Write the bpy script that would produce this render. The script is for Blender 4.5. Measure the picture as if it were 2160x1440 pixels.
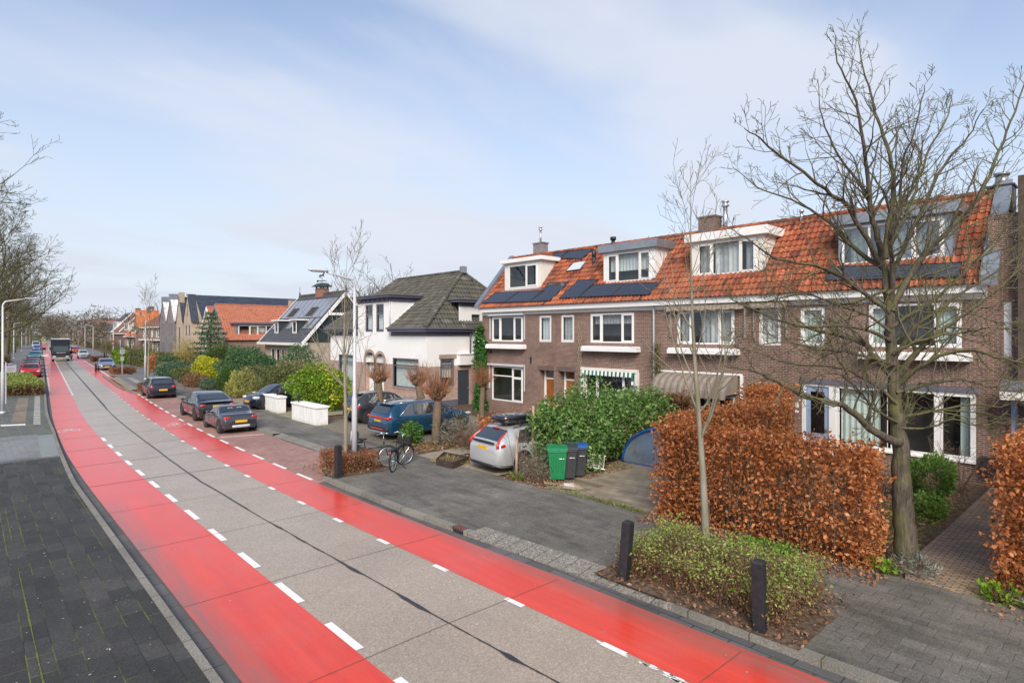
import bpy, math, random
import numpy as np
from mathutils import Vector, Matrix, noise as mnoise

# ------------------------------------------------------------------ scene, camera, sky, sun
for o in list(bpy.data.objects): bpy.data.objects.remove(o)
SC = bpy.context.scene
COL = SC.collection
# street frame: x = across the street (away from the camera side), y = along the street, z = up
FPX, HPX, CXPX, CAMH = 1235.0, 703.5, 1080.0, 4.6
_d = np.array([-1150.0, FPX]); _d = _d / np.linalg.norm(_d)
DS = _d; DT = np.array([_d[1], -_d[0]])
cam_d = bpy.data.cameras.new("camera"); cam = bpy.data.objects.new("camera", cam_d); COL.objects.link(cam)
cam.location = (0, 0, CAMH)
cam.rotation_euler = (math.pi / 2, 0, -math.atan2(DT[1], DS[1]))
cam_d.sensor_width = 36.0; cam_d.lens = 36.0 * FPX / 2160.0
cam_d.shift_y = -16.5 / 2160.0
cam_d.clip_start = 0.05; cam_d.clip_end = 6000
SC.camera = cam
SC.view_settings.view_transform = 'Standard'; SC.view_settings.look = 'None'
SC.view_settings.exposure = 0.84; SC.view_settings.gamma = 1.0; SC.view_settings.use_curve_mapping = False
SUN_EL, SUN_AZ = math.radians(38), math.atan2(-0.70, -0.71)   # towards the sun: behind the camera
W = bpy.data.worlds.new("World"); SC.world = W; W.use_nodes = True
def build_world():
    nt = W.node_tree; nt.nodes.clear()
    def n(t, **k):
        q = nt.nodes.new(t)
        for a, b in k.items(): setattr(q, a, b)
        return q
    L = nt.links.new
    out = n('ShaderNodeOutputWorld'); bg = n('ShaderNodeBackground'); L(bg.outputs[0], out.inputs[0])
    sky = n('ShaderNodeTexSky', sky_type='NISHITA', sun_disc=False, sun_elevation=SUN_EL,
            sun_rotation=SUN_AZ_ROT, altitude=0, air_density=1.0, dust_density=0.6, ozone_density=1.2)
    tc = n('ShaderNodeTexCoord')
    # thin high cloud: stretched noise over the sky direction
    sep = n('ShaderNodeSeparateXYZ'); L(tc.outputs['Generated'], sep.inputs[0])
    zz = n('ShaderNodeMath', operation='MAXIMUM'); L(sep.outputs[2], zz.inputs[0]); zz.inputs[1].default_value = 0.0
    za = n('ShaderNodeMath', operation='ADD'); L(zz.outputs[0], za.inputs[0]); za.inputs[1].default_value = 0.22
    dx = n('ShaderNodeMath', operation='DIVIDE'); L(sep.outputs[0], dx.inputs[0]); L(za.outputs[0], dx.inputs[1])
    dy = n('ShaderNodeMath', operation='DIVIDE'); L(sep.outputs[1], dy.inputs[0]); L(za.outputs[0], dy.inputs[1])
    cb = n('ShaderNodeCombineXYZ'); L(dx.outputs[0], cb.inputs[0]); L(dy.outputs[0], cb.inputs[1])
    mp = n('ShaderNodeMapping'); L(cb.outputs[0], mp.inputs[0])
    mp.inputs['Location'].default_value = (1.9, 0.35, 0.0)
    mp.inputs['Rotation'].default_value = (0, 0, math.radians(28)); mp.inputs['Scale'].default_value = (0.62, 1.25, 1)
    nz = n('ShaderNodeTexNoise'); L(mp.outputs[0], nz.inputs['Vector'])
    nz.inputs['Scale'].default_value = 1.0; nz.inputs['Detail'].default_value = 7; nz.inputs['Roughness'].default_value = 0.47
    nz.inputs['Distortion'].default_value = 0.25
    rp = n('ShaderNodeMapRange', interpolation_type='SMOOTHSTEP'); L(nz.outputs['Fac'], rp.inputs[0])
    rp.inputs[1].default_value = 0.40; rp.inputs[2].default_value = 0.66
    rp.inputs[3].default_value = 0.0; rp.inputs[4].default_value = 0.9
    # pale haze towards the horizon
    hz = n('ShaderNodeMapRange', interpolation_type='SMOOTHSTEP'); L(zz.outputs[0], hz.inputs[0])
    hz.inputs[1].default_value = 0.0; hz.inputs[2].default_value = 0.62; hz.inputs[3].default_value = 0.9; hz.inputs[4].default_value = 0.0
    mx = n('ShaderNodeMath', operation='MAXIMUM'); L(rp.outputs[0], mx.inputs[0]); L(hz.outputs[0], mx.inputs[1])
    ad = n('ShaderNodeMath', operation='MULTIPLY_ADD'); L(rp.outputs[0], ad.inputs[0]); ad.inputs[1].default_value = 0.45; L(hz.outputs[0], ad.inputs[2])
    mx2 = n('ShaderNodeMath', operation='MINIMUM'); L(ad.outputs[0], mx2.inputs[0]); mx2.inputs[1].default_value = 1.0
    mx3 = n('ShaderNodeMath', operation='MAXIMUM'); L(mx.outputs[0], mx3.inputs[0]); L(mx2.outputs[0], mx3.inputs[1])
    tint = n('ShaderNodeMixRGB', blend_type='MULTIPLY'); tint.inputs[0].default_value = 1.0
    L(sky.outputs[0], tint.inputs[1]); tint.inputs[2].default_value = SKY_TINT
    mix = n('ShaderNodeMixRGB'); L(mx3.outputs[0], mix.inputs[0]); L(tint.outputs[0], mix.inputs[1])
    cc = n('ShaderNodeMixRGB'); L(rp.outputs[0], cc.inputs[0]); cc.inputs[1].default_value = HAZE_COL; cc.inputs[2].default_value = CLOUD_COL; L(cc.outputs[0], mix.inputs[2])
    L(mix.outputs[0], bg.inputs[0]); bg.inputs[1].default_value = SKY_STRENGTH
SKY_STRENGTH = 0.10
SUN_AZ_ROT = math.atan2(-0.70, -0.71)
SKY_TINT = (1.22, 1.16, 1.16, 1)
HAZE_COL = (3.95, 4.3, 4.9, 1)
CLOUD_COL = (4.35, 4.6, 5.2, 1)
build_world()
sun_d = bpy.data.lights.new("sun", 'SUN'); sun = bpy.data.objects.new("sun", sun_d); COL.objects.link(sun)
sun_d.energy = 2.4; sun_d.angle = math.radians(30); sun_d.color = (1.0, 0.90, 0.77)
_sv = Vector((-0.70 * math.cos(SUN_EL), -0.71 * math.cos(SUN_EL), math.sin(SUN_EL)))
sun.rotation_euler = _sv.to_track_quat('Z', 'Y').to_euler()

# ------------------------------------------------------------------ helpers: projection of the photograph onto the ground
def at(px, py, z=0.0):
    Y = FPX * (CAMH - z) / (py - HPX); X = (px - CXPX) / FPX * Y
    return X * DT[0] + Y * DT[1], X * DS[0] + Y * DS[1]          # (x across, y along)
def at_depth(px, py, Y):
    X = (px - CXPX) / FPX * Y
    return Vector((X * DT[0] + Y * DT[1], X * DS[0] + Y * DS[1], CAMH - (py - HPX) / FPX * Y))
def bend(s):                                                        # the street turns a little to the right
    if s < 20: return 0.0
    if s < 44: return 0.072 * (s - 20) ** 2 / 48
    return 0.864 + 0.072 * (s - 44)
# ------------------------------------------------------------------ helpers: meshes
class MB:
    def __init__(self): self.v = []; self.f = []; self.m = []
    def add(self, vs, fs, m=0):
        o = len(self.v); self.v.extend([tuple(p) for p in vs])
        for f in fs: self.f.append([i + o for i in f]); self.m.append(m)
    def quad(self, a, b, c, d, m=0): self.add([a, b, c, d], [(0, 1, 2, 3)], m)
    def poly(self, pts, m=0): self.add(pts, [tuple(range(len(pts)))], m)
    def box(self, x0, x1, y0, y1, z0, z1, m=0):
        v = [(x, y, z) for z in (z0, z1) for y in (y0, y1) for x in (x0, x1)]
        self.add(v, [(0, 2, 3, 1), (4, 5, 7, 6), (0, 1, 5, 4), (2, 6, 7, 3), (0, 4, 6, 2), (1, 3, 7, 5)], m)
    def obox(self, c, ax, half, m=0):                               # box with its own axes
        c = Vector(c); ax = [Vector(a).normalized() for a in ax]
        v = [c + ax[0] * (half[0] * i) + ax[1] * (half[1] * j) + ax[2] * (half[2] * k) for k in (-1, 1) for j in (-1, 1) for i in (-1, 1)]
        self.add(v, [(0, 2, 3, 1), (4, 5, 7, 6), (0, 1, 5, 4), (2, 6, 7, 3), (0, 4, 6, 2), (1, 3, 7, 5)], m)
    def prism(self, pts, vec, m=0):                                 # closed outline pushed along vec
        n = len(pts); vec = Vector(vec); a = [Vector(p) for p in pts]; b = [p + vec for p in a]
        self.add(a + b, [tuple(range(n))[::-1], tuple(range(n, 2 * n))] + [(i, (i + 1) % n, n + (i + 1) % n, n + i) for i in range(n)], m)
    def tube(self, pts, rad, n=6, m=0, cap=True):
        pts = [Vector(p) for p in pts]; k = len(pts)
        if k < 2: return
        if not hasattr(rad, '__len__'): rad = [rad] * k
        vs = []; ref = None
        for i, p in enumerate(pts):
            d = (pts[min(i + 1, k - 1)] - pts[max(i - 1, 0)])
            if d.length < 1e-9: d = Vector((0, 0, 1))
            d.normalize()
            if ref is None: ref = Vector((1, 0, 0)) if abs(d.x) < 0.8 else Vector((0, 1, 0))
            u = ref - d * ref.dot(d)
            if u.length < 1e-6: u = d.orthogonal()
            u.normalize(); w = d.cross(u); ref = u
            for j in range(n):
                a = 2 * math.pi * j / n
                vs.append(p + (u * math.cos(a) + w * math.sin(a)) * rad[i])
        fs = [(i * n + j, i * n + (j + 1) % n, (i + 1) * n + (j + 1) % n, (i + 1) * n + j) for i in range(k - 1) for j in range(n)]
        if cap: fs += [tuple(range(n))[::-1], tuple((k - 1) * n + j for j in range(n))]
        self.add(vs, fs, m)
    def lathe(self, prof, c=(0, 0, 0), axis='z', n=16, m=0, cap=False):
        vs = []; c = Vector(c)
        for r, h in prof:
            for j in range(n):
                a = 2 * math.pi * j / n; x, y = r * math.cos(a), r * math.sin(a)
                vs.append(c + {'z': Vector((x, y, h)), 'y': Vector((x, h, y)), 'x': Vector((h, x, y))}[axis])
        k = len(prof)
        fs = [(i * n + j, i * n + (j + 1) % n, (i + 1) * n + (j + 1) % n, (i + 1) * n + j) for i in range(k - 1) for j in range(n)]
        if cap: fs += [tuple(range(n))[::-1], tuple((k - 1) * n + j for j in range(n))]
        self.add(vs, fs, m)
    def blob(self, c, half, e=0.35, n=12, m=0):                     # rounded box
        vs = []; pw = lambda q: math.copysign(abs(q) ** e, q)
        for i in range(n // 2 + 1):
            la = -math.pi / 2 + math.pi * i / (n // 2)
            for j in range(n):
                lo = 2 * math.pi * (j + 0.5) / n
                vs.append((c[0] + half[0] * pw(math.cos(la)) * pw(math.cos(lo)), c[1] + half[1] * pw(math.cos(la)) * pw(math.sin(lo)), c[2] + half[2] * pw(math.sin(la))))
        fs = [(i * n + j, i * n + (j + 1) % n, (i + 1) * n + (j + 1) % n, (i + 1) * n + j) for i in range(n // 2) for j in range(n)]
        self.add(vs, fs, m)
    def build(self, name, mats, parent=None, smooth=False, off=None, bevel=0):
        if not isinstance(mats, (list, tuple)): mats = [mats]
        if off is None: off = WORLD_OFF.get(parent, (0, 0, 0)) if parent is not None else (0, 0, 0)
        me = bpy.data.meshes.new(name)
        ox, oy, oz = off
        me.from_pydata([(x - ox, y - oy, z - oz) for x, y, z in self.v], [], self.f)
        for mt in mats: me.materials.append(mt)
        if len(mats) > 1: me.polygons.foreach_set('material_index', self.m)
        if smooth: me.polygons.foreach_set('use_smooth', [True] * len(self.f))
        me.update()
        o = bpy.data.objects.new(name, me); COL.objects.link(o)
        if parent is not None:
            o.parent = parent
            if parent in WORLD_OFF: WORLD_OFF[o] = off
        if bevel:
            b = o.modifiers.new('bevel', 'BEVEL'); b.width = bevel; b.segments = 2; b.limit_method = 'ANGLE'
        return o
WORLD_OFF = {}
def tag(o, label=None, cat=None, group=None, kind=None):
    if label: o['label'] = label
    if cat: o['category'] = cat
    if group: o['group'] = group
    if kind: o['kind'] = kind
    return o
def thing(name, label, cat, loc, rz=0, group=None, world=False):
    o = bpy.data.objects.new(name, None); COL.objects.link(o); o.location = loc; o.rotation_euler = (0, 0, rz)
    o.empty_display_size = 0.3
    if world: WORLD_OFF[o] = tuple(loc)
    return tag(o, label, cat, group)
def structure(name, mb, mat, smooth=False):
    return tag(mb.build(name, mat, smooth=smooth), kind='structure')
def copy_tree(o, parent=None):
    c = o.copy(); COL.objects.link(c)
    if parent is not None: c.parent = parent
    for ch in [q for q in bpy.data.objects if q.parent == o]: copy_tree(ch, c)
    return c
def dup(o, loc, rz=None, label=None, group=None, scale=None):
    c = copy_tree(o); c.location = loc
    if rz is not None: c.rotation_euler = (0, 0, rz)
    if label: c['label'] = label
    if group: c['group'] = group
    if scale: c.scale = (scale, scale, scale)
    return c
def raw_mesh(name, verts, nper, mat, parent=None, off=(0, 0, 0), smooth=False):   # many equal polygons at once
    verts = np.asarray(verts, dtype=np.float32).reshape(-1, 3) - np.array(off, dtype=np.float32)
    nv = len(verts); nf = nv // nper
    me = bpy.data.meshes.new(name)
    me.vertices.add(nv); me.vertices.foreach_set('co', verts.ravel())
    me.loops.add(nv); me.loops.foreach_set('vertex_index', np.arange(nv, dtype=np.int32))
    me.polygons.add(nf); me.polygons.foreach_set('loop_start', np.arange(0, nv, nper, dtype=np.int32))
    me.update(calc_edges=True)
    me.materials.append(mat)
    o = bpy.data.objects.new(name, me); COL.objects.link(o)
    if parent is not None: o.parent = parent
    return o
# ------------------------------------------------------------------ materials
class NT:
    def __init__(self, name):
        self.m = bpy.data.materials.new(name); self.m.use_nodes = True
        self.t = self.m.node_tree; self.t.nodes.clear()
        self.out = self.t.nodes.new('ShaderNodeOutputMaterial')
    def n(self, typ, ins=None, **attrs):
        q = self.t.nodes.new(typ)
        for a, b in attrs.items(): setattr(q, a, b)
        for k, v in (ins or {}).items():
            s = q.inputs[k]
            if isinstance(v, bpy.types.NodeSocket): self.t.links.new(v, s)
            else: s.default_value = v
        return q
    def surf(self, sock): self.t.links.new(sock, self.out.inputs['Surface']); return self.m
    def coord(self, kind='Object'): return self.n('ShaderNodeTexCoord').outputs[kind]
    def noise(self, vec, scale, detail=5, rough=0.55, dist=0.0):
        return self.n('ShaderNodeTexNoise', {'Vector': vec, 'Scale': scale, 'Detail': detail, 'Roughness': rough, 'Distortion': dist}).outputs['Fac']
    def ramp(self, fac, stops):
        r = self.n('ShaderNodeValToRGB', {'Fac': fac}); cr = r.color_ramp
        while len(cr.elements) < len(stops): cr.elements.new(0.5)
        for e, (p, c) in zip(cr.elements, stops):
            e.position = p; e.color = (c[0], c[1], c[2], 1) if hasattr(c, '__len__') else (c, c, c, 1)
        return r.outputs['Color']
    def mix(self, fac, a, b, mode='MIX'):
        ca = a if isinstance(a, bpy.types.NodeSocket) else (*a, 1) if len(a) == 3 else a
        cb = b if isinstance(b, bpy.types.NodeSocket) else (*b, 1) if len(b) == 3 else b
        return self.n('ShaderNodeMixRGB', {0: fac, 1: ca, 2: cb}, blend_type=mode).outputs[0]
    def math(self, op, a, b=0.0, c=None):
        ins = {0: a, 1: b}
        if c is not None: ins[2] = c
        return self.n('ShaderNodeMath', ins, operation=op).outputs[0]
    def bump(self, h, strength=0.3, dist=0.02):
        return self.n('ShaderNodeBump', {'Height': h, 'Strength': strength, 'Distance': dist}).outputs[0]
    def bsdf(self, color, rough=0.6, metal=0.0, normal=None, spec=0.5, coat=0.0, crough=0.03):
        ins = {'Base Color': color if isinstance(color, bpy.types.NodeSocket) else (*color, 1), 'Roughness': rough, 'Metallic': metal, 'Specular IOR Level': spec}
        if normal is not None: ins['Normal'] = normal
        if coat: ins['Coat Weight'] = coat; ins['Coat Roughness'] = crough
        return self.n('ShaderNodeBsdfPrincipled', ins).outputs[0]
def plain(name, c, rough=0.6, metal=0.0, spec=0.5, var=0.12, scale=6.0, bump=0.0, coat=0.0):
    k = NT(name); v = k.coord()
    f = k.noise(v, scale, 6, 0.6)
    lo = tuple(q * (1 - var) for q in c); hi = tuple(min(1, q * (1 + var)) for q in c)
    col = k.ramp(f, [(0.3, lo), (0.7, hi)])
    nrm = k.bump(k.noise(v, scale * 8, 4), bump, 0.01) if bump else None
    return k.surf(k.bsdf(col, rough, metal, nrm, spec, coat))
def island(name, cols, rough=0.6, trans=0.0, var=0.25, scale=2.0, spec=0.4, bump=0.0):
    k = NT(name); g = k.n('ShaderNodeNewGeometry').outputs['Random Per Island']
    col = k.ramp(g, [(i / max(1, len(cols) - 1), c) for i, c in enumerate(cols)])
    v = k.coord(); f = k.noise(v, scale, 3)
    col = k.mix(1.0, col, k.ramp(f, [(0.3, 1 - var), (0.7, 1 + var * 0.6)]), 'MULTIPLY')
    nrm = k.bump(k.noise(v, 60, 3), bump, 0.01) if bump else None
    b = k.bsdf(col, rough, 0, nrm, spec)
    if trans:
        t = k.n('ShaderNodeBsdfTranslucent', {'Color': col}).outputs[0]
        b = k.n('ShaderNodeMixShader', {0: trans, 1: b, 2: t}).outputs[0]
    return k.surf(b)
def face_uv(k):                                                     # wall coordinates: run along the wall, height
    v = k.coord(); s = k.n('ShaderNodeSeparateXYZ', {0: v})
    nr = k.n('ShaderNodeSeparateXYZ', {0: k.n('ShaderNodeNewGeometry').outputs['True Normal']})
    fx = k.math('GREATER_THAN', k.math('ABSOLUTE', nr.outputs[0]), 0.6)
    u = k.n('ShaderNodeMix', {0: fx, 2: s.outputs[0], 3: s.outputs[1]}, data_type='FLOAT').outputs[0]
    return v, k.n('ShaderNodeCombineXYZ', {0: u, 1: s.outputs[2]}).outputs[0]
def bricks(name, c1, c2, mortar, bw=0.215, rh=0.0625, ms=0.011, patch=0.35, rough=0.85):
    k = NT(name); v, uv = face_uv(k)
    b = k.n('ShaderNodeTexBrick', {'Vector': uv, 'Color1': (*c1, 1), 'Color2': (*c2, 1), 'Mortar': (*mortar, 1), 'Scale': 1.0, 'Mortar Size': ms,
                                   'Mortar Smooth': 0.2, 'Bias': 0.0, 'Brick Width': bw, 'Row Height': rh}, offset=0.5)
    f = k.noise(v, 0.7, 5, 0.6)
    col = k.mix(patch, b.outputs['Color'], k.ramp(f, [(0.3, 0.45), (0.7, 1.5)]), 'MULTIPLY')
    f2 = k.noise(v, 9.0, 3)
    col = k.mix(0.35, col, k.ramp(f2, [(0.3, 0.6), (0.7, 1.3)]), 'MULTIPLY')
    nrm = k.bump(k.math('SUBTRACT', 1.0, b.outputs['Fac']), 0.5, 0.008)
    return k.surf(k.bsdf(col, rough, 0, nrm, 0.3))
def pavers(name, c1, c2, joint, w, h, ms=0.006, moss=0.3, mosscol=(0.16, 0.17, 0.03), alongx=False, rough=0.75, offset=0.5, bigvar=0.5, speck=0.35, streak=0.0, blocks=0.0):
    k = NT(name); v = k.coord(); s = k.n('ShaderNodeSeparateXYZ', {0: v})
    uv = k.n('ShaderNodeCombineXYZ', {0: s.outputs[0 if alongx else 1], 1: s.outputs[1 if alongx else 0]}).outputs[0]
    b = k.n('ShaderNodeTexBrick', {'Vector': uv, 'Color1': (*c1, 1), 'Color2': (*c2, 1), 'Mortar': (*joint, 1), 'Scale': 1.0, 'Mortar Size': ms,
                                   'Mortar Smooth': 0.3, 'Bias': 0.0, 'Brick Width': w, 'Row Height': h}, offset=offset)
    col = b.outputs['Color']
    big = k.noise(v, 0.45, 4, 0.6)
    col = k.mix(bigvar, col, k.ramp(big, [(0.3, 0.55), (0.7, 1.45)]), 'MULTIPLY')
    if streak:
        st = k.noise(k.n('ShaderNodeMapping', {'Vector': v, 'Scale': (1.6, 0.55, 1)}).outputs[0], 1.1, 7, 0.68)
        col = k.mix(streak, col, k.ramp(st, [(0.32, 0.5), (0.5, 1.0), (0.62, 1.15), (0.72, 1.9)]), 'MULTIPLY')
    if blocks:
        b2 = k.n('ShaderNodeTexBrick', {'Vector': uv, 'Color1': (1.15, 1.12, 1.08, 1), 'Color2': (0.18, 0.17, 0.17, 1), 'Mortar': (1, 1, 1, 1), 'Scale': 1.0, 'Mortar Size': 0.0, 'Bias': -0.45, 'Brick Width': w * 2, 'Row Height': h}, offset=0.5)
        b3 = k.n('ShaderNodeTexBrick', {'Vector': k.n('ShaderNodeMapping', {'Vector': uv, 'Location': (7.3, 4.2, 0)}).outputs[0], 'Color1': (1, 1, 1, 1), 'Color2': (1.7, 0.7, 0.6, 1), 'Mortar': (1, 1, 1, 1), 'Scale': 1.0, 'Mortar Size': 0.0, 'Bias': -0.8, 'Brick Width': w * 2, 'Row Height': h}, offset=0.5)
        col = k.mix(blocks, col, b2.outputs['Color'], 'MULTIPLY'); col = k.mix(blocks, col, b3.outputs['Color'], 'MULTIPLY')
    fine = k.noise(v, 45.0, 3, 0.7)
    col = k.mix(speck, col, k.ramp(fine, [(0.35, 0.45), (0.5, 1.0), (0.68, 1.9)]), 'MULTIPLY')
    mm = k.math('MULTIPLY', k.ramp(k.noise(v, 0.8, 4, 0.6), [(0.45, 0.0), (0.62, 1.0)]), b.outputs['Fac'])
    col = k.mix(k.math('MULTIPLY', mm, moss), col, mosscol)
    nrm = k.bump(k.math('SUBTRACT', fine, k.math('MULTIPLY', b.outputs['Fac'], 1.5)), 0.35, 0.006)
    rr = k.ramp(big, [(0.3, rough - 0.12), (0.7, rough + 0.08)])
    return k.surf(k.bsdf(col, rr, 0, nrm, 0.4))
def concrete(name, c, rough=0.7, speck=0.5, big=0.35, spec=0.4, scale=60.0, coat=0.0):
    k = NT(name); v = k.coord()
    f = k.noise(v, scale, 3, 0.75); g = k.noise(v, 0.5, 5, 0.6)
    vo = k.n('ShaderNodeTexVoronoi', {'Vector': v, 'Scale': scale * 0.8}).outputs['Color']
    vs = k.n('ShaderNodeSeparateColor', {0: vo}).outputs[0]
    col = k.mix(speck, c, k.ramp(vs, [(0.0, tuple(q * 0.45 for q in c)), (0.55, c), (0.92, tuple(min(1, q * 1.35) for q in c)), (1.0, tuple(min(1, q * 2.0) for q in c))]))
    col = k.mix(speck * 0.7, col, k.ramp(f, [(0.3, 0.55), (0.7, 1.4)]), 'MULTIPLY')
    col = k.mix(big, col, k.ramp(g, [(0.3, 0.65), (0.7, 1.25)]), 'MULTIPLY')
    return k.surf(k.bsdf(col, rough, 0, k.bump(f, 0.12 if coat else 0.25, 0.004), spec, coat, .2))
def red_paint():
    k = NT('red_lane_paint'); v = k.coord()
    st = k.n('ShaderNodeMapping', {'Vector': v, 'Scale': (5.0, 0.35, 1.0)}).outputs[0]
    g = k.noise(st, 1.0, 5, 0.6); f = k.noise(v, 70.0, 3, 0.7); w = k.noise(v, 1.3, 8, 0.72); u = k.noise(v, 0.6, 6, 0.65)
    col = k.ramp(g, [(0.3, (0.60, 0.040, 0.022)), (0.7, (0.74, 0.066, 0.036))])
    col = k.mix(k.ramp(u, [(0.48, 0.0), (0.78, 0.28)]), col, (0.42, 0.20, 0.17))
    col = k.mix(0.22, col, k.ramp(f, [(0.3, 0.6), (0.7, 1.5)]), 'MULTIPLY')
    col = k.mix(k.ramp(w, [(0.66, 0.0), (0.72, 0.75)]), col, (0.27, 0.21, 0.17))
    sx = k.n('ShaderNodeSeparateXYZ', {0: v}).outputs
    near = k.n('ShaderNodeMapRange', {0: sx[1], 1: 15.0, 2: 22.0, 3: 1.0, 4: 0.0}, interpolation_type='SMOOTHSTEP').outputs[0]
    gl = k.n('ShaderNodeMapRange', {0: sx[0], 1: 2.75, 2: 3.3, 3: 1.0, 4: 0.0}, interpolation_type='SMOOTHSTEP').outputs[0]
    gr = k.n('ShaderNodeMapRange', {0: sx[0], 1: 7.55, 2: 8.2, 3: 0.0, 4: 1.0}, interpolation_type='SMOOTHSTEP').outputs[0]
    gm = k.math('MULTIPLY', k.math('MAXIMUM', gl, gr), k.math('MULTIPLY', near, k.ramp(k.noise(st, 1.7, 6, 0.7), [(0.3, 0.2), (0.65, 0.85)])))
    col = k.mix(gm, col, (0.20, 0.125, 0.11))
    rr = k.ramp(g, [(0.3, 0.34), (0.7, 0.48)])
    return k.surf(k.bsdf(col, rr, 0, k.bump(f, 0.06, 0.004), 0.15, .52, .20))
def glass(name, tint=(0.88, 0.92, 0.92), base=0.07, rough=0.02):
    k = NT(name)
    fc = k.n('ShaderNodeLayerWeight', {'Blend': 0.5}).outputs['Facing']
    fac = k.math('MINIMUM', k.math('MULTIPLY_ADD', k.math('POWER', fc, 3.5), 0.9, base), 1.0)
    tr = k.n('ShaderNodeBsdfTransparent', {'Color': (*tint, 1)}).outputs[0]
    gl = k.n('ShaderNodeBsdfGlossy', {'Color': (0.9, 0.95, 1, 1), 'Roughness': rough}).outputs[0]
    return k.surf(k.n('ShaderNodeMixShader', {0: fac, 1: tr, 2: gl}).outputs[0])
def tile_mat(name, cols, moss=(0.10, 0.11, 0.05), mamt=0.3, rough=0.6):
    k = NT(name); g = k.n('ShaderNodeNewGeometry').outputs['Random Per Island']; v = k.coord()
    col = k.ramp(g, [(i / (len(cols) - 1), c) for i, c in enumerate(cols)])
    big = k.noise(v, 0.9, 5, 0.65)
    col = k.mix(k.math('MULTIPLY', k.ramp(big, [(0.5, 0.0), (0.68, 1.0)]), mamt), col, moss)
    f = k.noise(v, 14, 5, 0.7)
    col = k.mix(0.45, col, k.ramp(f, [(0.3, 0.5), (0.7, 1.4)]), 'MULTIPLY')
    return k.surf(k.bsdf(col, rough, 0, k.bump(f, 0.2, 0.01), 0.4))
def bark(name, c1, c2, moss, mamt=0.6, scale=5.0):
    k = NT(name); v = k.coord()
    st = k.n('ShaderNodeMapping', {'Vector': v, 'Scale': (scale * 3, scale * 3, scale * 0.5)}).outputs[0]
    f = k.noise(st, 1.6, 6, 0.65); m = k.noise(v, 1.1, 5, 0.6)
    col = k.ramp(f, [(0.35, c1), (0.65, c2)])
    nz = k.n('ShaderNodeSeparateXYZ', {0: k.n('ShaderNodeNewGeometry').outputs['Normal']}).outputs
    up = k.math('MULTIPLY_ADD', nz[2], 0.35, k.math('MULTIPLY_ADD', nz[1], 0.18, 0.45))
    mf = k.math('MULTIPLY', k.ramp(k.math('MULTIPLY', m, k.math('ADD', up, 0.55)), [(0.42, 0.0), (0.62, 1.0)]), mamt)
    col = k.mix(mf, col, moss)
    return k.surf(k.bsdf(col, 0.85, 0, k.bump(f, 0.9, 0.03), 0.25))
def mat_emit_none(): pass
MAT = {}
MAT['conc'] = concrete('road_concrete', (0.365, 0.300, 0.237), 0.5, 0.40, 0.35, 0.2, 60, .42)
MAT['red'] = red_paint()
MAT['white_paint'] = plain('white_road_paint', (0.78, 0.78, 0.76), 0.6, var=0.08, scale=9)
MAT['bitumen'] = plain('bitumen', (0.028, 0.03, 0.036), 0.45, var=0.3, scale=8)
MAT['joint'] = plain('slab_joint', (0.10, 0.083, 0.07), 0.8)
MAT['gutter'] = pavers('gutter_stone', (0.085, 0.083, 0.085), (0.115, 0.11, 0.11), (0.03, 0.03, 0.028), 0.6, 0.3, 0.012, 0.2)
MAT['kerb'] = pavers('kerb_stone', (0.19, 0.178, 0.15), (0.23, 0.215, 0.185), (0.06, 0.055, 0.045), 1.0, 5.0, 0.012, 0.5, (0.14, 0.14, 0.04), speck=0.6)
MAT['pave_dark'] = pavers('dark_pavers', (0.034, 0.033, 0.032), (0.058, 0.056, 0.052), (0.024, 0.025, 0.020), 0.6, 0.3, 0.008, 0.85, (0.15, 0.17, 0.025), speck=0.6, streak=.5, blocks=.05)
MAT['pave_grey'] = pavers('grey_pavers', (0.125, 0.116, 0.102), (0.155, 0.144, 0.127), (0.06, 0.06, 0.048), 0.3, 0.3, 0.006, 0.75, (0.13, 0.14, 0.045), speck=0.55, streak=0.8, blocks=.12)
MAT['pave_far'] = pavers('pale_pavers', (0.14, 0.142, 0.142), (0.18, 0.18, 0.178), (0.09, 0.09, 0.085), 0.3, 0.3, 0.006, 0.4)
MAT['pave_block'] = pavers('block_pavers', (0.17, 0.18, 0.185), (0.22, 0.225, 0.225), (0.09, 0.095, 0.09), 0.42, 0.21, 0.008, 0.4, alongx=True)
MAT['pave_drive'] = pavers('mossy_driveway_pavers', (0.27, 0.228, 0.178), (0.22, 0.19, 0.152), (0.15, 0.15, 0.06), 0.3, 0.3, 0.012, 0.9, (0.19, 0.20, 0.055), bigvar=0.5, streak=.5, blocks=.8)
MAT['clinker'] = pavers('red_clinker_bricks', (0.30, 0.155, 0.13), (0.40, 0.23, 0.20), (0.20, 0.145, 0.125), 0.2, 0.1, 0.010, 0.1, alongx=True, bigvar=0.45, streak=.35, blocks=.2)
MAT['clinker_path'] = pavers('brown_clinker_path', (0.42, 0.28, 0.205), (0.22, 0.165, 0.135), (0.09, 0.08, 0.055), 0.2, 0.085, 0.014, 0.5, bigvar=0.6)
MAT['sand'] = concrete('sandy_drive', (0.30, 0.255, 0.19), 0.85, 0.5, 0.5, 0.2, 30)
MAT['soil'] = concrete('soil_with_litter', (0.12, 0.084, 0.06), 0.95, 0.8, 0.6, 0.15, 18)
MAT['grassy'] = concrete('rough_ground', (0.10, 0.105, 0.055), 0.95, 0.7, 0.6, 0.1, 10)
MAT['brick'] = bricks('brown_brick', (0.115, 0.050, 0.037), (0.205, 0.102, 0.078), (0.33, 0.27, 0.23), ms=0.0125, patch=0.45)
MAT['brick_dark'] = bricks('dark_brick', (0.105, 0.06, 0.052), (0.15, 0.09, 0.08), (0.22, 0.18, 0.16))
MAT['brick_pale'] = bricks('pale_red_brick', (0.30, 0.17, 0.135), (0.42, 0.27, 0.22), (0.48, 0.42, 0.38))
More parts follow.
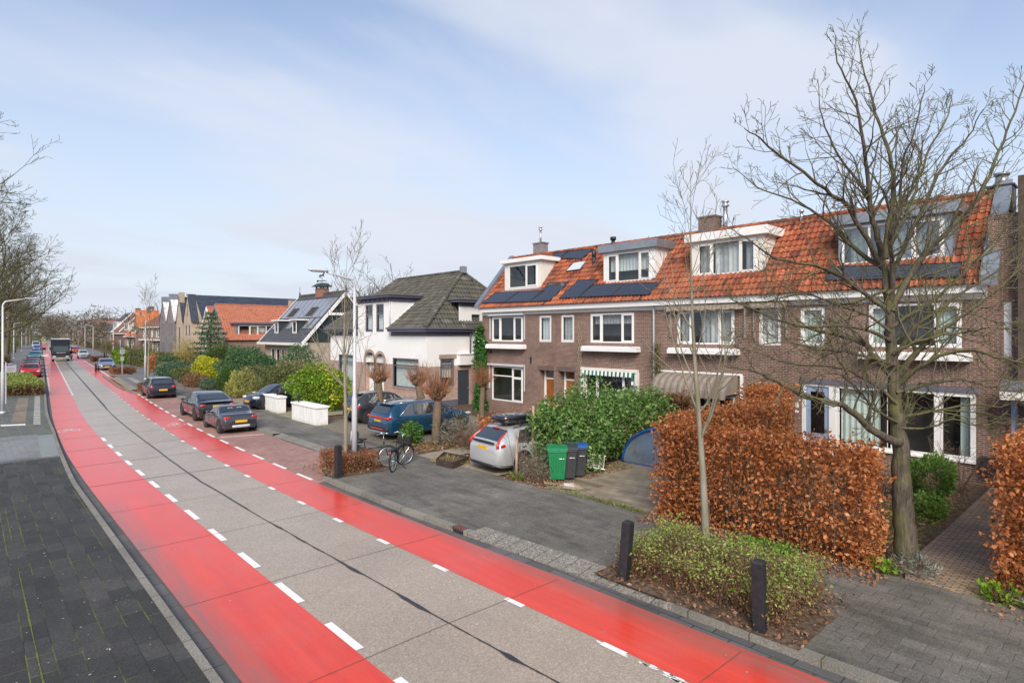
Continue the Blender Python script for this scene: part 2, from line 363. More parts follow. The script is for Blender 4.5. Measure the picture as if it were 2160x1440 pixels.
MAT['brick_beige'] = bricks('beige_brick', (0.42, 0.335, 0.26), (0.52, 0.42, 0.33), (0.45, 0.38, 0.31))
MAT['brick_grey'] = bricks('grey_brick', (0.17, 0.155, 0.16), (0.25, 0.23, 0.235), (0.27, 0.25, 0.25))
MAT['brick_far'] = bricks('far_brown_brick', (0.19, 0.12, 0.095), (0.27, 0.18, 0.15), (0.3, 0.24, 0.2))
MAT['brick_red'] = bricks('red_brick', (0.27, 0.095, 0.07), (0.34, 0.15, 0.11), (0.33, 0.22, 0.18))
MAT['white'] = plain('white_paint', (0.80, 0.80, 0.79), 0.45, var=0.05, scale=1.5)
MAT['render'] = plain('white_render', (0.80, 0.80, 0.80), 0.8, var=0.045, scale=0.8, bump=0.06)
_k = NT('stained_white_render'); _v = _k.coord(); _s = _k.noise(_k.n('ShaderNodeMapping', {'Vector': _v, 'Scale': (3, 3, .7)}).outputs[0], 1.6, 6, .65); _h = _k.n('ShaderNodeSeparateXYZ', {0: _v}).outputs[2]
_b = _k.math('MULTIPLY', _k.n('ShaderNodeMapRange', {0: _h, 1: 0.0, 2: .28, 3: 1.0, 4: 0.0}).outputs[0], _k.ramp(_s, [(.3, .2), (.7, 1.0)]))
MAT['render_dirty'] = _k.surf(_k.bsdf(_k.mix(_b, _k.ramp(_s, [(.3, (.62, .63, .60)), (.55, (.80, .80, .79))]), (.42, .42, .34)), .8))
MAT['cream'] = plain('cream_boards', (0.74, 0.72, 0.66), 0.5, var=0.06, scale=2)
MAT['zinc'] = plain('zinc_sheet', (0.30, 0.325, 0.36), 0.35, 0.55, var=0.15, scale=2)
MAT['lead'] = plain('lead_grey', (0.23, 0.23, 0.26), 0.5, 0.2, var=0.2, scale=3)
MAT['slate_paint'] = plain('grey_painted_wood', (0.125, 0.125, 0.165), 0.5, var=0.1)
MAT['greengrey'] = plain('dark_green_boards', (0.028, 0.045, 0.05), 0.55, var=0.2, scale=3)
MAT['door_dark'] = plain('anthracite_door', (0.045, 0.055, 0.072), 0.45)
MAT['door_wood'] = plain('varnished_wood', (0.30, 0.105, 0.022), 0.35, var=0.25, scale=3)
MAT['door_blue'] = plain('pale_blue_paint', (0.27, 0.36, 0.52), 0.5)
MAT['wood'] = plain('weathered_wood', (0.20, 0.14, 0.085), 0.8, var=0.3, scale=4, bump=0.2)
MAT['wood_pale'] = plain('pale_wood', (0.36, 0.28, 0.19), 0.8, var=0.25, scale=5)
MAT['black'] = plain('black_paint', (0.022, 0.023, 0.027), 0.55, var=0.25, scale=5)
MAT['bollard'] = plain('black_bollard_wood', (0.018, 0.019, 0.024), 0.6, var=0.4, scale=10, bump=0.3)
MAT['galv'] = plain('grey_painted_steel', (0.55, 0.57, 0.61), 0.45, 0.1, var=0.06)
MAT['steel'] = plain('bright_steel', (0.62, 0.63, 0.64), 0.28, 0.9, var=0.05)
MAT['dark_metal'] = plain('dark_metal', (0.03, 0.03, 0.034), 0.4, 0.3)
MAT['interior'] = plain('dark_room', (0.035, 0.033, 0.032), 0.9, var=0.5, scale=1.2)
MAT['curtain'] = plain('white_curtain', (0.62, 0.63, 0.62), 0.9, var=0.1)
MAT['curtain_green'] = plain('pale_green_curtain', (0.60, 0.68, 0.63), 0.9, var=0.1)
MAT['curtain_grey'] = plain('grey_curtain', (0.36, 0.37, 0.38), 0.9, var=0.2)
MAT['blind'] = plain('frosted_blind', (0.52, 0.56, 0.57), 0.6, var=0.1)
MAT['pane'] = glass('window_glass')
MAT['pane_dim'] = glass('window_glass_blue', (0.5, 0.55, 0.58), 0.16)
MAT['panel'] = plain('solar_glass', (0.035, 0.038, 0.048), 0.14, 0.0, 1.0, var=0.1, coat=1.0)
MAT['panel_pale'] = plain('pale_solar_glass', (0.27, 0.29, 0.34), 0.28, 0.2, 0.8, var=0.08)
MAT['tile'] = tile_mat('orange_pantile', [(0.12, 0.036, 0.023), (0.30, 0.078, 0.034), (0.40, 0.118, 0.05), (0.25, 0.064, 0.032), (0.45, 0.155, 0.072)], (0.095, 0.06, 0.042), 0.75)
MAT['tile_dark'] = tile_mat('mossy_grey_pantile', [(0.055, 0.053, 0.046), (0.10, 0.097, 0.086), (0.075, 0.072, 0.055), (0.14, 0.135, 0.122)], (0.085, 0.08, 0.052), 0.55, 0.8)
MAT['tile_pink'] = tile_mat('salmon_tile', [(0.36, 0.12, 0.07), (0.45, 0.17, 0.10), (0.40, 0.145, 0.085)], (0.28, 0.14, 0.09), 0.3)
MAT['tile_blue'] = tile_mat('blue_grey_tile', [(0.042, 0.052, 0.075), (0.06, 0.072, 0.10)], (0.05, 0.06, 0.08), 0.2, 0.4)
MAT['tile_slate'] = tile_mat('slate_tile', [(0.055, 0.058, 0.068), (0.085, 0.088, 0.10), (0.07, 0.072, 0.085)], (0.06, 0.06, 0.06), 0.3)
MAT['tile_bright'] = tile_mat('bright_orange_tile', [(0.55, 0.16, 0.05), (0.62, 0.20, 0.07)], (0.4, 0.14, 0.06), 0.2)
MAT['tile_brown'] = tile_mat('brown_tile', [(0.17, 0.075, 0.05), (0.25, 0.115, 0.08)], (0.14, 0.08, 0.06), 0.4)
# ------------------------------------------------------------------ the ground, the road and the pavements
def line(tab):
    xs = [a for a, b in tab]; ys = [b for a, b in tab]
    return lambda s: float(np.interp(s, xs, ys)) + bend(s)
L_KERB = line([(-20, 2.30), (22, 2.30), (27, 2.42), (34, 2.58), (44, 2.5), (400, 2.5)])
L_GUT = line([(-20, 2.42), (22, 2.42), (27, 2.54), (34, 2.68), (44, 2.62), (400, 2.62)])
L_RED = line([(-20, 2.66), (9, 2.66), (20, 2.67), (28, 2.70), (33, 2.76), (44, 2.82), (400, 2.82)])
L_RED2 = line([(-20, 4.16), (20, 4.12), (400, 4.14)])
CENTRE = line([(-20, 6.0), (5, 5.72), (7.5, 5.61), (11, 5.52), (15, 5.40), (20, 5.33), (28, 5.46), (400, 5.5)])
R_RED = line([(-20, 7.1), (5.2, 6.97), (8, 6.90), (12, 6.78), (17, 6.69), (25, 6.68), (33, 6.80), (400, 6.78)])
R_RED2 = line([(-20, 8.5), (2.8, 8.33), (7, 8.24), (9.7, 8.12), (14, 7.97), (18, 7.91), (28, 7.92), (40, 8.04), (400, 8.02)])
R_KERB = line([(-20, 8.75), (2.6, 8.62), (8, 8.46), (10.5, 8.30), (13, 8.18), (17, 8.14), (28, 8.2), (400, 8.3)])
def strip(mb, fa, fb, z, s0, s1, step=1.0, m=0):
    n = max(1, int(math.ceil((s1 - s0) / step))); ss = [s0 + (s1 - s0) * i / n for i in range(n + 1)]
    vs = []
    for s in ss: vs += [(fa(s), s, z), (fb(s), s, z)]
    mb.add(vs, [(2 * i, 2 * i + 1, 2 * i + 3, 2 * i + 2) for i in range(n)], m)
def const(v): return lambda s: v
def off(f, d): return lambda s: f(s) + d
FAR = 700
g = MB(); g.quad((-900, -700, -0.03), (1500, -700, -0.03), (1500, 2600, -0.03), (-900, 2600, -0.03)); structure('ground', g, MAT['grassy'])
g = MB(); strip(g, off(L_RED, -0.06), off(R_KERB, 0.0), 0.0, -14, 60, 1); strip(g, off(L_RED, -0.06), off(R_KERB, 0.0), 0.0, 60, FAR, 20); structure('road', g, MAT['conc'])
g = MB(); strip(g, L_RED, L_RED2, 0.004, -14, 60); strip(g, L_RED, L_RED2, 0.004, 60, 330, 15); structure('cycle_lane', g, MAT['red'])
g = MB(); strip(g, R_RED, R_RED2, 0.004, -14, 60); strip(g, R_RED, R_RED2, 0.004, 60, 330, 15); structure('cycle_lane', g, MAT['red'])
g = MB(); strip(g, L_GUT, L_RED, 0.0035, -14, 300, 2); structure('gutter', g, MAT['gutter'])
g = MB(); strip(g, R_RED2, R_KERB, 0.0035, -14, 17.3, 1); structure('gutter', g, MAT['gutter'])
# kerb with a real step
def kerb(name, fa, fb, z, s0, s1, low=None, step=1.0, steps=None):
    g = MB(); n = int((s1 - s0) / step) + 1; ss = [s0 + (s1 - s0) * i / n for i in range(n + 1)] if steps is None else steps
    for a, b in zip(ss[:-1], ss[1:]):
        za = z(a) if callable(z) else z; zb = z(b) if callable(z) else z
        g.quad((fa(a), a, za), (fb(a), a, za), (fb(b), b, zb), (fa(b), b, zb))
        g.quad((fa(a), a, -0.02), (fa(a), a, za), (fa(b), b, zb), (fa(b), b, -0.02))
        g.quad((fb(a), a, za), (fb(a), a, -0.02), (fb(b), b, -0.02), (fb(b), b, zb))
    structure(name, g, MAT['kerb'])
kerb('kerb', off(L_KERB, -0.0), off(L_GUT, 0.0), 0.115, -14, 300, step=1.0)
def drop(s):                                                        # dropped kerbs in front of the driveways
    return 0.112 if s < 5.2 or s > 10.4 else 0.112 - 0.075 * min(1, (s - 5.2) / 0.5, (10.4 - s) / 0.4)
kerb('kerb', R_KERB, off(R_KERB, 0.17), 0.112, 10.4, 17.3)
kerb('kerb', R_KERB, off(R_KERB, 0.17), 0.112, -14, 5.3)
g = MB()                                                            # sloped driveway kerb stones
for i in range(13):
    a = 5.3 + 5.1 * i / 13; b = 5.3 + 5.1 * (i + 1) / 13 - 0.012
    za = 0.03; zc = 0.112
    p0, p1 = (R_KERB(a), a, za), (R_KERB(a) + 0.52, a, zc); q0, q1 = (R_KERB(b), b, za), (R_KERB(b) + 0.52, b, zc)
    if i == 0: p0 = (p0[0], a, 0.112)
    if i == 12: q0 = (q0[0], b, 0.112)
    g.quad(p0, p1, q1, q0); g.quad((p0[0], a, -0.02), p0, q0, (q0[0], b, -0.02))
structure('kerb', g, concrete('driveway_kerb_stone', (0.24, 0.22, 0.19), 0.75, 0.8, 0.4, 0.3, 45))
BAY = line([(17.3, 10.15), (22, 10.0), (27, 9.95), (400, 10.02)])
# pavements
g = MB(); strip(g, const(-9.0), off(L_KERB, 0.0), 0.10, -14, 26.9); structure('pavement', g, MAT['pave_dark'])
g = MB(); strip(g, off(const(-9), 0), off(L_KERB, -0.52), 0.104, 27.2, 33.6); structure('pavement', g, MAT['pave_block'])
g = MB(); strip(g, off(L_KERB, -0.52), off(L_KERB, 0.0), 0.1045, 27.2, 33.2, 1); structure('pavement', g, concrete('ramp_slab', (0.23, 0.25, 0.25), 0.7, 0.4, 0.3))
g = MB(); strip(g, const(-9.0), off(L_KERB, 0.0), 0.10, 26.9, 56.5); structure('pavement', g, pavers('left_far_pavers', (0.085, 0.095, 0.085), (0.12, 0.125, 0.115), (0.16, 0.17, 0.07), 0.6, 0.45, 0.014, 0.7))
g = MB(); g.poly([(1.61, 38.7, 0.105), (2.15, 38.2, 0.105), (3.15, 52.8, 0.105), (2.62, 53.2, 0.105)]); structure('pavement', g, pavers('brown_tactile_tiles', (0.20, 0.155, 0.115), (0.23, 0.18, 0.135), (0.12, 0.10, 0.08), 0.3, 0.3, 0.006, 0.2))
g = MB(); g.poly([(1.22, 37.75, 0.1052), (1.2, 38.3, 0.1052), (2.14, 37.95, 0.1052), (2.12, 37.4, 0.1052)]); structure('road_marking', g, MAT['white_paint'])
g = MB()
for i in range(22):
    q = i / 22.0; s0 = 37.5 + 17.0 * q; a = 2.42 + 1.18 * q; b = 2.69 + 1.19 * q
    g.poly([(a, s0, 0.1055), (b, s0 - 0.2, 0.1055), (b + 0.02, s0 + 0.22, 0.1055), (a + 0.02, s0 + 0.42, 0.1055)])
structure('road_marking', g, plain('ribbed_guide_tile', (0.50, 0.49, 0.42), 0.7))
g = MB(); strip(g, const(-12.0), off(L_KERB, -1.9), 0.09, 56.5, 75); strip(g, const(-12.0), off(L_KERB, -2.2), 0.09, 75, 300, 10); structure('pavement', g, MAT['pave_far'])
g = MB(); strip(g, off(L_KERB, -2.2), off(L_KERB, 0.0), 0.02, 75, 175, 10); structure('parking_bay', g, MAT['clinker'])
P_EDGE = line([(-20, 12.75), (8, 12.6), (12, 12.4), (16, 12.3), (30, 12.6), (44, 12.9), (60, 12.6), (400, 12.6)])
g = MB(); strip(g, off(R_KERB, 0.17), P_EDGE, 0.10, -14, 5.3); strip(g, off(R_KERB, 0.52), P_EDGE, 0.1002, 5.3, 10.4); strip(g, off(R_KERB, 0.17), P_EDGE, 0.1004, 10.4, 17.3); structure('pavement', g, MAT['pave_grey'])
g = MB(); strip(g, off(BAY, 0.42), P_EDGE, 0.1006, 17.3, 53); structure('pavement', g, MAT['pave_grey'])
g = MB(); strip(g, off(R_KERB, 0.16), off(P_EDGE, 1.5), 0.1008, 53, 76); strip(g, off(BAY, 0.42), off(P_EDGE, 1.5), 0.101, 76, 300, 10); structure('pavement', g, MAT['pave_far'])
g = MB(); strip(g, R_RED2, BAY, 0.003, 17.3, 53); structure('parking_bay', g, MAT['clinker'])
g = MB(); strip(g, R_RED2, off(BAY, 0.1), 0.003, 76, 170, 5); structure('parking_bay', g, MAT['clinker'])
g = MB()                                                            # kerb behind the bay, with its corner
g.box(8.14, 10.2, 17.3, 17.46, -0.02, 0.112)
for a in np.arange(17.46, 53, 1.0):
    b = a + 0.992; g2 = BAY
    low = 0.03 if a < 26.4 else 0.112; w = 0.42 if a < 26.4 else 0.16
    g.add([(g2(a), a, -0.02), (g2(a), a, low), (g2(a) + w, a, 0.112), (g2(b), b, -0.02), (g2(b), b, low), (g2(b) + w, b, 0.112)], [(0, 1, 4, 3), (1, 2, 5, 4)])
    if w < 0.3: g.quad((g2(a) + w, a, 0.112), (g2(a) + 0.42, a, 0.108), (g2(b) + 0.42, b, 0.108), (g2(b) + w, b, 0.112))
for p, q in (((9.95, 51.6), (9.35, 53.0)), ((9.35, 53.0), (9.45, 60)), ((9.45, 60), (10.65, 76))):
    g.add([(p[0], p[1], -0.02), (p[0], p[1], 0.115), (p[0] + 0.2, p[1] + 0.1, 0.115), (q[0], q[1], -0.02), (q[0], q[1], 0.115), (q[0] + 0.2, q[1] + 0.1, 0.115)], [(0, 1, 4, 3), (1, 2, 5, 4)])
structure('kerb', g, MAT['kerb'])
g = MB(); strip(g, lambda s: 9.3 + 0.075 * (s - 53), lambda s: 10.0 + 0.075 * (s - 53), 0.106, 55, 72); structure('pavement', g, MAT['sand'])
g = MB(); strip(g, lambda s: 10.6 + 0.075 * (s - 53), lambda s: 11.1 + 0.075 * (s - 53), 0.1065, 56, 70); structure('pavement', g, pavers('pale_tactile_tiles', (0.34, 0.32, 0.27), (0.30, 0.28, 0.24), (0.2, 0.19, 0.16), 0.3, 0.3))
# front gardens and drives beyond the pavement
g = MB(); strip(g, P_EDGE, const(30.0), 0.06, -14, 54); strip(g, off(P_EDGE, 1.5), off(P_EDGE, 30), 0.06, 54, 300, 10); structure('garden_soil', g, MAT['soil'])
g = MB(); g.poly([(12.55, 8.25, 0.104), (12.35, 11.9, 0.104), (14.6, 12.3, 0.104), (16.4, 12.6, 0.104), (22.3, 12.9, 0.104), (22.3, 8.9, 0.104)]); structure('driveway', g, MAT['pave_drive'])
g = MB(); g.poly([(12.32, 13.9, 0.103), (12.25, 16.2, 0.103), (22.2, 16.2, 0.103), (22.2, 13.6, 0.103)]); structure('driveway', g, MAT['sand'])
g = MB(); g.poly([(12.24, 17.2, 0.103), (12.2, 18.3, 0.103), (18.0, 18.5, 0.103), (18.0, 17.3, 0.103)]); structure('driveway', g, MAT['sand'])
g = MB(); g.poly([(12.24, 20.2, 0.103), (12.5, 28.6, 0.103), (20.3, 28.9, 0.103), (20.3, 20.2, 0.103)]); structure('driveway', g, concrete('brown_tile_drive', (0.20, 0.17, 0.135), 0.8, 0.5, 0.6, 0.3, 25))
g = MB(); g.poly([(12.6, 1.8, 0.104), (12.62, 2.95, 0.104), (13.4, 3.15, 0.104), (16.5, 3.05, 0.104), (22.4, 3.0, 0.104), (22.4, 1.9, 0.104)]); structure('path', g, MAT['clinker_path'])
g = MB(); g.poly([(12.6, 30.4, 0.104), (12.7, 34.2, 0.104), (21, 34.2, 0.104), (21, 30.4, 0.104)]); structure('driveway', g, MAT['sand'])
g = MB(); g.poly([(12.85, 37.2, 0.104), (12.9, 42.6, 0.104), (22, 42.6, 0.104), (22, 37.2, 0.104)]); structure('driveway', g, MAT['sand'])
# planting beds in the pavement
for pts in ([(8.62, 3.3), (8.62, 7.0), (10.95, 7.0), (11.1, 6.0), (10.2, 3.3)], [(8.35, 17.1), (8.3, 17.4), (8.5, 18.2), (9.0, 19.2), (10.3, 19.4), (10.5, 17.3), (10.1, 16.9)]):
    g = MB(); g.poly([(x, y, 0.113) for x, y in pts]); structure('planting_bed', g, MAT['soil'])
# painted dashes
def dashes(f, w, s0, s1, pitch, ln, z=0.008, side=0.0, m=None):
    g = MB(); s = s0
    while s < s1:
        g.poly([(f(s) + side, s, z), (f(s) + side + w, s, z), (f(s + ln) + side + w, s + ln, z), (f(s + ln) + side, s + ln, z)]); s += pitch
    structure('road_marking', g, MAT['white_paint'])
dashes(L_RED2, 0.13, 7.76 - 4 * 2.04, 30.5, 2.04, 1.04)
dashes(L_RED2, 0.12, 54.5, 240, 2.04, 1.3)
dashes(L_RED, 0.1, 60, 110, 1.6, 0.8, side=0.0)
dashes(R_RED, 0.11, 7.22 - 2.1 * 3, 30.0, 2.06, 0.42, side=-0.11)
dashes(R_RED, 0.09, 30.0, 60.0, 2.06, 0.3, side=-0.09)
dashes(R_RED2, 0.11, 17.76, 54, 2.06, 1.15, side=-0.02)
g = MB(); strip(g, R_RED2, off(R_RED2, 0.12), 0.0085, 76, 190, 6); structure('road_marking', g, MAT['white_paint'])
g = MB(); g.poly([(8.25, 27.79, 0.008), (8.25, 27.89, 0.008), (9.95, 27.38, 0.008), (9.95, 27.28, 0.008)]); structure('road_marking', g, MAT['white_paint'])
# worn white edge near the camera, slab joints, tar seam
rng = random.Random(3)
g = MB()
for i in range(60):
    s = rng.uniform(1.5, 5.5); x = R_RED(s) - rng.uniform(0.02, 0.1); r = rng.uniform(0.01, 0.04)
    g.poly([(x + r * rng.uniform(.4, 1) * math.cos(a), s + 2.5 * r * math.sin(a), 0.0078) for a in np.arange(0, 6.2, 0.9)])
structure('road_marking', g, MAT['white_paint'])
g = MB(); j = 7.46 - 3.5 * 5
while j < 70:
    strip(g, lambda s: s, lambda s: s, 0, 0, 0.001) if False else None
    w = 0.012 if j < 20 else 0.03
    xa, xb = L_RED(j), R_RED2(j) - 0.12
    cx = CENTRE(j)
    g.poly([(xa, j, 0.0088), (cx, j + 0.03, 0.0088), (cx, j + 0.03 + w, 0.0088), (xa, j + w, 0.0088)])
    g.poly([(cx, j + 0.03, 0.0088), (xb, j - 0.03, 0.0088), (xb, j - 0.03 + w, 0.0088), (cx, j + 0.03 + w, 0.0088)])
    j += 3.5
structure('slab_joint', g, MAT['joint'])
g = MB(); s = -8.0; prev = None; k = 0
while s < 160:
    st = 0.07 if s < 14 else (0.25 if s < 30 else 2.5)
    wob = mnoise.noise((s * 0.9, 1.3, 0)); fat = max(0.0, mnoise.noise((s * 1.4, 7.7, 0)) - 0.05) if s < 14.5 else max(0, mnoise.noise((s * .6, 3, 0)) - .2) * .4
    a = CENTRE(s) - 0.013 - 0.10 * fat - 0.012 * mnoise.noise((s * 6, 2, 0)) + 0.02 * wob
    b = CENTRE(s) + 0.013 + 0.065 * fat * (0.6 + mnoise.noise((s * 3, 5, 0))) + 0.012 * mnoise.noise((s * 6, 9, 0)) + 0.02 * wob
    if s > 16: a -= 0.012; b += 0.012
    if s > 45: a -= 0.03; b += 0.03
    cur = ((a, s, 0.0092), (b, s, 0.0092))
    if prev: g.quad(prev[0], prev[1], cur[1], cur[0])
    prev = cur; s += st
structure('tar_seam', g, MAT['bitumen'])
g = MB(); prev = None                                               # dark crack beside the left gutter
for s in np.arange(-6, 40, 0.2):
    x = L_RED(s) - 0.012; w = 0.022 + 0.02 * mnoise.noise((s * 2.0, 4, 1))
    cur = ((x - w, s, 0.0094), (x + w * 0.5, s, 0.0094))
    if prev: g.quad(prev[0], prev[1], cur[1], cur[0])
    prev = cur
structure('tar_seam', g, MAT['joint'])
# bicycle pictograms in the cycle lanes
BIKEM = plain('worn_lane_marking', (.72, .55, .53), .6, var=.15)
def bike_mark(x0, s0, ax, sc):
    g = MB(); ex = Vector((0.95, 0.12, 0)).normalized() if ax == 0 else Vector((1, 0, 0)); ey = Vector((0, 1, 0))
    def P(u, v): q = Vector((x0, s0, 0.0085)) + ex * (u * sc) + ey * (v * sc * 2.2); return q
    def stroke(pts, w=0.035):
        for a, b in zip(pts[:-1], pts[1:]):
            d = (Vector(b) - Vector(a)); d.normalize(); nn = Vector((-d.y, d.x)) * w
            g.poly([P(a[0] + nn.x, a[1] + nn.y), P(b[0] + nn.x, b[1] + nn.y), P(b[0] - nn.x, b[1] - nn.y), P(a[0] - nn.x, a[1] - nn.y)])
    for c in (-0.42, 0.42): stroke([(c + 0.26 * math.cos(t), 0.26 * math.sin(t)) for t in np.linspace(0, 2 * math.pi, 17)])
    stroke([(-0.42, 0), (-0.12, 0.42), (0.3, 0.42), (0.42, 0)]); stroke([(-0.12, 0.42), (0.02, 0), (-0.42, 0)]); stroke([(0.02, 0), (0.3, 0.42)]); stroke([(0.3, 0.42), (0.26, 0.58), (0.42, 0.58)]); stroke([(-0.24, 0.5), (-0.04, 0.5)])
    structure('road_marking', g, BIKEM)
bike_mark(3.55, 34.6, 0, 0.62); bike_mark(7.75, 33.2, 0, 0.55)
# ------------------------------------------------------------------ building helpers
def PF(T, sgn=1): return lambda u, z, d=0.0: (T + d * sgn, u, z)      # wall facing the street; u runs along it
def PS(S): return lambda u, z, d=0.0: (u, S + d, z)                  # wall facing the camera end of the street; u runs away from the street
def pbox(mb, P, u0, u1, z0, z1, d0, d1, m=0):
    v = [P(u, z, d) for d in (d0, d1) for z in (z0, z1) for u in (u0, u1)]
    mb.add(v, [(0, 1, 3, 2), (4, 6, 7, 5), (0, 4, 5, 1), (2, 3, 7, 6), (0, 2, 6, 4), (1, 5, 7, 3)], m)
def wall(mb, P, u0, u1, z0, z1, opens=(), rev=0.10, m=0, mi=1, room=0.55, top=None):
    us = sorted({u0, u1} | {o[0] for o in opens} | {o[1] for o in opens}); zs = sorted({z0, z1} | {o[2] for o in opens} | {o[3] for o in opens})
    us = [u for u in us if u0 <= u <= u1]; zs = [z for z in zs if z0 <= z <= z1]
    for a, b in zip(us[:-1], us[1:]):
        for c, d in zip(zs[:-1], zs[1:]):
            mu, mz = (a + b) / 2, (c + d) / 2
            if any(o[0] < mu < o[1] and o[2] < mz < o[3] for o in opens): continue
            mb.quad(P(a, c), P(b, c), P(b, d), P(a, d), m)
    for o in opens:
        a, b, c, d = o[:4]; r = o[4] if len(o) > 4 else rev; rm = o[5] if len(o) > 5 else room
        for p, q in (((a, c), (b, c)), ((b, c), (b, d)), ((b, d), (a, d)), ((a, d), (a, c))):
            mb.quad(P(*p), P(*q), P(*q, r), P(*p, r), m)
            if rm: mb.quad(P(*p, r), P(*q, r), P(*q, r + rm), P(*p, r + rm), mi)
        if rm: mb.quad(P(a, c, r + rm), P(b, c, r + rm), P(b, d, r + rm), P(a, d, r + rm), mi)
def window(par, P, u0, u1, z0, z1, cols, fm='white', d=0.04, fr=0.06, inner=None, cas=None, pane='pane', name='window', sub=True):
    # cols: [(share, [heights of transoms as shares], casement?)]; inner: list of (u share 0..1 from, to, material, z share from, to)
    f = MB(); g = MB(); tot = sum(c[0] for c in cols); d0, d1 = d, d + 0.07
    pbox(f, P, u0, u1, z0, z0 + fr, d0, d1); pbox(f, P, u0, u1, z1 - fr, z1, d0, d1)
    pbox(f, P, u0, u0 + fr, z0 + fr, z1 - fr, d0 + .001, d1); pbox(f, P, u1 - fr, u1, z0 + fr, z1 - fr, d0 + .001, d1)
    iu0, iu1, iz0, iz1 = u0 + fr, u1 - fr, z0 + fr, z1 - fr; u = iu0
    for k, c in enumerate(cols):
        w = (iu1 - iu0) * c[0] / tot; a, b = u, u + w; u = b
        if k < len(cols) - 1: pbox(f, P, b - fr * .5, b + fr * .5, iz0, iz1, d0 + .002, d1)
        zs = [iz0] + [iz0 + (iz1 - iz0) * t for t in c[1]] + [iz1]
        for t in zs[1:-1]: pbox(f, P, a, b, t - fr * .45, t + fr * .45, d0 + .003, d1)
        if c[2]:
            for za, zb in zip(zs[:-1], zs[1:]):
                e = 0.06; q0, q1 = d0 - 0.012, d0 + 0.03
                A, B = a + (fr * .5 if k else 0) + .004, b - (fr * .5 if k < len(cols) - 1 else 0) - .004
                pbox(f, P, A, B, za + .004, za + e, q0, q1); pbox(f, P, A, B, zb - e, zb - .004, q0, q1)
                pbox(f, P, A, A + e, za + e, zb - e, q0 + .001, q1); pbox(f, P, B - e, B, za + e, zb - e, q0 + .001, q1)
    g.quad(P(iu0, iz0, d + .05), P(iu1, iz0, d + .05), P(iu1, iz1, d + .05), P(iu0, iz1, d + .05))
    o = f.build(name, MAT[fm] if isinstance(fm, str) else fm, par)
    g.build('pane', MAT[pane], o)
    for it in (inner or []):
        c = MB(); a = iu0 + (iu1 - iu0) * it[0]; b = iu0 + (iu1 - iu0) * it[1]
        za = iz0 + (iz1 - iz0) * (it[3] if len(it) > 3 else 0); zb = iz0 + (iz1 - iz0) * (it[4] if len(it) > 4 else 1)
        n = max(4, int((b - a) / 0.05)); pts = []
        for i in range(n + 1): pts.append((a + (b - a) * i / n, 0.24 + 0.025 * math.sin(i * 1.7)))
        for (p, dp), (q, dq) in zip(pts[:-1], pts[1:]): c.quad(P(p, za, dp), P(q, za, dq), P(q, zb, dq), P(p, zb, dp))
        c.build('curtain', MAT[it[2]], o, smooth=True)
    return o
def tiles(mb, o, ud, wd, width, length, tw=0.21, tl=0.32, n=5, amp=0.03, lift=0.035, skip=None, clip=None):
    o = Vector(o); ud = Vector(ud).normalized(); wd = Vector(wd).normalized(); nn = ud.cross(wd)
    if nn.z < 0: nn = -nn
    nu = max(1, int(round(width / tw))); nw = max(1, int(round(length / tl))); tw = width / nu; tl = length / nw
    for j in range(nw):
        for i in range(nu):
            uc, wc = (i + .5) * tw, (j + .5) * tl
            if clip and not clip(uc, wc): continue
            jit = mnoise.noise((i * 3.1 + o.y, j * 5.7, o.x)) * 0.010
            vs = []
            for row, (w, h) in enumerate(((j * tl - 0.012, lift), ((j + 1) * tl + 0.03, 0.0))):
                for k in range(n + 1):
                    x = k / n; hh = amp * (0.5 - 0.5 * math.cos(2 * math.pi * min(1, x / 0.42))) if x < 0.42 else -amp * 0.35 * math.sin(math.pi * (x - 0.42) / 0.58)
                    vs.append(o + ud * ((i + x * 1.02) * tw) + wd * w + nn * (h + hh + jit + 0.02))
            m = n + 1
            for k in range(n + 1): vs.append(Vector(vs[k]) - nn * 0.03)
            mb.add(vs, [(k, k + 1, m + k + 1, m + k) for k in range(n)] + [(2 * m + k, 2 * m + k + 1, k + 1, k) for k in range(n)])
def ridge_caps(mb, a, b, r=0.11, ln=0.36, lift=0.03):
    a, b = Vector(a), Vector(b); L = (b - a).length; n = max(1, int(L / ln)); d = (b - a) / n
    for i in range(n):
        p = a + d * i; mb.tube([p - d * 0.04, p + d], [r * 1.08, r * 0.9], 8)
TF = 22.5; EZ, RT, RZ, RPT = 6.08, 24.85, 9.25, 22.12                # terrace front, eaves height, ridge
RSL = (RZ - EZ) / (RT - RPT)
def roofpt(px, py, lift=0.09):                                       # point of the terrace roof slope seen at a pixel
    xn = (px - CXPX) / FPX; a = DT[0] * xn + DT[1]; b = (py - HPX) / FPX
    Y = (CAMH - EZ - lift + RSL * RPT) / (RSL * a + b)
    return Vector((a * Y, Y * (DS[0] * xn + DS[1]), CAMH - b * Y))
def roof_z(t): return EZ + RSL * (t - RPT)
def chimney(par, x, y, z0, z1, wx, wy, mat='brick_dark', pipe=None, cap=True):
    m = MB(); m.box(x - wx, x + wx, y - wy, y + wy, z0, z1)
    if cap: m.box(x - wx - .04, x + wx + .04, y - wy - .04, y + wy + .04, z1, z1 + .07)
    c = m.build('chimney', MAT[mat], par)
    if pipe:
        p = MB(); r, zt, dy = pipe; p.tube([(x, y + dy, z1), (x, y + dy, zt)], r, 10); p.lathe([(r, zt), (r * 1.9, zt + .03), (r * 1.9, zt + .07), (r, zt + .1), (r, zt + .16), (r * 1.9, zt + .17), (r * 1.9, zt + .22), (0, zt + .26)], (x, y + dy, 0), 'z', 10)
        p.build('flue_pipe', MAT['steel'], c, smooth=True)
    return c
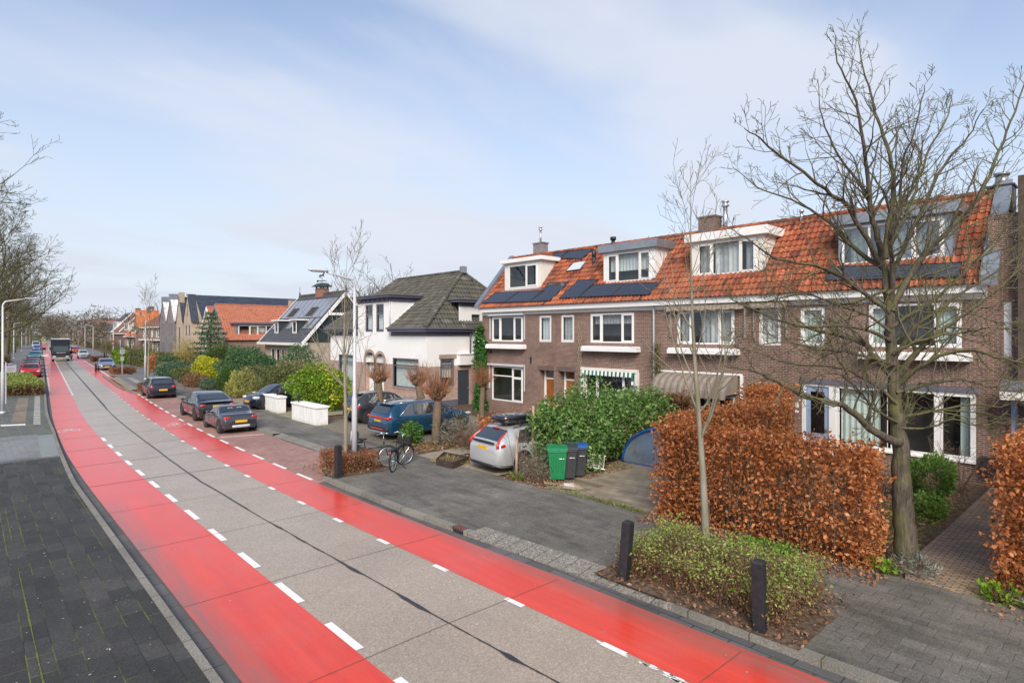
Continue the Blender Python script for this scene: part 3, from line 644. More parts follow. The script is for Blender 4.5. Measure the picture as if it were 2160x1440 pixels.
def dormer(par, s0, s1, z0, z1, t0, wins, fas=0.22, cheek='cream', fasm='white', over=0.2, win_s=None, winz=None, ladder=True):
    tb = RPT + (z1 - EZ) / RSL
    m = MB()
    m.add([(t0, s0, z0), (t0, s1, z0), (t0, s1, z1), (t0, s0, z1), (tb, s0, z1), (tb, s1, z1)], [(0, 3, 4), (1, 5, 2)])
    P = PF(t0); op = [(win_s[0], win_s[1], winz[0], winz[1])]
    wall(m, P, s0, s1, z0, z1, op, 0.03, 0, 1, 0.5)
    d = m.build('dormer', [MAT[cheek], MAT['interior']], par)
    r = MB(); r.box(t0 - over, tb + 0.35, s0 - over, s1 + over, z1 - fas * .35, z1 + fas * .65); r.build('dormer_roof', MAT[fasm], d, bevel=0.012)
    l = MB(); l.box(t0 - 0.1, t0 + 0.02, s0 - .12, s1 + .12, z0 - .07, z0 + .02)
    for i in range(24):
        a = s0 - .1 + (s1 - s0 + .2) * i / 24; l.quad((t0, a, z0), (t0, a + .12, z0), (t0 - .16, a + .13, z0 - .1 + .02 * (i % 2)), (t0 - .16, a, z0 - .1 + .02 * (i % 2)))
    l.build('flashing', MAT['lead'], d)
    return d, P
def panel_quad(par, pts, lift=0.05, mat='panel', frame=True, name='solar_panel'):
    a, b, c, e = [Vector(p) for p in pts]; n = (b - a).cross(e - a).normalized()
    if n.z < 0: n = -n
    m = MB(); q = [p + n * lift for p in (a, b, c, e)]
    m.add(q + [p - n * 0.035 for p in q], [(0, 1, 2, 3), (4, 7, 6, 5), (0, 4, 5, 1), (1, 5, 6, 2), (2, 6, 7, 3), (3, 7, 4, 0)])
    o = m.build(name, MAT[mat], par)
    if frame:
        f = MB(); qq = [p + n * (lift + .004) for p in (a, b, c, e)]
        for i in range(4):
            p, r = qq[i], qq[(i + 1) % 4]; f.tube([p, r], 0.014, 4)
        f.build('panel_frame', MAT['dark_metal'], o)
    return o
# ------------------------------------------------------------------ the brick terrace: four houses
def terrace(label, s0, s1, opens_up, opens_dn, dm=(0, 0)):
    h = thing('terraced_house', label, 'house', (TF, (s0 + s1) / 2, 0), world=True, group='houses of the brick terrace')
    P = PF(TF); m = MB()
    wall(m, P, s0, s1, 0.0, EZ - 0.1, opens_up + opens_dn)
    m.quad((TF + 8, s0, 0), (TF, s0, 0), (TF, s0, EZ - .1), (TF + 8, s0, EZ - .1)); m.quad((TF, s1, 0), (TF + 8, s1, 0), (TF + 8, s1, EZ - .1), (TF, s1, EZ - .1))
    m.quad((TF + 8, s0, 0), (TF + 8, s1, 0), (TF + 8, s1, EZ - .1), (TF + 8, s0, EZ - .1))
    rb = 2 * RT - RPT
    for s in (s0, s1): m.add([(RPT + .2, s, EZ), (RT, s, RZ - .05), (TF + 8, s, EZ)], [(0, 1, 2)])
    m.build('wall', [MAT['brick'], MAT['interior']], h)
    r = MB(); wl = math.hypot(RT - RPT, RZ - EZ)
    tiles(r, (RPT, s0, EZ), (0, 1, 0), (RT - RPT, 0, RZ - EZ), s1 - s0, wl, amp=.045, lift=.045, clip=lambda u, w: not (dm[0] + .05 < s0 + u < dm[1] - .05 and .92 < w / wl * (RT - RPT) < 2.0))
    U = lambda t, s: (t, s, roof_z(t) - .03)
    for ta, tb_, sa, sb in ((RPT + .05, 23.0, s0, s1), (23.0, 24.2, s0, dm[0]), (23.0, 24.2, dm[1], s1), (24.2, RT, s0, s1)): r.quad(U(ta, sa), U(ta, sb), U(tb_, sb), U(tb_, sa))
    r.quad((RT, s0, RZ - .03), (RT, s1, RZ - .03), (TF + 8.1, s1, EZ), (TF + 8.1, s0, EZ))
    ridge_caps(r, (RT, s0, RZ + .02), (RT, s1, RZ + .02))
    roof = r.build('roof', MAT['tile'], h)
    f = MB(); f.box(TF - .30, TF + .02, s0, s1, EZ - .24, EZ - .01); f.box(TF - .32, TF - .2, s0, s1, EZ - .012, EZ + .01); f.box(TF - .03, TF + .01, s0, s1, EZ - .42, EZ - .24); f.build('gutter_board', MAT['white'], h)
    return h, P
def ledge(h, s0, s1):
    m = MB(); m.box(TF - .38, TF + .01, s0, s1, 3.75, 3.94); m.box(TF - .34, TF + .012, s0 + .03, s1 - .03, 3.94, 4.0); m.build('ledge', MAT['white'], h, bevel=.01)
def awning_box(h, s0, s1, z, w=0.2):
    m = MB(); m.box(TF - w, TF, s0, s1, z, z + .11); m.box(TF - .06, TF, s0, s0 + .06, z - 1.35, z); m.box(TF - .06, TF, s1 - .06, s1, z - 1.35, z); m.build('awning_case', MAT['galv'], h, bevel=.01)
UZ = (4.16, 5.57)
# house with the white dormer at the far end
H1, P = terrace('far end brick terrace house with ivy on its corner and a two-pane white dormer', 20.8, 26.75,
                [(23.28, 25.87, *UZ), (21.13, 22.03, *UZ)], [(23.28, 25.87, .76, 2.72), (20.95, 22.03, 0.05, 2.66, 0.48, 0.2)], (22.35, 25.3))
window(H1, P, 23.28, 25.87, *UZ, [(1, [], True), (1.7, [], False), (1, [], True)], inner=[(0.0, .12, 'curtain_grey')], d=.0)
window(H1, P, 21.13, 22.03, *UZ, [(1, [], True)], inner=[(0, 1, 'blind')])
window(H1, P, 23.28, 25.87, .76, 2.72, [(1, [.70], True), (2.1, [.74], False)], d=0.0)
awning_box(H1, 23.1, 26.05, 5.62); awning_box(H1, 23.1, 26.1, 2.76)
ledge(H1, 23.0, 26.05)
d, DP = dormer(H1, 22.35, 25.3, 7.08, 8.72, 22.98, None, win_s=(22.6, 24.95), winz=(7.2, 8.5))
window(d, DP, 22.6, 24.95, 7.2, 8.5, [(1, [], True), (1.6, [], False)], d=-.02, name='dormer_window')
def porch_door(h, s0, s1, m='door_wood'):
    f = MB(); P2 = PF(TF + .42)
    pbox(f, P2, s0, s0 + .95, 0.05, 2.62, 0, .04); o = f.build('door', MAT[m], h)
    k = MB(); pbox(k, P2, s0, s0 + .05, .05, 2.62, -.03, .0); pbox(k, P2, s0 + .93, s0 + 1.06, .05, 2.62, -.03, .03); pbox(k, P2, s0 + .05, s0 + .93, 2.16, 2.24, -.03, 0); k.build('door_frame', MAT['white'], o)
    k = MB(); pbox(k, P2, s0 + .05, s0 + .93, 2.24, 2.6, -.02, -.01); k.build('pane', MAT['pane'], o)
    k = MB(); k.blob((TF + .39, s0 + .48, 1.1), (.03, .05, .02)); k.build('handle', MAT['steel'], o)
porch_door(H1, 20.95, 22.03)
def lintel(h, s0, s1):
    m = MB(); n = int((s1 - s0) / .065)
    for i in range(n):
        a = s0 + (s1 - s0) * i / n; m.box(TF - .025, TF + .01, a + .005, a + .058, 2.66, 2.9)
    m.build('brick_lintel', MAT['brick_dark'], h)
lintel(H1, 20.9, 22.15)
chimney(H1, 25.1, 24.45, 8.9, 9.95, .25, .38, 'brick_grey', (.06, 10.75, 0))
panel_quad(H1, [roofpt(1017.5, 640), roofpt(1064, 638.5), roofpt(1095, 616.5), roofpt(1045.7, 618.5)])
panel_quad(H1, [roofpt(1065, 638.5), roofpt(1118, 637), roofpt(1150, 614.5), roofpt(1096, 616.5)])
panel_quad(H1, [roofpt(1119, 637), roofpt(1160, 635), roofpt(1201, 596), roofpt(1160, 598)])
panel_quad(H1, [roofpt(1168, 546), roofpt(1180, 545.6), roofpt(1200, 531.5), roofpt(1166, 536)])
m = MB(); zt = 8.9
for i in range(2): m.obox((23.6, 23.2 + i * 1.15, zt + .06), ((1, 0, .12), (0, 1, 0), (-.12, 0, 1)), (.55, .55, .02))
m.build('solar_panel', MAT['panel'], H1)
m = MB(); vz = math.hypot(RT - RPT, RZ - EZ)                           # lead verge at the far end
m.prism([(RPT - .12, 26.55, EZ - .02), (RT, 26.55, RZ + .02), (RT, 26.55, RZ + .2), (RPT - .12, 26.55, EZ + .2)], (0, .34, 0)); m.build('verge', MAT['zinc'], H1)
m = MB(); m.box(TF - .05, TF + .03, 22.6, 22.68, 3.0, 3.35); m.build('wall_anchor', MAT['black'], H1)
m = MB(); m.blob((TF - .04, 25.95, 3.55), (.05, .06, .1)); m.build('wall_lamp', MAT['black'], H1)
# second house: green striped awning
H2, P = terrace('brick terrace house with a green and white striped awning over its ground floor window', 14.8, 20.8,
                [(15.91, 18.48, *UZ), (19.55, 20.45, *UZ)], [(15.78, 18.9, .6, 2.78, .12), (19.52, 20.62, .05, 2.66, .48, .2)], (15.1, 18.05))
window(H2, P, 15.91, 18.48, *UZ, [(1, [], True), (1.9, [], False), (1, [], True)], inner=[(0, 1, 'curtain_grey', .66, 1)], d=0)
window(H2, P, 19.55, 20.45, *UZ, [(1, [], True)], inner=[(0, 1, 'curtain_grey')])
window(H2, P, 15.78, 18.9, .6, 2.78, [(1, [], True), (2, [], False), (1, [], True)], d=.06, inner=[(0, .12, 'curtain')])
ledge(H2, 15.55, 18.8); porch_door(H2, 19.52, 20.62); lintel(H2, 19.45, 20.75)
m = MB(); m.box(TF - .16, TF + .005, 15.66, 19.0, 2.8, 2.94); m.box(TF - .12, TF + .005, 15.62, 15.8, .3, 2.8); m.box(TF - .12, TF + .005, 18.88, 19.02, .3, 2.8); aw = m.build('awning', MAT['cream'], H2)
green = plain('green_awning_cloth', (0.02, 0.16, 0.11), .8); 
m = MB(); n = 26
for i in range(n):
    a = 15.82 + 3.04 * i / n; b = a + 3.04 / n; mm = (a + b) / 2
    for c, e, z in ((a, (a + b) / 2, 2.56), ((a + b) / 2, b, 2.56)):
        m.quad((TF - .17, c, 2.8), (TF - .17, e, 2.8), (TF - .2, e, z + (.05 if c == a else 0)), (TF - .2, c, z + (.05 if c != a else 0)), i % 2)
for side in (15.82, 18.8):
    for i in range(10): m.quad((TF - .175, side, 2.56 - i * .16), (TF - .175, side + .13, 2.56 - i * .16), (TF - .175, side + .13, 2.40 - i * .16), (TF - .175, side, 2.40 - i * .16), i % 2)
m.build('striped_valance', [green, MAT['white']], aw)
d, DP = dormer(H2, 15.1, 18.05, 7.02, 8.68, 22.98, None, fas=.36, fasm='zinc', cheek='white', win_s=(15.3, 17.85), winz=(7.08, 8.47))
window(d, DP, 15.3, 17.85, 7.08, 8.47, [(1, [], True), (2.1, [], False), (1, [], True)], d=-.02, inner=[(0, 1, 'blind', .38, 1)], name='dormer_window')
m = MB()
for i in range(2): m.obox((23.9, 16.0 + i * 1.2, 8.98), ((1, 0, .1), (0, 1, 0), (-.1, 0, 1)), (.6, .55, .02))
m.build('solar_panel', MAT['panel'], H2)
panel_quad(H2, [roofpt(1180.6, 629.7), roofpt(1220, 628), roofpt(1263, 590.6), roofpt(1221, 592)])
panel_quad(H2, [roofpt(1221.3, 627.7), roofpt(1290, 625), roofpt(1318, 599.5), roofpt(1253, 602.2)])
panel_quad(H2, [roofpt(1291, 625), roofpt(1368, 622.6), roofpt(1393, 597), roofpt(1319, 599.5)])
panel_quad(H2, [roofpt(1181, 545.6), roofpt(1228, 547), roofpt(1252, 526), roofpt(1201, 531.5)])
sk = panel_quad(H2, [roofpt(1195, 574), roofpt(1224, 570), roofpt(1238, 552), roofpt(1212, 556)], .08, 'blind', True, 'skylight')
m = MB(); m.tube([(23.95, 19.45, 7.9), (23.95, 19.45, 8.75)], .085, 10); m.lathe([(.1, 8.6), (.13, 8.65), (.1, 8.95), (0, 9.0)], (23.95, 19.45, 0), 'z', 10); m.build('vent_pipe', MAT['dark_metal'], H2, smooth=True); m = MB(); m.tube([(24.8, 18.85, 9.0), (24.8, 18.85, 9.5)], .1, 10); m.tube([(24.8, 18.85, 9.5), (24.8, 18.85, 9.66)], .16, 10); m.build('vent_pipe', MAT['dark_metal'], H2, smooth=True)
m = MB()                                                             # wooden trellis
for i in range(7): m.obox((TF - .05, 19.12 + .0 * i, 2.55 + i * .36), ((0, .35, .94), (1, 0, 0), (0, .94, -.35)), (.42, .008, .012)); m.obox((TF - .07, 19.12, 2.55 + i * .36), ((0, -.35, .94), (1, 0, 0), (0, .94, .35)), (.42, .008, .012))
m.build('trellis', MAT['wood_pale'], H2)
m = MB(); m.tube([(TF - .12, 14.82, 5.85), (TF - .06, 14.82, 5.6), (TF - .06, 14.82, 0.2)], .045, 8); m.build('downpipe', MAT['galv'], H2, smooth=True)
# third house: brown hooped awning
H3, P = terrace('brick house of the terrace with an old brown hooped awning and a wide cream dormer', 8.9, 14.8,
                [(11.09, 13.66, *UZ), (9.25, 10.10, *UZ)], [(11.05, 14.2, .5, 2.1), (9.3, 10.3, .05, 2.5, .48, .2)], (10.1, 13.3))
window(H3, P, 11.09, 13.66, *UZ, [(1, [], True), (2, [], False), (1, [], True)], d=0, inner=[(.0, .28, 'curtain_grey'), (.28, .45, 'curtain'), (.45, .62, 'curtain_grey'), (.76, 1, 'curtain_grey')])
window(H3, P, 9.25, 10.10, *UZ, [(1, [], True)], inner=[(0, 1, 'curtain')])
window(H3, P, 11.05, 14.2, .5, 2.1, [(1, [], True), (1.6, [], False), (1.6, [], True)])
ledge(H3, 10.85, 13.95); porch_door(H3, 9.3, 10.3)
stripe = plain('brown_awning_cloth', (0.235, 0.195, 0.16), .9, var=.2); stripe2 = plain('cream_awning_cloth', (0.29, 0.25, 0.21), .9, var=.15); stripe3 = plain('dark_awning_cloth', (0.175, 0.14, 0.115), .9)
m = MB(); n = 44
for i in range(n):
    a = 10.95 + 3.4 * i / n; b = a + 3.4 / n; k = (0, 1, 0, 2)[i % 4]
    for j in range(8):
        t0, t1 = math.pi / 2 * j / 8, math.pi / 2 * (j + 1) / 8
        f = lambda t: (TF - .02 - 1.0 * math.sin(t), 2.2 + .72 * math.cos(t))
        m.quad((f(t0)[0], a, f(t0)[1]), (f(t0)[0], b, f(t0)[1]), (f(t1)[0], b, f(t1)[1]), (f(t1)[0], a, f(t1)[1]), k)
    m.quad((TF - 1.02, a, 2.2), (TF - 1.02, b, 2.2), (TF - 1.03, b, 2.06 - .05 * abs(math.sin(i * .8 + .8))), (TF - 1.03, a, 2.06 - .05 * abs(math.sin(i * .8))), k)
for s in (10.95, 14.35): m.poly([(TF - .02, s, 2.2)] + [(TF - .02 - 1.0 * math.sin(t), s, 2.2 + .72 * math.cos(t)) for t in np.linspace(0, math.pi / 2, 9)], 0)
m.build('hooped_awning', [stripe, stripe2, stripe3], H3)
m = MB(); m.box(TF - .07, TF + .01, 10.75, 14.6, 2.93, 3.0); m.box(TF - .09, TF + .01, 10.72, 10.82, 1.0, 2.93); m.build('awning_board', MAT['white'], H3)
m = MB(); n = 40
for (sa, sb) in ((10.55, 14.05), (8.95, 10.35)):
    nn = int((sb - sa) / .09)
    for i in range(nn):
        a = sa + (sb - sa) * i / nn; b = sa + (sb - sa) * (i + 1) / nn
        m.quad((TF - .22, a, 5.80), (TF - .22, b, 5.80), (TF - .3, b, 5.60 - .04 * abs(math.sin((i + 1) * .55))), (TF - .3, a, 5.60 - .04 * abs(math.sin(i * .55))), i % 2)
    m.box(TF - .22, TF, sa, sb, 5.78, 5.83, 0)
    for s in (sa + .05, sb - .12): m.box(TF - .1, TF, s, s + .06, 4.45, 5.6, 1)
m.build('scalloped_awning', [stripe, stripe2], H3)
d, DP = dormer(H3, 10.1, 13.3, 6.98, 8.64, 22.98, None, fas=.34, win_s=(10.4, 13.0), winz=(7.06, 8.44))
window(d, DP, 10.4, 13.0, 7.06, 8.44, [(1, [], True), (1.9, [], False), (1, [], True)], d=-.02, inner=[(.02, .2, 'curtain_grey'), (.26, .5, 'curtain'), (.5, .64, 'curtain_grey'), (.64, .74, 'curtain'), (.8, 1, 'curtain_grey')], name='dormer_window')
chimney(H3, 25.0, 13.5, 8.9, 9.9, .3, .42, 'brick_dark')
m = MB(); m.tube([(25.0, 12.75, 9.0), (25.0, 12.75, 10.3)], .1, 12); m.lathe([(.1, 10.3), (.17, 10.33), (.17, 10.38), (.11, 10.42), (.11, 10.5), (.17, 10.51), (.17, 10.56), (0, 10.62)], (25.0, 12.75, 0), 'z', 12); m.build('flue_pipe', MAT['steel'], H3, smooth=True); m = MB(); m.tube([(24.7, 9.35, 9.1), (24.7, 9.35, 9.5)], .06, 8); m.tube([(24.7, 9.35, 9.5), (24.7, 9.35, 9.6)], .1, 8); m.build('flue_pipe', MAT['steel'], H3, smooth=True)
# fourth house: glazed white front
H4, P = terrace('near end brick terrace house with a wide glazed white front and pale blue door', 3.15, 8.9,
                [(3.77, 6.31, *UZ), (7.71, 8.56, *UZ)], [(3.42, 8.5, .69, 2.78)], (4.05, 7.42))
window(H4, P, 3.77, 6.31, *UZ, [(1, [], True), (1.9, [], False), (1, [], True)], d=0, inner=[(0, .25, 'curtain_green'), (.76, 1, 'curtain_green')])
window(H4, P, 7.71, 8.56, *UZ, [(1, [], True)], inner=[(0, 1, 'curtain_green')])
ledge(H4, 3.5, 6.55)
window(H4, P, 4.38, 7.35, .69, 2.78, [(1, [], False), (.02, [], False), (1.25, [], False)], d=.0, fr=.1, inner=[(.56, 1, 'curtain_green')])
window(H4, P, 3.42, 4.38, .69, 2.78, [(1, [], True)], d=.0, fr=.07, inner=[(.0, .42, 'curtain_green')])
m = MB(); P2 = PF(TF + .02)
pbox(m, P2, 7.35, 7.58, .1, 2.78, -.03, .1, 0); pbox(m, P2, 8.38, 8.5, .1, 2.78, -.03, .1, 0); pbox(m, P2, 7.58, 8.38, 2.7, 2.78, -.03, .1, 0)
dr = m.build('door_frame', MAT['white'], H4)
m = MB(); pbox(m, P2, 7.58, 8.38, .1, 1.0, .02, .07); pbox(m, P2, 7.58, 7.74, 1.0, 2.7, .02, .07); pbox(m, P2, 8.22, 8.38, 1.0, 2.7, .02, .07); pbox(m, P2, 7.74, 8.22, 2.5, 2.7, .02, .07); dd = m.build('door', MAT['door_blue'], H4)
m = MB(); m.quad(*[P2(u, z, .05) for u, z in ((7.74, 1.0), (8.22, 1.0), (8.22, 2.5), (7.74, 2.5))]); m.build('pane', MAT['pane_dim'], dd)
m = MB()
for u in np.linspace(7.78, 8.18, 6): pbox(m, P2, u - .008, u + .008, 1.0, 2.2, .03, .04)
pbox(m, P2, 7.74, 8.22, 1.6, 1.62, .03, .04); m.build('door_grille', MAT['dark_metal'], dd)
m = MB(); m.blob((TF + .0, 7.66, 1.15), (.03, .03, .06)); m.build('handle', MAT['wood'], dd)
m = MB(); m.box(TF - .06, TF + .005, 3.35, 8.55, 2.785, 2.95); m.build('lintel_board', MAT['slate_paint'], H4)
m = MB(); m.box(TF - .08, TF + .01, 3.4, 7.4, .63, .69); m.build('window_sill', MAT['white'], H4)
m = MB(); m.box(TF - .2, TF - .005, 2.72, 3.28, .35, .85); m.box(TF - .21, TF - .004, 2.7, 3.3, .85, .89); m.build('letter_box', MAT['black'], H4, bevel=.01)
m = MB(); m.blob((TF - .01, 8.68, 1.95), (.02, .07, .1)); m.blob((TF - .01, 8.68, 1.72), (.02, .08, .05)); m.build('number_plate', MAT['white'], H4)
d, DP = dormer(H4, 4.05, 7.42, 7.0, 8.58, 22.98, None, fas=.36, cheek='zinc', fasm='zinc', win_s=(4.3, 7.3), winz=(7.06, 8.38))
window(d, DP, 4.3, 7.3, 7.06, 8.38, [(1, [], True), (1.6, [], False), (1, [], False)], d=-.02, inner=[(0, .28, 'curtain_green'), (.3, .62, 'curtain_green'), (.74, .95, 'curtain_green')], name='dormer_window', pane='pane_dim')
panel_quad(H4, [roofpt(1742, 593), roofpt(1880, 590), roofpt(1885, 562), roofpt(1752, 564)])
panel_quad(H4, [roofpt(1881, 590), roofpt(2026, 585), roofpt(2030, 556), roofpt(1886, 562)])
m = MB(); m.prism([(RPT - .1, 2.85, EZ - .05), (RT + .2, 2.85, RZ + .2), (RT + .2, 2.85, RZ + .42), (RPT - .1, 2.85, EZ + .28)], (0, .42, 0)); m.build('verge', MAT['zinc'], H4)
chimney(H4, 25.2, 3.15, 8.6, 9.42, .35, .33, 'black'); m = MB(); m.tube([(25.2, 3.15, 9.45), (25.2, 3.15, 9.85)], [.2, .17], 14); m.tube([(25.2, 3.15, 9.85), (25.2, 3.15, 9.93)], .22, 14); m.build('flue_pipe', MAT['zinc'], H4, smooth=True)
# neighbour past the near end
N1 = thing('modern_extension', 'dark glazed house with brown timber posts beyond the near end of the brick terrace', 'house', (TF, 1, 0), world=True)
m = MB(); wall(m, PF(TF + .25), 2.42, 3.16, 0, 8.2, [(2.62, 2.8, 3.9, 5.55)], room=.2); m.quad((TF + .25, 2.42, 0), (TF + 8, 2.42, 0), (TF + 8, 2.42, 8.2), (TF + .25, 2.42, 8.2)); m.build('wall', [MAT['brick'], MAT['interior']], N1)
m = MB(); pbox(m, PF(TF + .25), 2.62, 2.8, 3.9, 5.55, .03, .08); m.build('window', MAT['white'], N1)
m = MB()
for s in (2.28, 2.06, .2, -2.0, -4.5): m.box(TF - .1, TF + .25, s, s + .16, 0, 9.2)
m.box(TF - .05, TF + .3, -8, 2.26, 9.0, 9.25); m.build('timber_post', plain('dark_timber', (.085, .06, .045), .8, var=.3), N1)
m = MB(); m.quad((TF + .2, -8, 2.9), (TF + .2, 2.3, 2.9), (TF + .2, 2.3, 9), (TF + .2, -8, 9)); m.build('pane', plain('dark_tinted_glass', (.012, .018, .03), .06, 0, .8), N1)
m = MB(); m.box(TF + .3, TF + 8, -8, 2.3, 0, 9.1); m.build('building_core', MAT['brick_dark'], N1)
m = MB(); m.box(TF - .9, TF + .3, -6, 2.75, 2.72, 2.98); m.box(TF - .85, TF + .3, -6, 2.7, 2.98, 3.06); m.build('canopy', MAT['cream'], N1)
m = MB(); m.box(TF - .95, TF - .3, 2.2, 2.72, 3.0, 3.25); m.build('canopy_flashing', MAT['zinc'], N1)
m = MB(); m.box(TF - .02, TF + .1, 1.0, 2.6, .1, 2.7); m.build('door', MAT['door_blue'], N1)
# ------------------------------------------------------------------ the white house with the hipped roof
WT, WS, WN = 20.4, 29.5, 42.3
WH = thing('white_house', 'white rendered double house with mossy dark hipped roof and twin arched porches', 'house', (WT, 35, 0), world=True)
m = MB(); P = PF(WT)
op_lo = [(30.38, 33.37, 1.15, 3.03), (38.27, 40.96, 1.12, 3.06), (34.42, 35.48, .1, 3.3, .45, .2), (35.72, 36.96, .1, 3.3, .45, .2)]
BZ = 2.6
def band(P, u0, u1, z0, z1, opens, mi):
    wall(m, P, u0, u1, z0, z1, [(o[0], o[1], max(o[2], z0), min(o[3], z1)) + tuple(o[4:]) for o in opens if o[3] > z0 and o[2] < z1], 0.10, mi, 2, 0)
band(P, WS, WN, 0, BZ, op_lo, 1); band(P, WS, WN, BZ, 4.9, op_lo + [(34.5, 35.53, 4.72, 4.9), (35.95, 37.0, 4.72, 4.9)], 0)
for o in op_lo:
    r = o[4] if len(o) > 4 else .1; m.quad(P(o[0], o[2], r + .5), P(o[1], o[2], r + .5), P(o[1], o[3], r + .5), P(o[0], o[3], r + .5), 2)
m.quad((WT, WN, 0), (WT + 9, WN, 0), (WT + 9, WN, 4.9), (WT, WN, 4.9), 0)
S = PS(WS); sw = [(21.42, 22.5, 1.3, 3.05), (22.78, 23.72, 0.05, 2.3)]
band(S, WT, 29, 0, BZ - .02, sw, 1); band(S, WT, 29, BZ - .02, 4.9, sw, 0)
m.quad(S(21.42, 1.3, .5), S(22.5, 1.3, .5), S(22.5, 3.05, .5), S(21.42, 3.05, .5), 2)
up = [(34.5, 35.53, 4.72, 6.6), (35.95, 37.0, 4.72, 6.6)]
wall(m, P, 33.5, 38.0, 4.9, 7.0, [(a, b, max(c, 4.9), d) for a, b, c, d in up], .1, 0, 2, .5); WUP = up
tb = 20.1 + (7.0 - 4.9) / .796
m.add([(WT, 33.5, 4.9), (WT, 33.5, 7.0), (tb, 33.5, 7.0)], [(0, 1, 2)], 0); m.add([(WT, 38, 4.9), (WT, 38, 7.0), (tb, 38, 7.0)], [(0, 1, 2)], 0)
wall(m, S, 22.85, 27.5, 4.9, 6.6, [(23.9, 24.6, 4.95, 5.85)], .08, 0, 2, .4)
m.build('wall', [MAT['render'], MAT['brick_pale'], MAT['interior']], WH)
window(WH, P, 30.38, 33.37, 1.15, 3.03, [(1, [.76], False)], fm='slate_paint', d=.0, inner=[(0, 1, 'blind', 0, .76), (0, 1, 'curtain', .78, 1)])
window(WH, P, 38.27, 40.96, 1.12, 3.06, [(1, [.76], False)], fm='slate_paint', d=.0, inner=[(0, 1, 'blind')])
for a, b, c, d in up: window(WH, P, a, b, 4.72, d, [(1, [.66], True)], fm='slate_paint', inner=[(0, 1, 'blind', 0, .62)])
window(WH, S, 21.42, 22.5, 1.3, 3.05, [(1, [.78], True)], fm='slate_paint', inner=[(0, 1, 'curtain', .3, 1)])
window(WH, S, 23.9, 24.6, 4.95, 5.85, [(1, [], False)], fm='slate_paint', inner=[(0, 1, 'blind')])
for a, b in ((34.42, 35.48), (35.72, 36.96)):                           # brick arches
    m = MB()
    c, r = (a + b) / 2, (b - a) / 2
    pbox(m, P, a - .18, a, .1, 2.75, -.03, .02); pbox(m, P, b, b + .18, .1, 2.75, -.03, .02)
    for i in range(18):
        t0, t1 = math.pi * i / 18, math.pi * (i + 1) / 18 - .02
        q = lambda t, R, d: P(c + R * math.cos(t), 2.75 + R * .95 * math.sin(t), d)
        m.add([q(t0, r, -.03), q(t1, r, -.03), q(t1, r + .2, -.03), q(t0, r + .2, -.03), q(t0, r, .03), q(t1, r, .03), q(t1, r + .2, .03), q(t0, r + .2, .03)], [(0, 1, 2, 3), (0, 4, 5, 1), (2, 6, 7, 3), (1, 5, 6, 2)])
    m.build('brick_arch', MAT['brick_pale'], WH)
m = MB(); pbox(m, S, 21.3, 22.65, 3.05, 3.3, -.04, .02); m.build('brick_lintel', MAT['brick_pale'], WH)
m = MB(); pbox(m, P, 30.3, 33.45, 1.08, 1.15, -.04, .02); m.build('window_sill', MAT['brick_pale'], WH)
m = MB()
for a, b in ((34.42, 35.48), (35.72, 36.96)):                           # white infill around the arch heads
    c, r = (a + b) / 2, (b - a) / 2; pts = [P(a, 3.32, -.012)] + [P(c - r * math.cos(t), 2.75 + r * .95 * math.sin(t), -.012) for t in np.linspace(0, math.pi, 15)] + [P(b, 3.32, -.012)]
    m.poly(pts)
m.build('arch_spandrel', MAT['render'], WH)
for a, b in ((34.42, 35.48), (35.72, 36.96)):
    m = MB(); pbox(m, P, a + .02, b - .02, .1, 3.1, .3, .36); o = m.build('door', MAT['white'], WH)
    m = MB(); pbox(m, P, a + .3, b - .3, 1.6, 2.2, .28, .295); m.build('pane', MAT['pane'], o)
m = MB(); pbox(m, S, 22.8, 23.7, .05, 2.28, .05, .1); o = m.build('door', MAT['door_dark'], WH)
m = MB(); m.blob((23.6, WS + .03, 1.1), (.06, .03, .03)); m.build('handle', MAT['steel'], o)
m = MB(); m.box(WT + 2.35, 24.6, WS - .28, WS, 2.62, 3.28); m.box(22.7, 24.7, WS - .34, WS, 3.28, 3.33); m.build('annex_fascia', MAT['white'], WH)
m = MB(); m.box(23.75, 24.7, WS - .2, WS, 0, 2.62); m.build('annex_wall', MAT['brick_pale'], WH)
m = MB(); m.box(20.6, 22.75, WS - .03, WS, 0, .45); m.build('plinth', MAT['slate_paint'], WH)
r = MB(); E0 = 4.92; Lf = math.hypot(4.9, 3.9)
tiles(r, (20.1, 29.2, E0), (0, 1, 0), (4.9, 0, 3.9), 13.3, Lf, .24, .36, amp=.05, lift=.05, clip=lambda u, w: u > w / Lf * 2.7 - .05 and u < 13.3 - w / Lf * 2.4 + .05 and not (4.25 < u < 8.85 and w < Lf * .54))
Ls = math.hypot(2.7, 3.9)
tiles(r, (20.1, 29.2, E0), (1, 0, 0), (0, 2.7, 3.9), 9.8, Ls, .24, .36, amp=.05, lift=.05, clip=lambda u, w: u > w / Ls * 4.9 - .05 and u < 9.8 - w / Ls * 4.9 + .05)
zc = E0 + 2.5 / 4.9 * 3.9
for q in ([(20.15, 29.2, E0), (20.15, 33.5, E0), (22.6, 33.5, zc), (25, 33.5, E0 + 3.87), (25, 31.9, E0 + 3.87)], [(20.15, 38, E0), (20.15, 42.5, E0), (25, 40.1, E0 + 3.87), (25, 38, E0 + 3.87), (22.6, 38, zc)], [(22.6, 33.5, zc), (22.6, 38, zc), (25, 38, E0 + 3.87), (25, 33.5, E0 + 3.87)], [(20.1, 29.25, E0), (29.9, 29.25, E0), (25, 31.9, E0 + 3.87)], [(29.9, 29.2, E0), (29.9, 42.5, E0), (25, 40.1, E0 + 3.87), (25, 31.9, E0 + 3.87)], [(20.1, 42.5, E0), (29.9, 42.5, E0), (25, 40.1, E0 + 3.87)]): r.poly([(x, y, z - .03) for x, y, z in q])
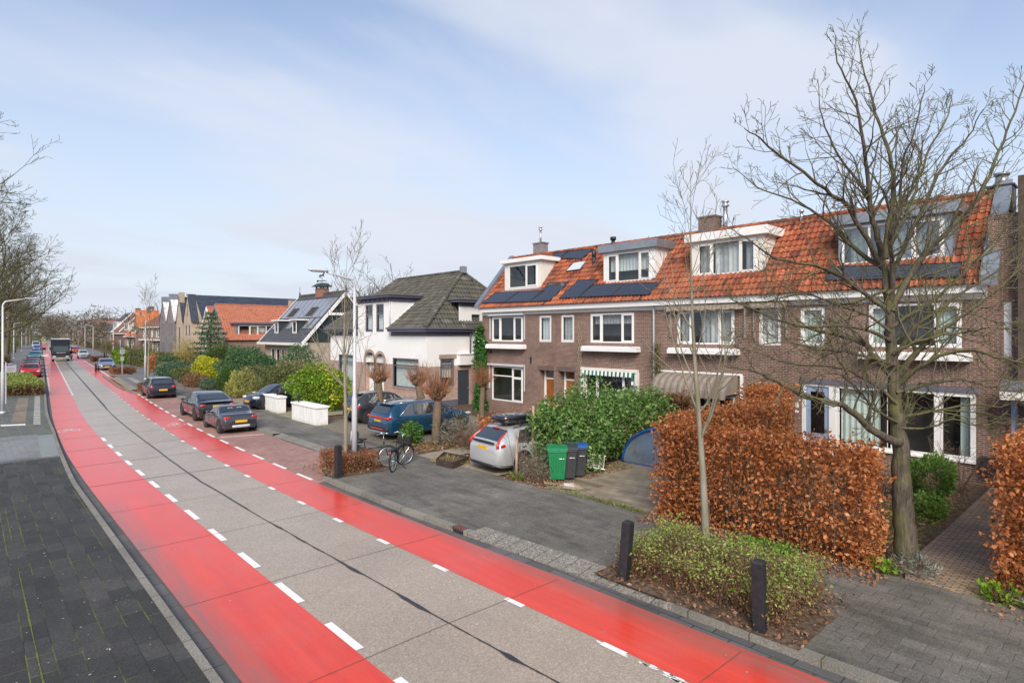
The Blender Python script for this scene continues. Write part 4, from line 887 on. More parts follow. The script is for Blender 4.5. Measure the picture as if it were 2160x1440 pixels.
A, B = (25, 31.9, E0 + 3.95), (25, 40.1, E0 + 3.95)
ridge_caps(r, (20.05, 29.15, E0 + .06), A, .14, .38); ridge_caps(r, A, B, .13, .38); ridge_caps(r, (29.9, 29.2, E0 + .06), A, .13, .38); ridge_caps(r, (20.1, 42.5, E0 + .06), B, .13, .38)
r.build('roof', MAT['tile_dark'], WH)
m = MB(); m.box(25 - .18, 25.18, 31.6, 31.95, E0 + 3.85, E0 + 4.3); m.build('chimney', MAT['lead'], WH)
def cornice(m, x0, x1, y0, y1, z):                                       # grey boxed eaves with brackets
    m.box(x0, x1, y0, y1, z, z + .16); m.box(x0 - .08, x1 + .08, y0 - .08, y1 + .08, z + .16, z + .24)
m = MB(); m.box(20.02, WT, 38.05, 42.5, 4.72, 4.90); m.box(19.93, 20.06, 38, 42.6, 4.88, 4.99); m.box(WT - .05, WT, 38, WN, 4.46, 4.72)
for s in np.arange(38.3, 42.3, .62): m.box(WT - .06, WT - .01, s, s + .07, 4.5, 4.72)
m.build('eaves', MAT['slate_paint'], WH)
m = MB(); m.box(20.02, WT, 29.2, 33.45, 4.72, 4.90); m.box(WT, 23.85, 29.2, WS, 4.72, 4.90); m.box(19.93, 20.06, 29.1, 33.5, 4.88, 4.99); m.box(20.06, 23.9, 29.08, 29.2, 4.88, 4.99)
for s in np.arange(29.6, 42.3, .62):
    if s < 33.3: m.box(WT - .06, WT - .01, s, s + .07, 4.5, 4.72)
for t in np.arange(20.7, 23.8, .62): m.box(t, t + .07, WS - .06, WS - .01, 4.5, 4.72)
m.box(WT - .05, WT + .0, WS - .05, 33.5, 4.46, 4.72); m.box(WT, 23.8, WS - .05, WS, 4.46, 4.72)
m.build('eaves', MAT['slate_paint'], WH)
m = MB(); m.box(WT - .35, tb + .5, 33.2, 38.3, 7.0, 7.13); m.box(WT - .42, tb + .6, 33.12, 38.38, 7.13, 7.2); m.box(WT - .06, WT + .0, 33.5, 38.0, 6.72, 7.0); m.box(WT, tb, 33.44, 33.5, 6.72, 7.0)
for s in np.arange(33.7, 38, .62): m.box(WT - .12, WT, s, s + .07, 6.75, 7.0)
m.build('bay_roof', MAT['slate_paint'], WH)
m = MB(); m.box(22.7, 27.7, WS - .35, WS + 2.5, 6.6, 6.75); m.box(22.62, 27.8, WS - .42, WS + 2.6, 6.75, 6.82); m.box(22.85, 27.5, WS - .05, WS, 6.35, 6.6); m.build('side_roof', MAT['slate_paint'], WH)
m = MB(); m.tube([(23.75, WS - .15, 4.75), (23.75, WS - .06, 4.4), (23.75, WS - .06, 3.3)], .05, 8); m.build('downpipe', MAT['slate_paint'], WH, smooth=True)
m = MB(); m.tube([(WT - .05, 33.62, 6.75), (WT - .05, 33.62, 4.95)], .04, 8); m.build('downpipe', MAT['galv'], WH, smooth=True)
m = MB()                                                                   # white verge boards beside the bays
m.prism([(WT - .1, 33.42, 4.95), (tb, 33.42, 7.02), (tb, 33.42, 7.12), (WT - .1, 33.42, 5.1)], (0, .07, 0)); m.build('verge', MAT['white'], WH)
# ------------------------------------------------------------------ generic houses
def gable_house(label, T, sc, hw, ez, rz, depth, wallm, roofm, opens=(), tl=.34, tw=.3, barge=None, name='gabled_house', group=None, wfm='white', inner='curtain_grey', tiled=True, flip=False):
    h = thing(name, label, 'house', (T, sc, 0), world=True, group=group); m = MB(); P = PF(T)
    wall(m, P, sc - hw, sc + hw, 0, ez, [o for o in opens if o[3] < ez], .1, 0, 1, .5)
    m.poly([(T, sc - hw, ez), (T, sc + hw, ez), (T, sc, rz)])
    for s in (sc - hw, sc + hw): m.quad((T, s, 0), (T + depth, s, 0), (T + depth, s, ez), (T, s, ez))
    m.poly([(T + depth, sc - hw, 0), (T + depth, sc + hw, 0), (T + depth, sc + hw, ez), (T + depth, sc, rz), (T + depth, sc - hw, ez)])
    m.build('wall', [MAT[wallm], MAT['interior']], h)
    r = MB(); e = .25; sl = (rz - ez) / hw; L = math.hypot(hw + e, (hw + e) * sl)
    if tiled: tiles(r, (T - .1, sc - hw - e, ez - e * sl), (1, 0, 0), (0, hw + e, (hw + e) * sl), depth + .2, L, tw, tl, 4, .018, .03)
    r.quad((T - .08, sc - hw - e, ez - e * sl), (T + depth + .1, sc - hw - e, ez - e * sl), (T + depth + .1, sc, rz), (T - .08, sc, rz)); r.quad((T - .1, sc + hw + e, ez - e * sl), (T + depth + .1, sc + hw + e, ez - e * sl), (T + depth + .1, sc, rz), (T - .1, sc, rz))
    ridge_caps(r, (T - .1, sc, rz + .02), (T + depth + .1, sc, rz + .02), .12, .5)
    r.build('roof', MAT[roofm], h)
    if barge:
        w = .28
        for sg in (-1, 1): b = MB(); b.prism([(T - .18, sc + sg * (hw + e), ez - e * sl - .05), (T - .18, sc, rz + .02), (T - .18, sc, rz - w * 1.4), (T - .18, sc + sg * (hw + e - w * .6), ez - e * sl - w)], (.1, 0, 0)); b.build('bargeboard', MAT[barge], h)
    for o in opens:
        if o[3] < ez: window(h, P, o[0], o[1], o[2], o[3], o[4] if len(o) > 4 and isinstance(o[4], list) else [(1, [], False)], fm=wfm, inner=[(0, 1, inner)] if inner else None)
    return h, P
def street_house(label, T, s0, s1, ez, rz, depth, wallm, roofm, opens=(), dorm=(), name='street_house', group=None, wfm='white', inner='curtain', gable=None, over=.3, canopy=None):
    h = thing(name, label, 'house', (T, (s0 + s1) / 2, 0), world=True, group=group); m = MB(); P = PF(T)
    wall(m, P, s0, s1, 0, ez, [o for o in opens], .1, 0, 1, .5); rt = T + depth / 2
    for s in (s0, s1): m.poly([(T, s, 0), (T + depth, s, 0), (T + depth, s, ez), (rt, s, rz), (T, s, ez)])
    m.quad((T + depth, s0, 0), (T + depth, s1, 0), (T + depth, s1, ez), (T + depth, s0, ez))
    m.build('wall', [MAT[wallm], MAT['interior']], h)
    r = MB(); sl = (rz - ez) / (depth / 2); L = math.hypot(depth / 2 + over, (depth / 2 + over) * sl)
    tiles(r, (T - over, s0 - .15, ez - over * sl), (0, 1, 0), (1, 0, sl), s1 - s0 + .3, L, .35, .4, 3, .02, .03)
    for sg in (0, 1): r.quad(*[(x, y, z - .02) for x, y, z in ((T - over + .05, s0 - .15, ez - over * sl), (T - over + .05, s1 + .15, ez - over * sl), (rt, s1 + .15, rz), (rt, s0 - .15, rz))]) if sg == 0 else r.quad((T + depth + over, s0 - .15, ez - over * sl), (T + depth + over, s1 + .15, ez - over * sl), (rt, s1 + .15, rz), (rt, s0 - .15, rz))
    ridge_caps(r, (rt, s0 - .15, rz), (rt, s1 + .15, rz), .13, .5); r.build('roof', MAT[roofm], h)
    g = MB(); g.box(T - over - .12, T - over + .05, s0 - .2, s1 + .2, ez - over * sl - .16, ez - over * sl + .03); g.build('gutter_board', MAT['white'], h)
    for o in opens: window(h, P, o[0], o[1], o[2], o[3], [(1, [], False), (1, [], False)], fm=wfm, fr=.09, inner=[(0, .3, inner), (.7, 1, inner)])
    for (a, b, c, d) in dorm:
        t0 = T + (c - ez) / sl; tb = T + (d - ez) / sl; dm = MB(); q = PF(t0)
        wall(dm, q, a, b, c, d, [(a + .15, b - .15, c + .15, d - .12)], .03, 0, 1, .4); dm.add([(t0, a, c), (t0, b, c), (t0, b, d), (t0, a, d), (tb, a, d), (tb, b, d)], [(0, 3, 4), (1, 5, 2)])
        dd = dm.build('dormer', [MAT['white'], MAT['interior']], h)
        rf = MB(); rf.box(t0 - .2, tb + .3, a - .15, b + .15, d, d + .16); rf.build('dormer_roof', MAT['white'], dd)
        window(dd, q, a + .15, b - .15, c + .15, d - .12, [(1, [], False), (1, [], False)], d=-.02, inner=[(0, .4, 'curtain')], name='dormer_window')
    if canopy:
        c = MB(); c.box(T - .7, T, s0 + .2, s1 - .2, canopy, canopy + .2); c.build('canopy', MAT['white'], h)
    return h, P
# dark green boarded house with solar roof
BT, BS, BN, BE, BR, BRT = 22.0, 51.0, 61.3, 3.95, 8.55, 26.1
BH = thing('boarded_house', 'house with dark green boarded gable, slate roof under pale solar panels and horse weathervane', 'house', (BT, 56, 0), world=True)
m = MB(); P = PF(BT + .35)
ops = [(53.0, 53.9, 1.3, 3.1), (56.3, 57.0, 1.45, 3.15), (57.4, 58.3, 1.45, 3.15), (58.7, 59.6, 1.45, 3.15)]
wall(m, P, BS + .2, BN - .2, 0, BE - .15, ops, .1, 0, 1, .5)
m.quad((BT + .35, BS + .2, 0), (30, BS + .2, 0), (30, BS + .2, BE), (BT + .35, BS + .2, BE)); m.poly([(BT + .35, BN - .2, 0), (30, BN - .2, 0), (30, BN - .2, BE), (BRT, BN - .2, BR), (BT + .35, BN - .2, BE)])
m.build('wall', [MAT['brick_beige'], MAT['interior']], BH)
for o in ops: window(BH, P, *o, [(1, [], False)], fr=.09, inner=[(0, .25, 'curtain')])
m = MB(); m.poly([(BT + .3, BS + .12, BE - .1), (30, BS + .12, BE - .1), (BRT, BS + .12, BR - .05)])
for i in range(44):
    t = BT + .4 + i * .18; zt = BR - .1 - abs(t - BRT) * (BR - BE) / (BRT - BT); m.box(t, t + .02, BS + .09, BS + .12, BE - .1, max(BE, zt))
m.build('gable_boards', MAT['greengrey'], BH)
m = MB(); sl = (BR - BE) / (BRT - BT); L = math.hypot(BRT - BT, BR - BE)
tiles(m, (BT - .15, BS - .1, BE - .17), (0, 1, 0), (1, 0, sl), BN - BS + .2, L + .2, .3, .3, 2, .004, .02)
m.quad((BT - .1, BS - .1, BE - .16), (BT - .1, BN + .1, BE - .16), (BRT, BN + .1, BR), (BRT, BS - .1, BR)); m.quad((30.3, BS - .1, BE - .1), (30.3, BN + .1, BE - .1), (BRT, BN + .1, BR), (BRT, BS - .1, BR))
m.build('roof', MAT['tile_slate'], BH)
m = MB(); ridge_caps(m, (BRT, BS - .1, BR + .02), (BRT, BN + .1, BR + .02), .15, .4); m.build('ridge', MAT['tile_dark'], BH)
for s, y in ((BS - .16, .1), (BN + .06, .1)):
    for sg in (-1, 1):
        f = lambda t, dz: (BRT + sg * t, s, BR + .08 - sl * t + dz)
        m = MB(); m.prism([f(0, 0), f(4.35, 0), f(4.35, -.38), f(0, -.38)], (0, y, 0)); m.build('bargeboard', MAT['white'], BH)
m = MB(); m.box(BRT - 1.85, BRT + 1.85, BS - .17, BS - .07, 6.3, 6.55); m.build('collar_board', MAT['white'], BH)
m = MB(); m.box(BT - .35, BT + .35, BS - .15, BN + .15, BE - .42, BE - .18); m.build('gutter_board', MAT['cream'], BH)
def bslope(t, lift=.1): return BE + sl * (t - BT) + lift
nP = 9
for i in range(nP):
    a = BS + .35 + (BN - BS - .7) * i / nP; b = a + (BN - BS - .7) / nP - .03
    panel_quad(BH, [(23.85, a, bslope(23.85)), (23.85, b, bslope(23.85)), (25.55, b, bslope(25.55)), (25.55, a, bslope(25.55))], .0, 'panel_pale')
for a, b in ((51.4, 52.3), (52.6, 53.5), (56.2, 57.3), (59.8, 60.8)): panel_quad(BH, [(22.9, a, bslope(22.9)), (22.9, b, bslope(22.9)), (23.8, b, bslope(23.8)), (23.8, a, bslope(23.8))], .0, 'panel_pale')
for a in (53.75, 58.15):
    t0, z0, z1 = 22.6, 4.55, 5.85; tb = BT + (z1 - BE) / sl; dm = MB(); q = PF(t0); b = a + 1.15
    wall(dm, q, a, b, z0, z1, [(a + .1, b - .1, z0 + .08, z1 - .05)], .03, 0, 1, .4); dm.add([(t0, a, z0), (t0, b, z0), (t0, b, z1), (t0, a, z1), (tb, a, z1), (tb, b, z1)], [(0, 3, 4), (1, 5, 2)])
    dd = dm.build('dormer', [MAT['greengrey'], MAT['interior']], BH); rf = MB(); rf.box(t0 - .25, tb + .35, a - .2, b + .2, z1, z1 + .12); rf.build('dormer_roof', MAT['white'], dd)
    window(dd, q, a + .1, b - .1, z0 + .08, z1 - .05, [(1, [], True)], d=-.02, inner=[(0, 1, 'blind')] if a > 56 else None, name='dormer_window')
    panel_quad(BH, [(24.0, a + .0, bslope(24.0)), (24.0, b + .3, bslope(24.0)), (24.75, b + .3, bslope(24.75)), (24.75, a, bslope(24.75))], .03, 'interior', True, 'skylight')
c = chimney(BH, BRT, 56.0, 8.2, 9.15, .45, .6, 'brick_red', None, False)
m = MB(); m.add([(BRT - .75, 55.1, 9.3), (BRT + .75, 55.1, 9.3), (BRT + .75, 56.9, 9.3), (BRT - .75, 56.9, 9.3), (BRT - .3, 55.5, 9.65), (BRT + .3, 55.5, 9.65), (BRT + .3, 56.5, 9.65), (BRT - .3, 56.5, 9.65)], [(0, 1, 5, 4), (1, 2, 6, 5), (2, 3, 7, 6), (3, 0, 4, 7), (4, 5, 6, 7), (3, 2, 1, 0)])
for dx in (-.35, .35):
    for dy in (-.5, .5): m.box(BRT + dx - .06, BRT + dx + .06, 56 + dy - .06, 56 + dy + .06, 9.15, 9.32)
m.build('chimney_cap', MAT['greengrey'], c)
m = MB(); vx = BRT; m.tube([(vx, 56, 9.6), (vx, 56, 10.25)], .03, 6); m.tube([(vx, 55.3, 9.9), (vx, 56.7, 9.9)], .025, 5); m.tube([(vx - .4, 56, 9.9), (vx + .4, 56, 9.9)], .025, 5)
hs = [(-.55, .22), (-.5, .3), (-.35, .33), (-.1, .28), (.1, .3), (.22, .42), (.3, .55), (.4, .52), (.5, .42), (.46, .38), (.36, .4), (.3, .28), (.32, .15), (.45, .1), (.44, .06), (.26, .1), (.2, .16), (0, .15), (-.2, .14), (-.3, .02), (-.42, -.04), (-.44, -.0), (-.34, .06), (-.3, .16), (-.36, .24), (-.48, .2), (-.62, .05), (-.6, .18)]
m.prism([(vx - .02, 56 - u * 1.15, 10.22 + v * 1.0) for u, v in hs], (.05, 0, 0)); m.blob((vx, 57.0, 9.92), (.03, .18, .1)); m.build('weathervane', MAT['black'], c)
for s in (BS - .1, BN + .05):
    m = MB(); m.lathe([(.14, 0), (.07, .12), (.1, .3), (.03, .45), (.02, 1.0), (0, 1.05)], (BRT, s, BR), 'z', 8); m.build('finial', MAT['greengrey'], BH)
# orange roofed house, ridge away from the street
OH, P = gable_house('house with a broad salmon tiled roof and a long band of white dormer windows', 22.0, 76.1, 3.7, 4.1, 8.1, 17, 'brick_far', 'tile_pink', [(74, 75.5, 1, 3)], .33, .3, 'lead')
q = PS(72.75); dm = MB(); wall(dm, q, 23.2, 29.0, 4.2, 5.75, [(23.5, 28.8, 4.25, 5.62)], .03, 0, 1, .5)
dm.add([(23.2, 72.75, 4.2), (23.2, 72.75, 5.75), (23.2, 73.9, 5.75)], [(0, 1, 2)]); dd = dm.build('dormer', [MAT['lead'], MAT['interior']], OH)
rf = MB(); rf.box(22.9, 29.3, 72.45, 74.6, 5.75, 5.93); rf.build('dormer_roof', MAT['slate_paint'], dd)
window(dd, q, 23.5, 28.8, 4.25, 5.62, [(1.2, [], False), (1, [], True), (1, [], False), (1, [], False), (1, [], False)], fm='cream', fr=.11, d=-.03, inner=[(.25, .4, 'wood_pale'), (.45, .6, 'curtain')], name='dormer_window')
chimney(OH, 31.2, 76.0, 8.0, 8.9, .3, .3, 'brick_beige')
gable_house('small gabled house with white bargeboards half hidden behind the conifer', 23.4, 84.6, 3.1, 4.3, 8.15, 9, 'brick_beige', 'tile_pink', [(83.5, 85.5, 4.6 - 2.2, 4.0)], .33, .3, 'white')
# beige new houses with tall dark roofs
YH, P = gable_house('beige brick house with a tall sharp gable and long blue-grey roof', 24.0, 96.5, 2.0, 6.7, 10.35, 1.0, 'brick_beige', 'tile_blue', [(95.2, 95.9, 4.3, 5.85), (96.9, 97.6, 4.3, 5.85), (95.3, 96.8, .4, 2.6)], wfm='slate_paint', inner=None)
m = MB(); Pq = PS(92.6); wall(m, Pq, 25.0, 46, 0, 6.6, [(25.6, 27.4, 4.3, 5.85), (25.8, 28.5, .6, 2.6)], .1, 0, 1, .5); m.quad((25, 92.6, 0), (25, 100.4, 0), (25, 100.4, 6.6), (25, 92.6, 6.6)); m.poly([(25, 92.6, 6.6), (25, 100.4, 6.6), (25, 96.5, 10.35)]); m.build('wing_wall', [MAT['brick_beige'], MAT['interior']], YH)
window(YH, Pq, 25.6, 27.4, 4.3, 5.85, [(1, [], False), (1, [], False)], fm='slate_paint')
m = MB(); tiles(m, (24.9, 92.4, 6.5), (1, 0, 0), (0, 4.1, 3.85), 21.2, 5.65, .5, .36, 1, .0, .035); m.quad((25, 92.4, 6.48), (46, 92.4, 6.48), (46, 96.5, 10.33), (25, 96.5, 10.33)); m.quad((25, 100.6, 6.48), (46, 100.6, 6.48), (46, 96.5, 10.33), (25, 96.5, 10.33)); m.build('wing_roof', MAT['tile_blue'], YH)
m = MB(); m.box(33.5, 40.5, 93.6, 95.0, 7.6, 8.9); m.build('roof_box', MAT['lead'], YH)
m = MB(); pbox(m, PF(23.98), 96.4, 96.65, 7.2, 9.0, -.01, .05); m.build('slit_window', MAT['slate_paint'], YH)
m = MB(); m.box(23.9, 24.02, 96.3, 96.7, 9.9, 10.35); m.build('gable_stone', MAT['brick_beige'], YH)
Y2, P = gable_house('narrower beige brick house with a square chimney on its pointed gable', 24.6, 103.6, 1.75, 6.8, 10.3, 11, 'brick_beige', 'tile_blue', [(103.2, 104.1, 1.9, 5.6)], .36, .5, None, wfm='slate_paint', inner=None)
chimney(Y2, 24.9, 103.6, 9.4, 11.1, .35, .45, 'brick_beige', None, False)
m = MB(); m.box(38, 47, 88, 93, 0, 8.55); m.build('flat_block', MAT['render'], YH); m = MB(); m.box(37.9, 47.1, 87.9, 93, 8.55, 8.8); m.build('flat_roof_edge', MAT['lead'], YH)
for sc, lab, dz in ((111.7, 'grey brick house with a pointed gable and speckled white verge, nearer of the pair', .25), (116.9, 'grey brick house with a pointed gable and speckled white verge, farther of the pair', 0)):
    ops = [(sc - 1.5 + i * .8, sc - 1.5 + i * .8 + .45, z, z + 2.0) for i in range(4) for z in (1.0, 4.3)]
    GH, P = gable_house(lab, 25.2, sc, 2.3, 6.9, 10.2 + dz, 10, 'brick_grey', 'tile_slate', ops, .4, .5, None, wfm='slate_paint', inner=None)
    m = MB(); m.prism([(25.1, sc - 2.55, 6.5), (25.1, sc - .1, 10.2 + dz), (25.1, sc - .1, 10.55 + dz), (25.1, sc - 2.55, 6.95)], (1.1, 0, 0)); m.build('verge', plain('speckled_white_verge', (.62, .62, .62), .7, var=.4, scale=3), GH)
    m = MB(); m.box(25.0, 26.3, sc - .4, sc + .4, 9.7 + dz, 11.05 + dz); m.build('chimney', MAT['zinc'], GH)
# brown and orange houses further on
A1, P = street_house('brown brick house with brown tiled roof and white canopy, behind the low clipped hedge', 26.0, 122.5, 138, 6.1, 9.0, 7.5, 'brick_far', 'tile_brown', [(123.5, 126, 3.9, 5.5), (128.5, 130, 3.9, 5.6), (135, 137, 3.9, 5.6), (123.4, 126.5, .8, 2.9), (128, 129.3, .1, 2.8), (133, 137, .8, 2.9)], (), canopy=3.3)
chimney(A1, 29.7, 124.0, 8.6, 10.0, .35, .5, 'brick_dark'); chimney(A1, 29.7, 135.0, 8.6, 10.0, .35, .6, 'brick_dark')
TU, P = gable_house('small turret-like brick house front hung with bright orange tiles', 25.3, 139.8, 1.5, 6.3, 9.3, 4, 'brick_far', 'tile_bright', [(139, 140.6, 3.6, 5.4)], .4, .4)
chimney(TU, 27.5, 139.9, 8.6, 9.9, .3, .4, 'brick_dark')
A2, P = street_house('house with bright orange roof and two white dormers', 26.8, 142, 160, 4.3, 8.8, 9, 'brick_far', 'tile_bright', [(143, 147, .8, 3.2), (149, 153, .8, 3.2), (155, 158, .8, 3.2)], [(145.5, 149, 4.7, 6.3), (152, 155.5, 4.7, 6.3)])
A3, P = street_house('house with red-brown roof, pale verges and a dark brick gable end', 28.4, 164, 186, 5.0, 10.1, 9, 'brick_dark', 'tile_brown', [(166, 170, 1, 3), (174, 178, 1, 3)], [(168, 172, 5.3, 7.0)])
chimney(A3, 33, 165, 9.6, 11.2, .5, .6, 'brick_dark')
m = MB()
for s in (163.8, 175, 186): m.prism([(28, s, 4.95), (32.9, s, 10.2), (32.9, s, 10.5), (28, s, 5.2)], (0, .35, 0))
m.build('verge', MAT['white'], A3)
chimney(A3, 33, 180, 9.6, 11.2, .5, .6, 'brick_dark')
A4, P = street_house('house with dark slate roof and white gable trim, beside the flat red block', 31, 196, 216, 5.5, 10.6, 10, 'brick_far', 'tile_slate', [(198, 202, 3, 5), (205, 209, 3, 5)], [(199, 203, 5.8, 7.8)])
A5 = thing('flat_roof_block', 'flat roofed red brick block among the far houses', 'building', (33, 250, 0), world=True); m = MB(); wall(m, PF(33.5), 238, 290, 0, 9.6, [(242 + i * 6, 244.5 + i * 6, z, z + 2) for i in range(8) for z in (2, 5.5)], .1, 0, 1, .5); m.box(33.6, 44, 238, 290, 0, 9.6); m.build('wall', [MAT['brick_red'], MAT['interior']], A5); m = MB(); m.box(33.3, 44.2, 237.8, 290.2, 9.6, 9.9); m.build('roof_edge', MAT['lead'], A5)
street_house('brown house with a lean-to gable, in front of the flat red block', 31.5, 222, 234, 4.2, 7.5, 9, 'brick_far', 'tile_brown', [(224, 228, 1, 3)])
for k, (T, a, b, e, r, wm, rm, lab) in enumerate(((37.5, 300, 330, 6, 10.5, 'brick_far', 'tile_blue', 'far house with a dark blue roof beyond the red block'), (41, 345, 380, 5.5, 10, 'brick_red', 'tile_bright', 'far house with an orange roof near the road end'), (47, 420, 470, 6, 11, 'brick_far', 'tile_brown', 'farthest brown house at the end of the street'))):
    street_house(lab, T, a, b, e, r, 10, wm, rm, [(a + 3, a + 6, 1, 3), (a + 12, a + 15, 1, 3)])
# ------------------------------------------------------------------ vehicles
PAINT = {}
def paint(name, c, metal=0.35, rough=0.32, coat=1.0):
    if name not in PAINT: PAINT[name] = plain('car_paint_' + name, c, rough, metal, .5, .03, 2, 0, coat)
    return PAINT[name]
_k = NT('dark_car_glass'); MAT['car_glass'] = _k.surf(_k.n('ShaderNodeBsdfPrincipled', {'Base Color': (.03, .035, .038, 1), 'Roughness': .05, 'IOR': 2.1, 'Specular IOR Level': .6}).outputs[0])
MAT['tyre'] = plain('tyre_rubber', (0.018, 0.018, 0.02), 0.8)
MAT['rim'] = plain('alloy_rim', (0.42, 0.43, 0.45), 0.35, 0.7)
MAT['rim_dark'] = plain('dark_rim', (0.10, 0.10, 0.11), 0.4, 0.5)
MAT['red_lens'] = plain('red_lamp_lens', (0.50, 0.018, 0.012), 0.15, 0, .7, .1, 2, 0, .8)
MAT['clear_lens'] = plain('clear_lamp_lens', (0.62, 0.64, 0.66), 0.12, .2, .8, .1, 3, 0, .8)
MAT['plate'] = plain('yellow_plate', (0.72, 0.42, 0.02), 0.5)
MAT['trim'] = plain('black_plastic_trim', (0.025, 0.025, 0.027), 0.6)
MAT['chrome'] = plain('chrome_trim', (0.7, 0.7, 0.71), 0.2, 0.9)
def sm(x, xs, ys, r=0.07):
    return (np.interp(x - r, xs, ys) + 2 * np.interp(x, xs, ys) + np.interp(x + r, xs, ys)) / 4
def car(name, label, loc, rz, pc, L, W, top, belt, wheels, rw=0.32, zb=0.2, plan=None, tumble=0.76, side=(), rear=None, front=None, rim='rim', roofm=None,
        tail=(), head=(), plate_r=None, plate_f=None, extra=None, cat='car', group=None, spokes=5, lower=None, trimline=True, sw=.22):
    h = thing(name, label, cat, loc, rz, group); Wh = W / 2
    tx = [a for a, b in top]; tz = [b for a, b in top]; bx = [a for a, b in belt]; bz = [b for a, b in belt]
    plan = plan or [(0, .80), (.06, .88), (.22, .955), (.6, .995), (L * .5, 1), (L - .9, .985), (L - .45, .93), (L - .18, .80), (L, .55)]
    px = [a for a, b in plan]; pw = [b for a, b in plan]
    def prm(x):
        t = float(sm(x, tx, tz)); b = min(float(sm(x, bx, bz)), t - .03); w = Wh * float(np.interp(x, px, pw)); g = min(1, max(0, (t - b - .03) / .42))
        wr = w * (0.94 * (1 - g) + tumble * g); e = max(0.0, .35 - min(x, L - x)) / .35
        return t, b, w, wr, zb + .10 * e * e
    def ring(x):
        t, b, w, wr, z0 = prm(x)
        r = [(0, z0), (w * .84, z0), (w * .96, z0 + .09), (w, z0 + .5 * (b - z0)), (w * .992, b - .06), (w * .955, b), (wr, max(b + .003, t - .055)), (wr * .88, t - .012), (wr * .5, t + .004), (0, t + .012)]
        return r
    xs = sorted(set(list(np.linspace(0, .3, 5)) + list(np.linspace(.3, L - .3, 40)) + list(np.linspace(L - .3, L, 5)))); m = MB(); rows = []
    for x in xs:
        r = ring(x); full = [(x - L / 2, y, z) for y, z in r] + [(x - L / 2, -y, z) for y, z in r[-2:0:-1]]; rows.append(full)
    n = len(rows[0]); m.v = [p for r in rows for p in r]
    for i in range(len(rows) - 1):
        for j in range(n): m.f.append([i * n + j, i * n + (j + 1) % n, (i + 1) * n + (j + 1) % n, (i + 1) * n + j]); m.m.append(0)
    m.f.append(list(range(n))[::-1]); m.m.append(0); m.f.append([(len(rows) - 1) * n + j for j in range(n)]); m.m.append(0)
    body = m.build('body', pc, h, smooth=True)
    try:
        body.data.set_sharp_from_angle(angle=math.radians(38))
    except Exception: pass
    def side_pt(x, v, sg, out):
        t, b, w, wr, z0 = prm(x); y = w * .955 + (wr - w * .955) * v; z = b + (max(b + .003, t - .055) - b) * v
        return (x - L / 2, sg * (y + out), z)
    for k, (a, b, bt, at) in enumerate(side):                            # bottom rear, bottom front, top front, top rear
        for sg in (-1, 1):
            g = MB(); nx, nv = 8, 4; vs = []
            for j in range(nv + 1):
                v = .06 + .86 * j / nv
                for i in range(nx + 1):
                    xa = a + (at - a) * j / nv; xb = b + (bt - b) * j / nv; vs.append(side_pt(xa + (xb - xa) * i / nx, v, sg, .008))
            g.add(vs, [(j * (nx + 1) + i, j * (nx + 1) + i + 1, (j + 1) * (nx + 1) + i + 1, (j + 1) * (nx + 1) + i) for j in range(nv) for i in range(nx)]); g.build('side_window', MAT['car_glass'], h, smooth=True)
    def screen(nm, xa, xb, u=.84):
        g = MB(); vs = []; nx, nu = 6, 8
        for i in range(nx + 1):
            x = xa + (xb - xa) * i / nx; t, b, w, wr, z0 = prm(x); t2 = prm(x + .02)[0]; sl = (t2 - t) / .02; nl = math.hypot(1, sl)
            for j in range(nu + 1):
                q = -1 + 2 * j / nu; vs.append((x - L / 2 - sl / nl * .012, q * wr * u, t - .01 * q * q + .006 + .012 / nl))
        g.add(vs, [(i * (nu + 1) + j, i * (nu + 1) + j + 1, (i + 1) * (nu + 1) + j + 1, (i + 1) * (nu + 1) + j) for i in range(nx) for j in range(nu)]); g.build(nm, MAT['car_glass'], h, smooth=True)
    if rear: screen('rear_window', *rear)
    if front: screen('windscreen', *front)
    if side and trimline:                                                # bright or dark frame line under the glass
        for sg in (-1, 1):
            a = min(s[0] for s in side); b = max(s[1] for s in side); g = MB(); g.tube([side_pt(x, .02, sg, .012) for x in np.linspace(a, b, 10)], .011, 4)
            g.build('window_trim', MAT['chrome'] if trimline == 'chrome' else MAT['trim'], h)
    for x in wheels:
        for sg in (-1, 1):
            w = prm(x)[2]; yo = sg * (w + .005); ar = MB(); ar.tube([(x - L / 2, sg * (w - .2), rw + .02), (x - L / 2, sg * (w + .002), rw + .02)], rw + .055, 24); ar.build('wheel_arch', MAT['trim'], h, smooth=False)
            ty = MB(); q = sg * 1.0
            ty.lathe([(rw * .62, yo - q * sw), (rw * .95, yo - q * sw), (rw, yo - q * (sw - .03)), (rw, yo - q * .02), (rw * .96, yo + q * .006), (rw * .66, yo + q * .008), (rw * .63, yo - q * .01)], (x - L / 2, 0, rw), 'y', 24)
            wl = ty.build('wheel', MAT['tyre'], h, smooth=True)
            rm = MB(); c = Vector((x - L / 2, yo - q * .004, rw)); rm.lathe([(rw * .66, .004 * q), (rw * .60, .006 * q), (rw * .58, -.03 * q), (rw * .57, -.05 * q)], tuple(c), 'y', 24)
            for k in range(spokes):
                an = 2 * math.pi * k / spokes + .3; d = Vector((math.cos(an), 0, math.sin(an))); pr = Vector((-d.z, 0, d.x))
                for t in ((-.5, .5) if spokes == 5 else (0,)):
                    rm.obox(c + d * rw * .34 + pr * (t * rw * .11) - Vector((0, q * .012, 0)), (d, pr, (0, 1, 0)), (rw * .27, rw * (.045 if spokes == 5 else .04), .012))
            rm.lathe([(0, .008 * q), (rw * .13, .004 * q), (rw * .15, -.03 * q)], tuple(c), 'y', 12); rm.build('rim', MAT[rim], wl)
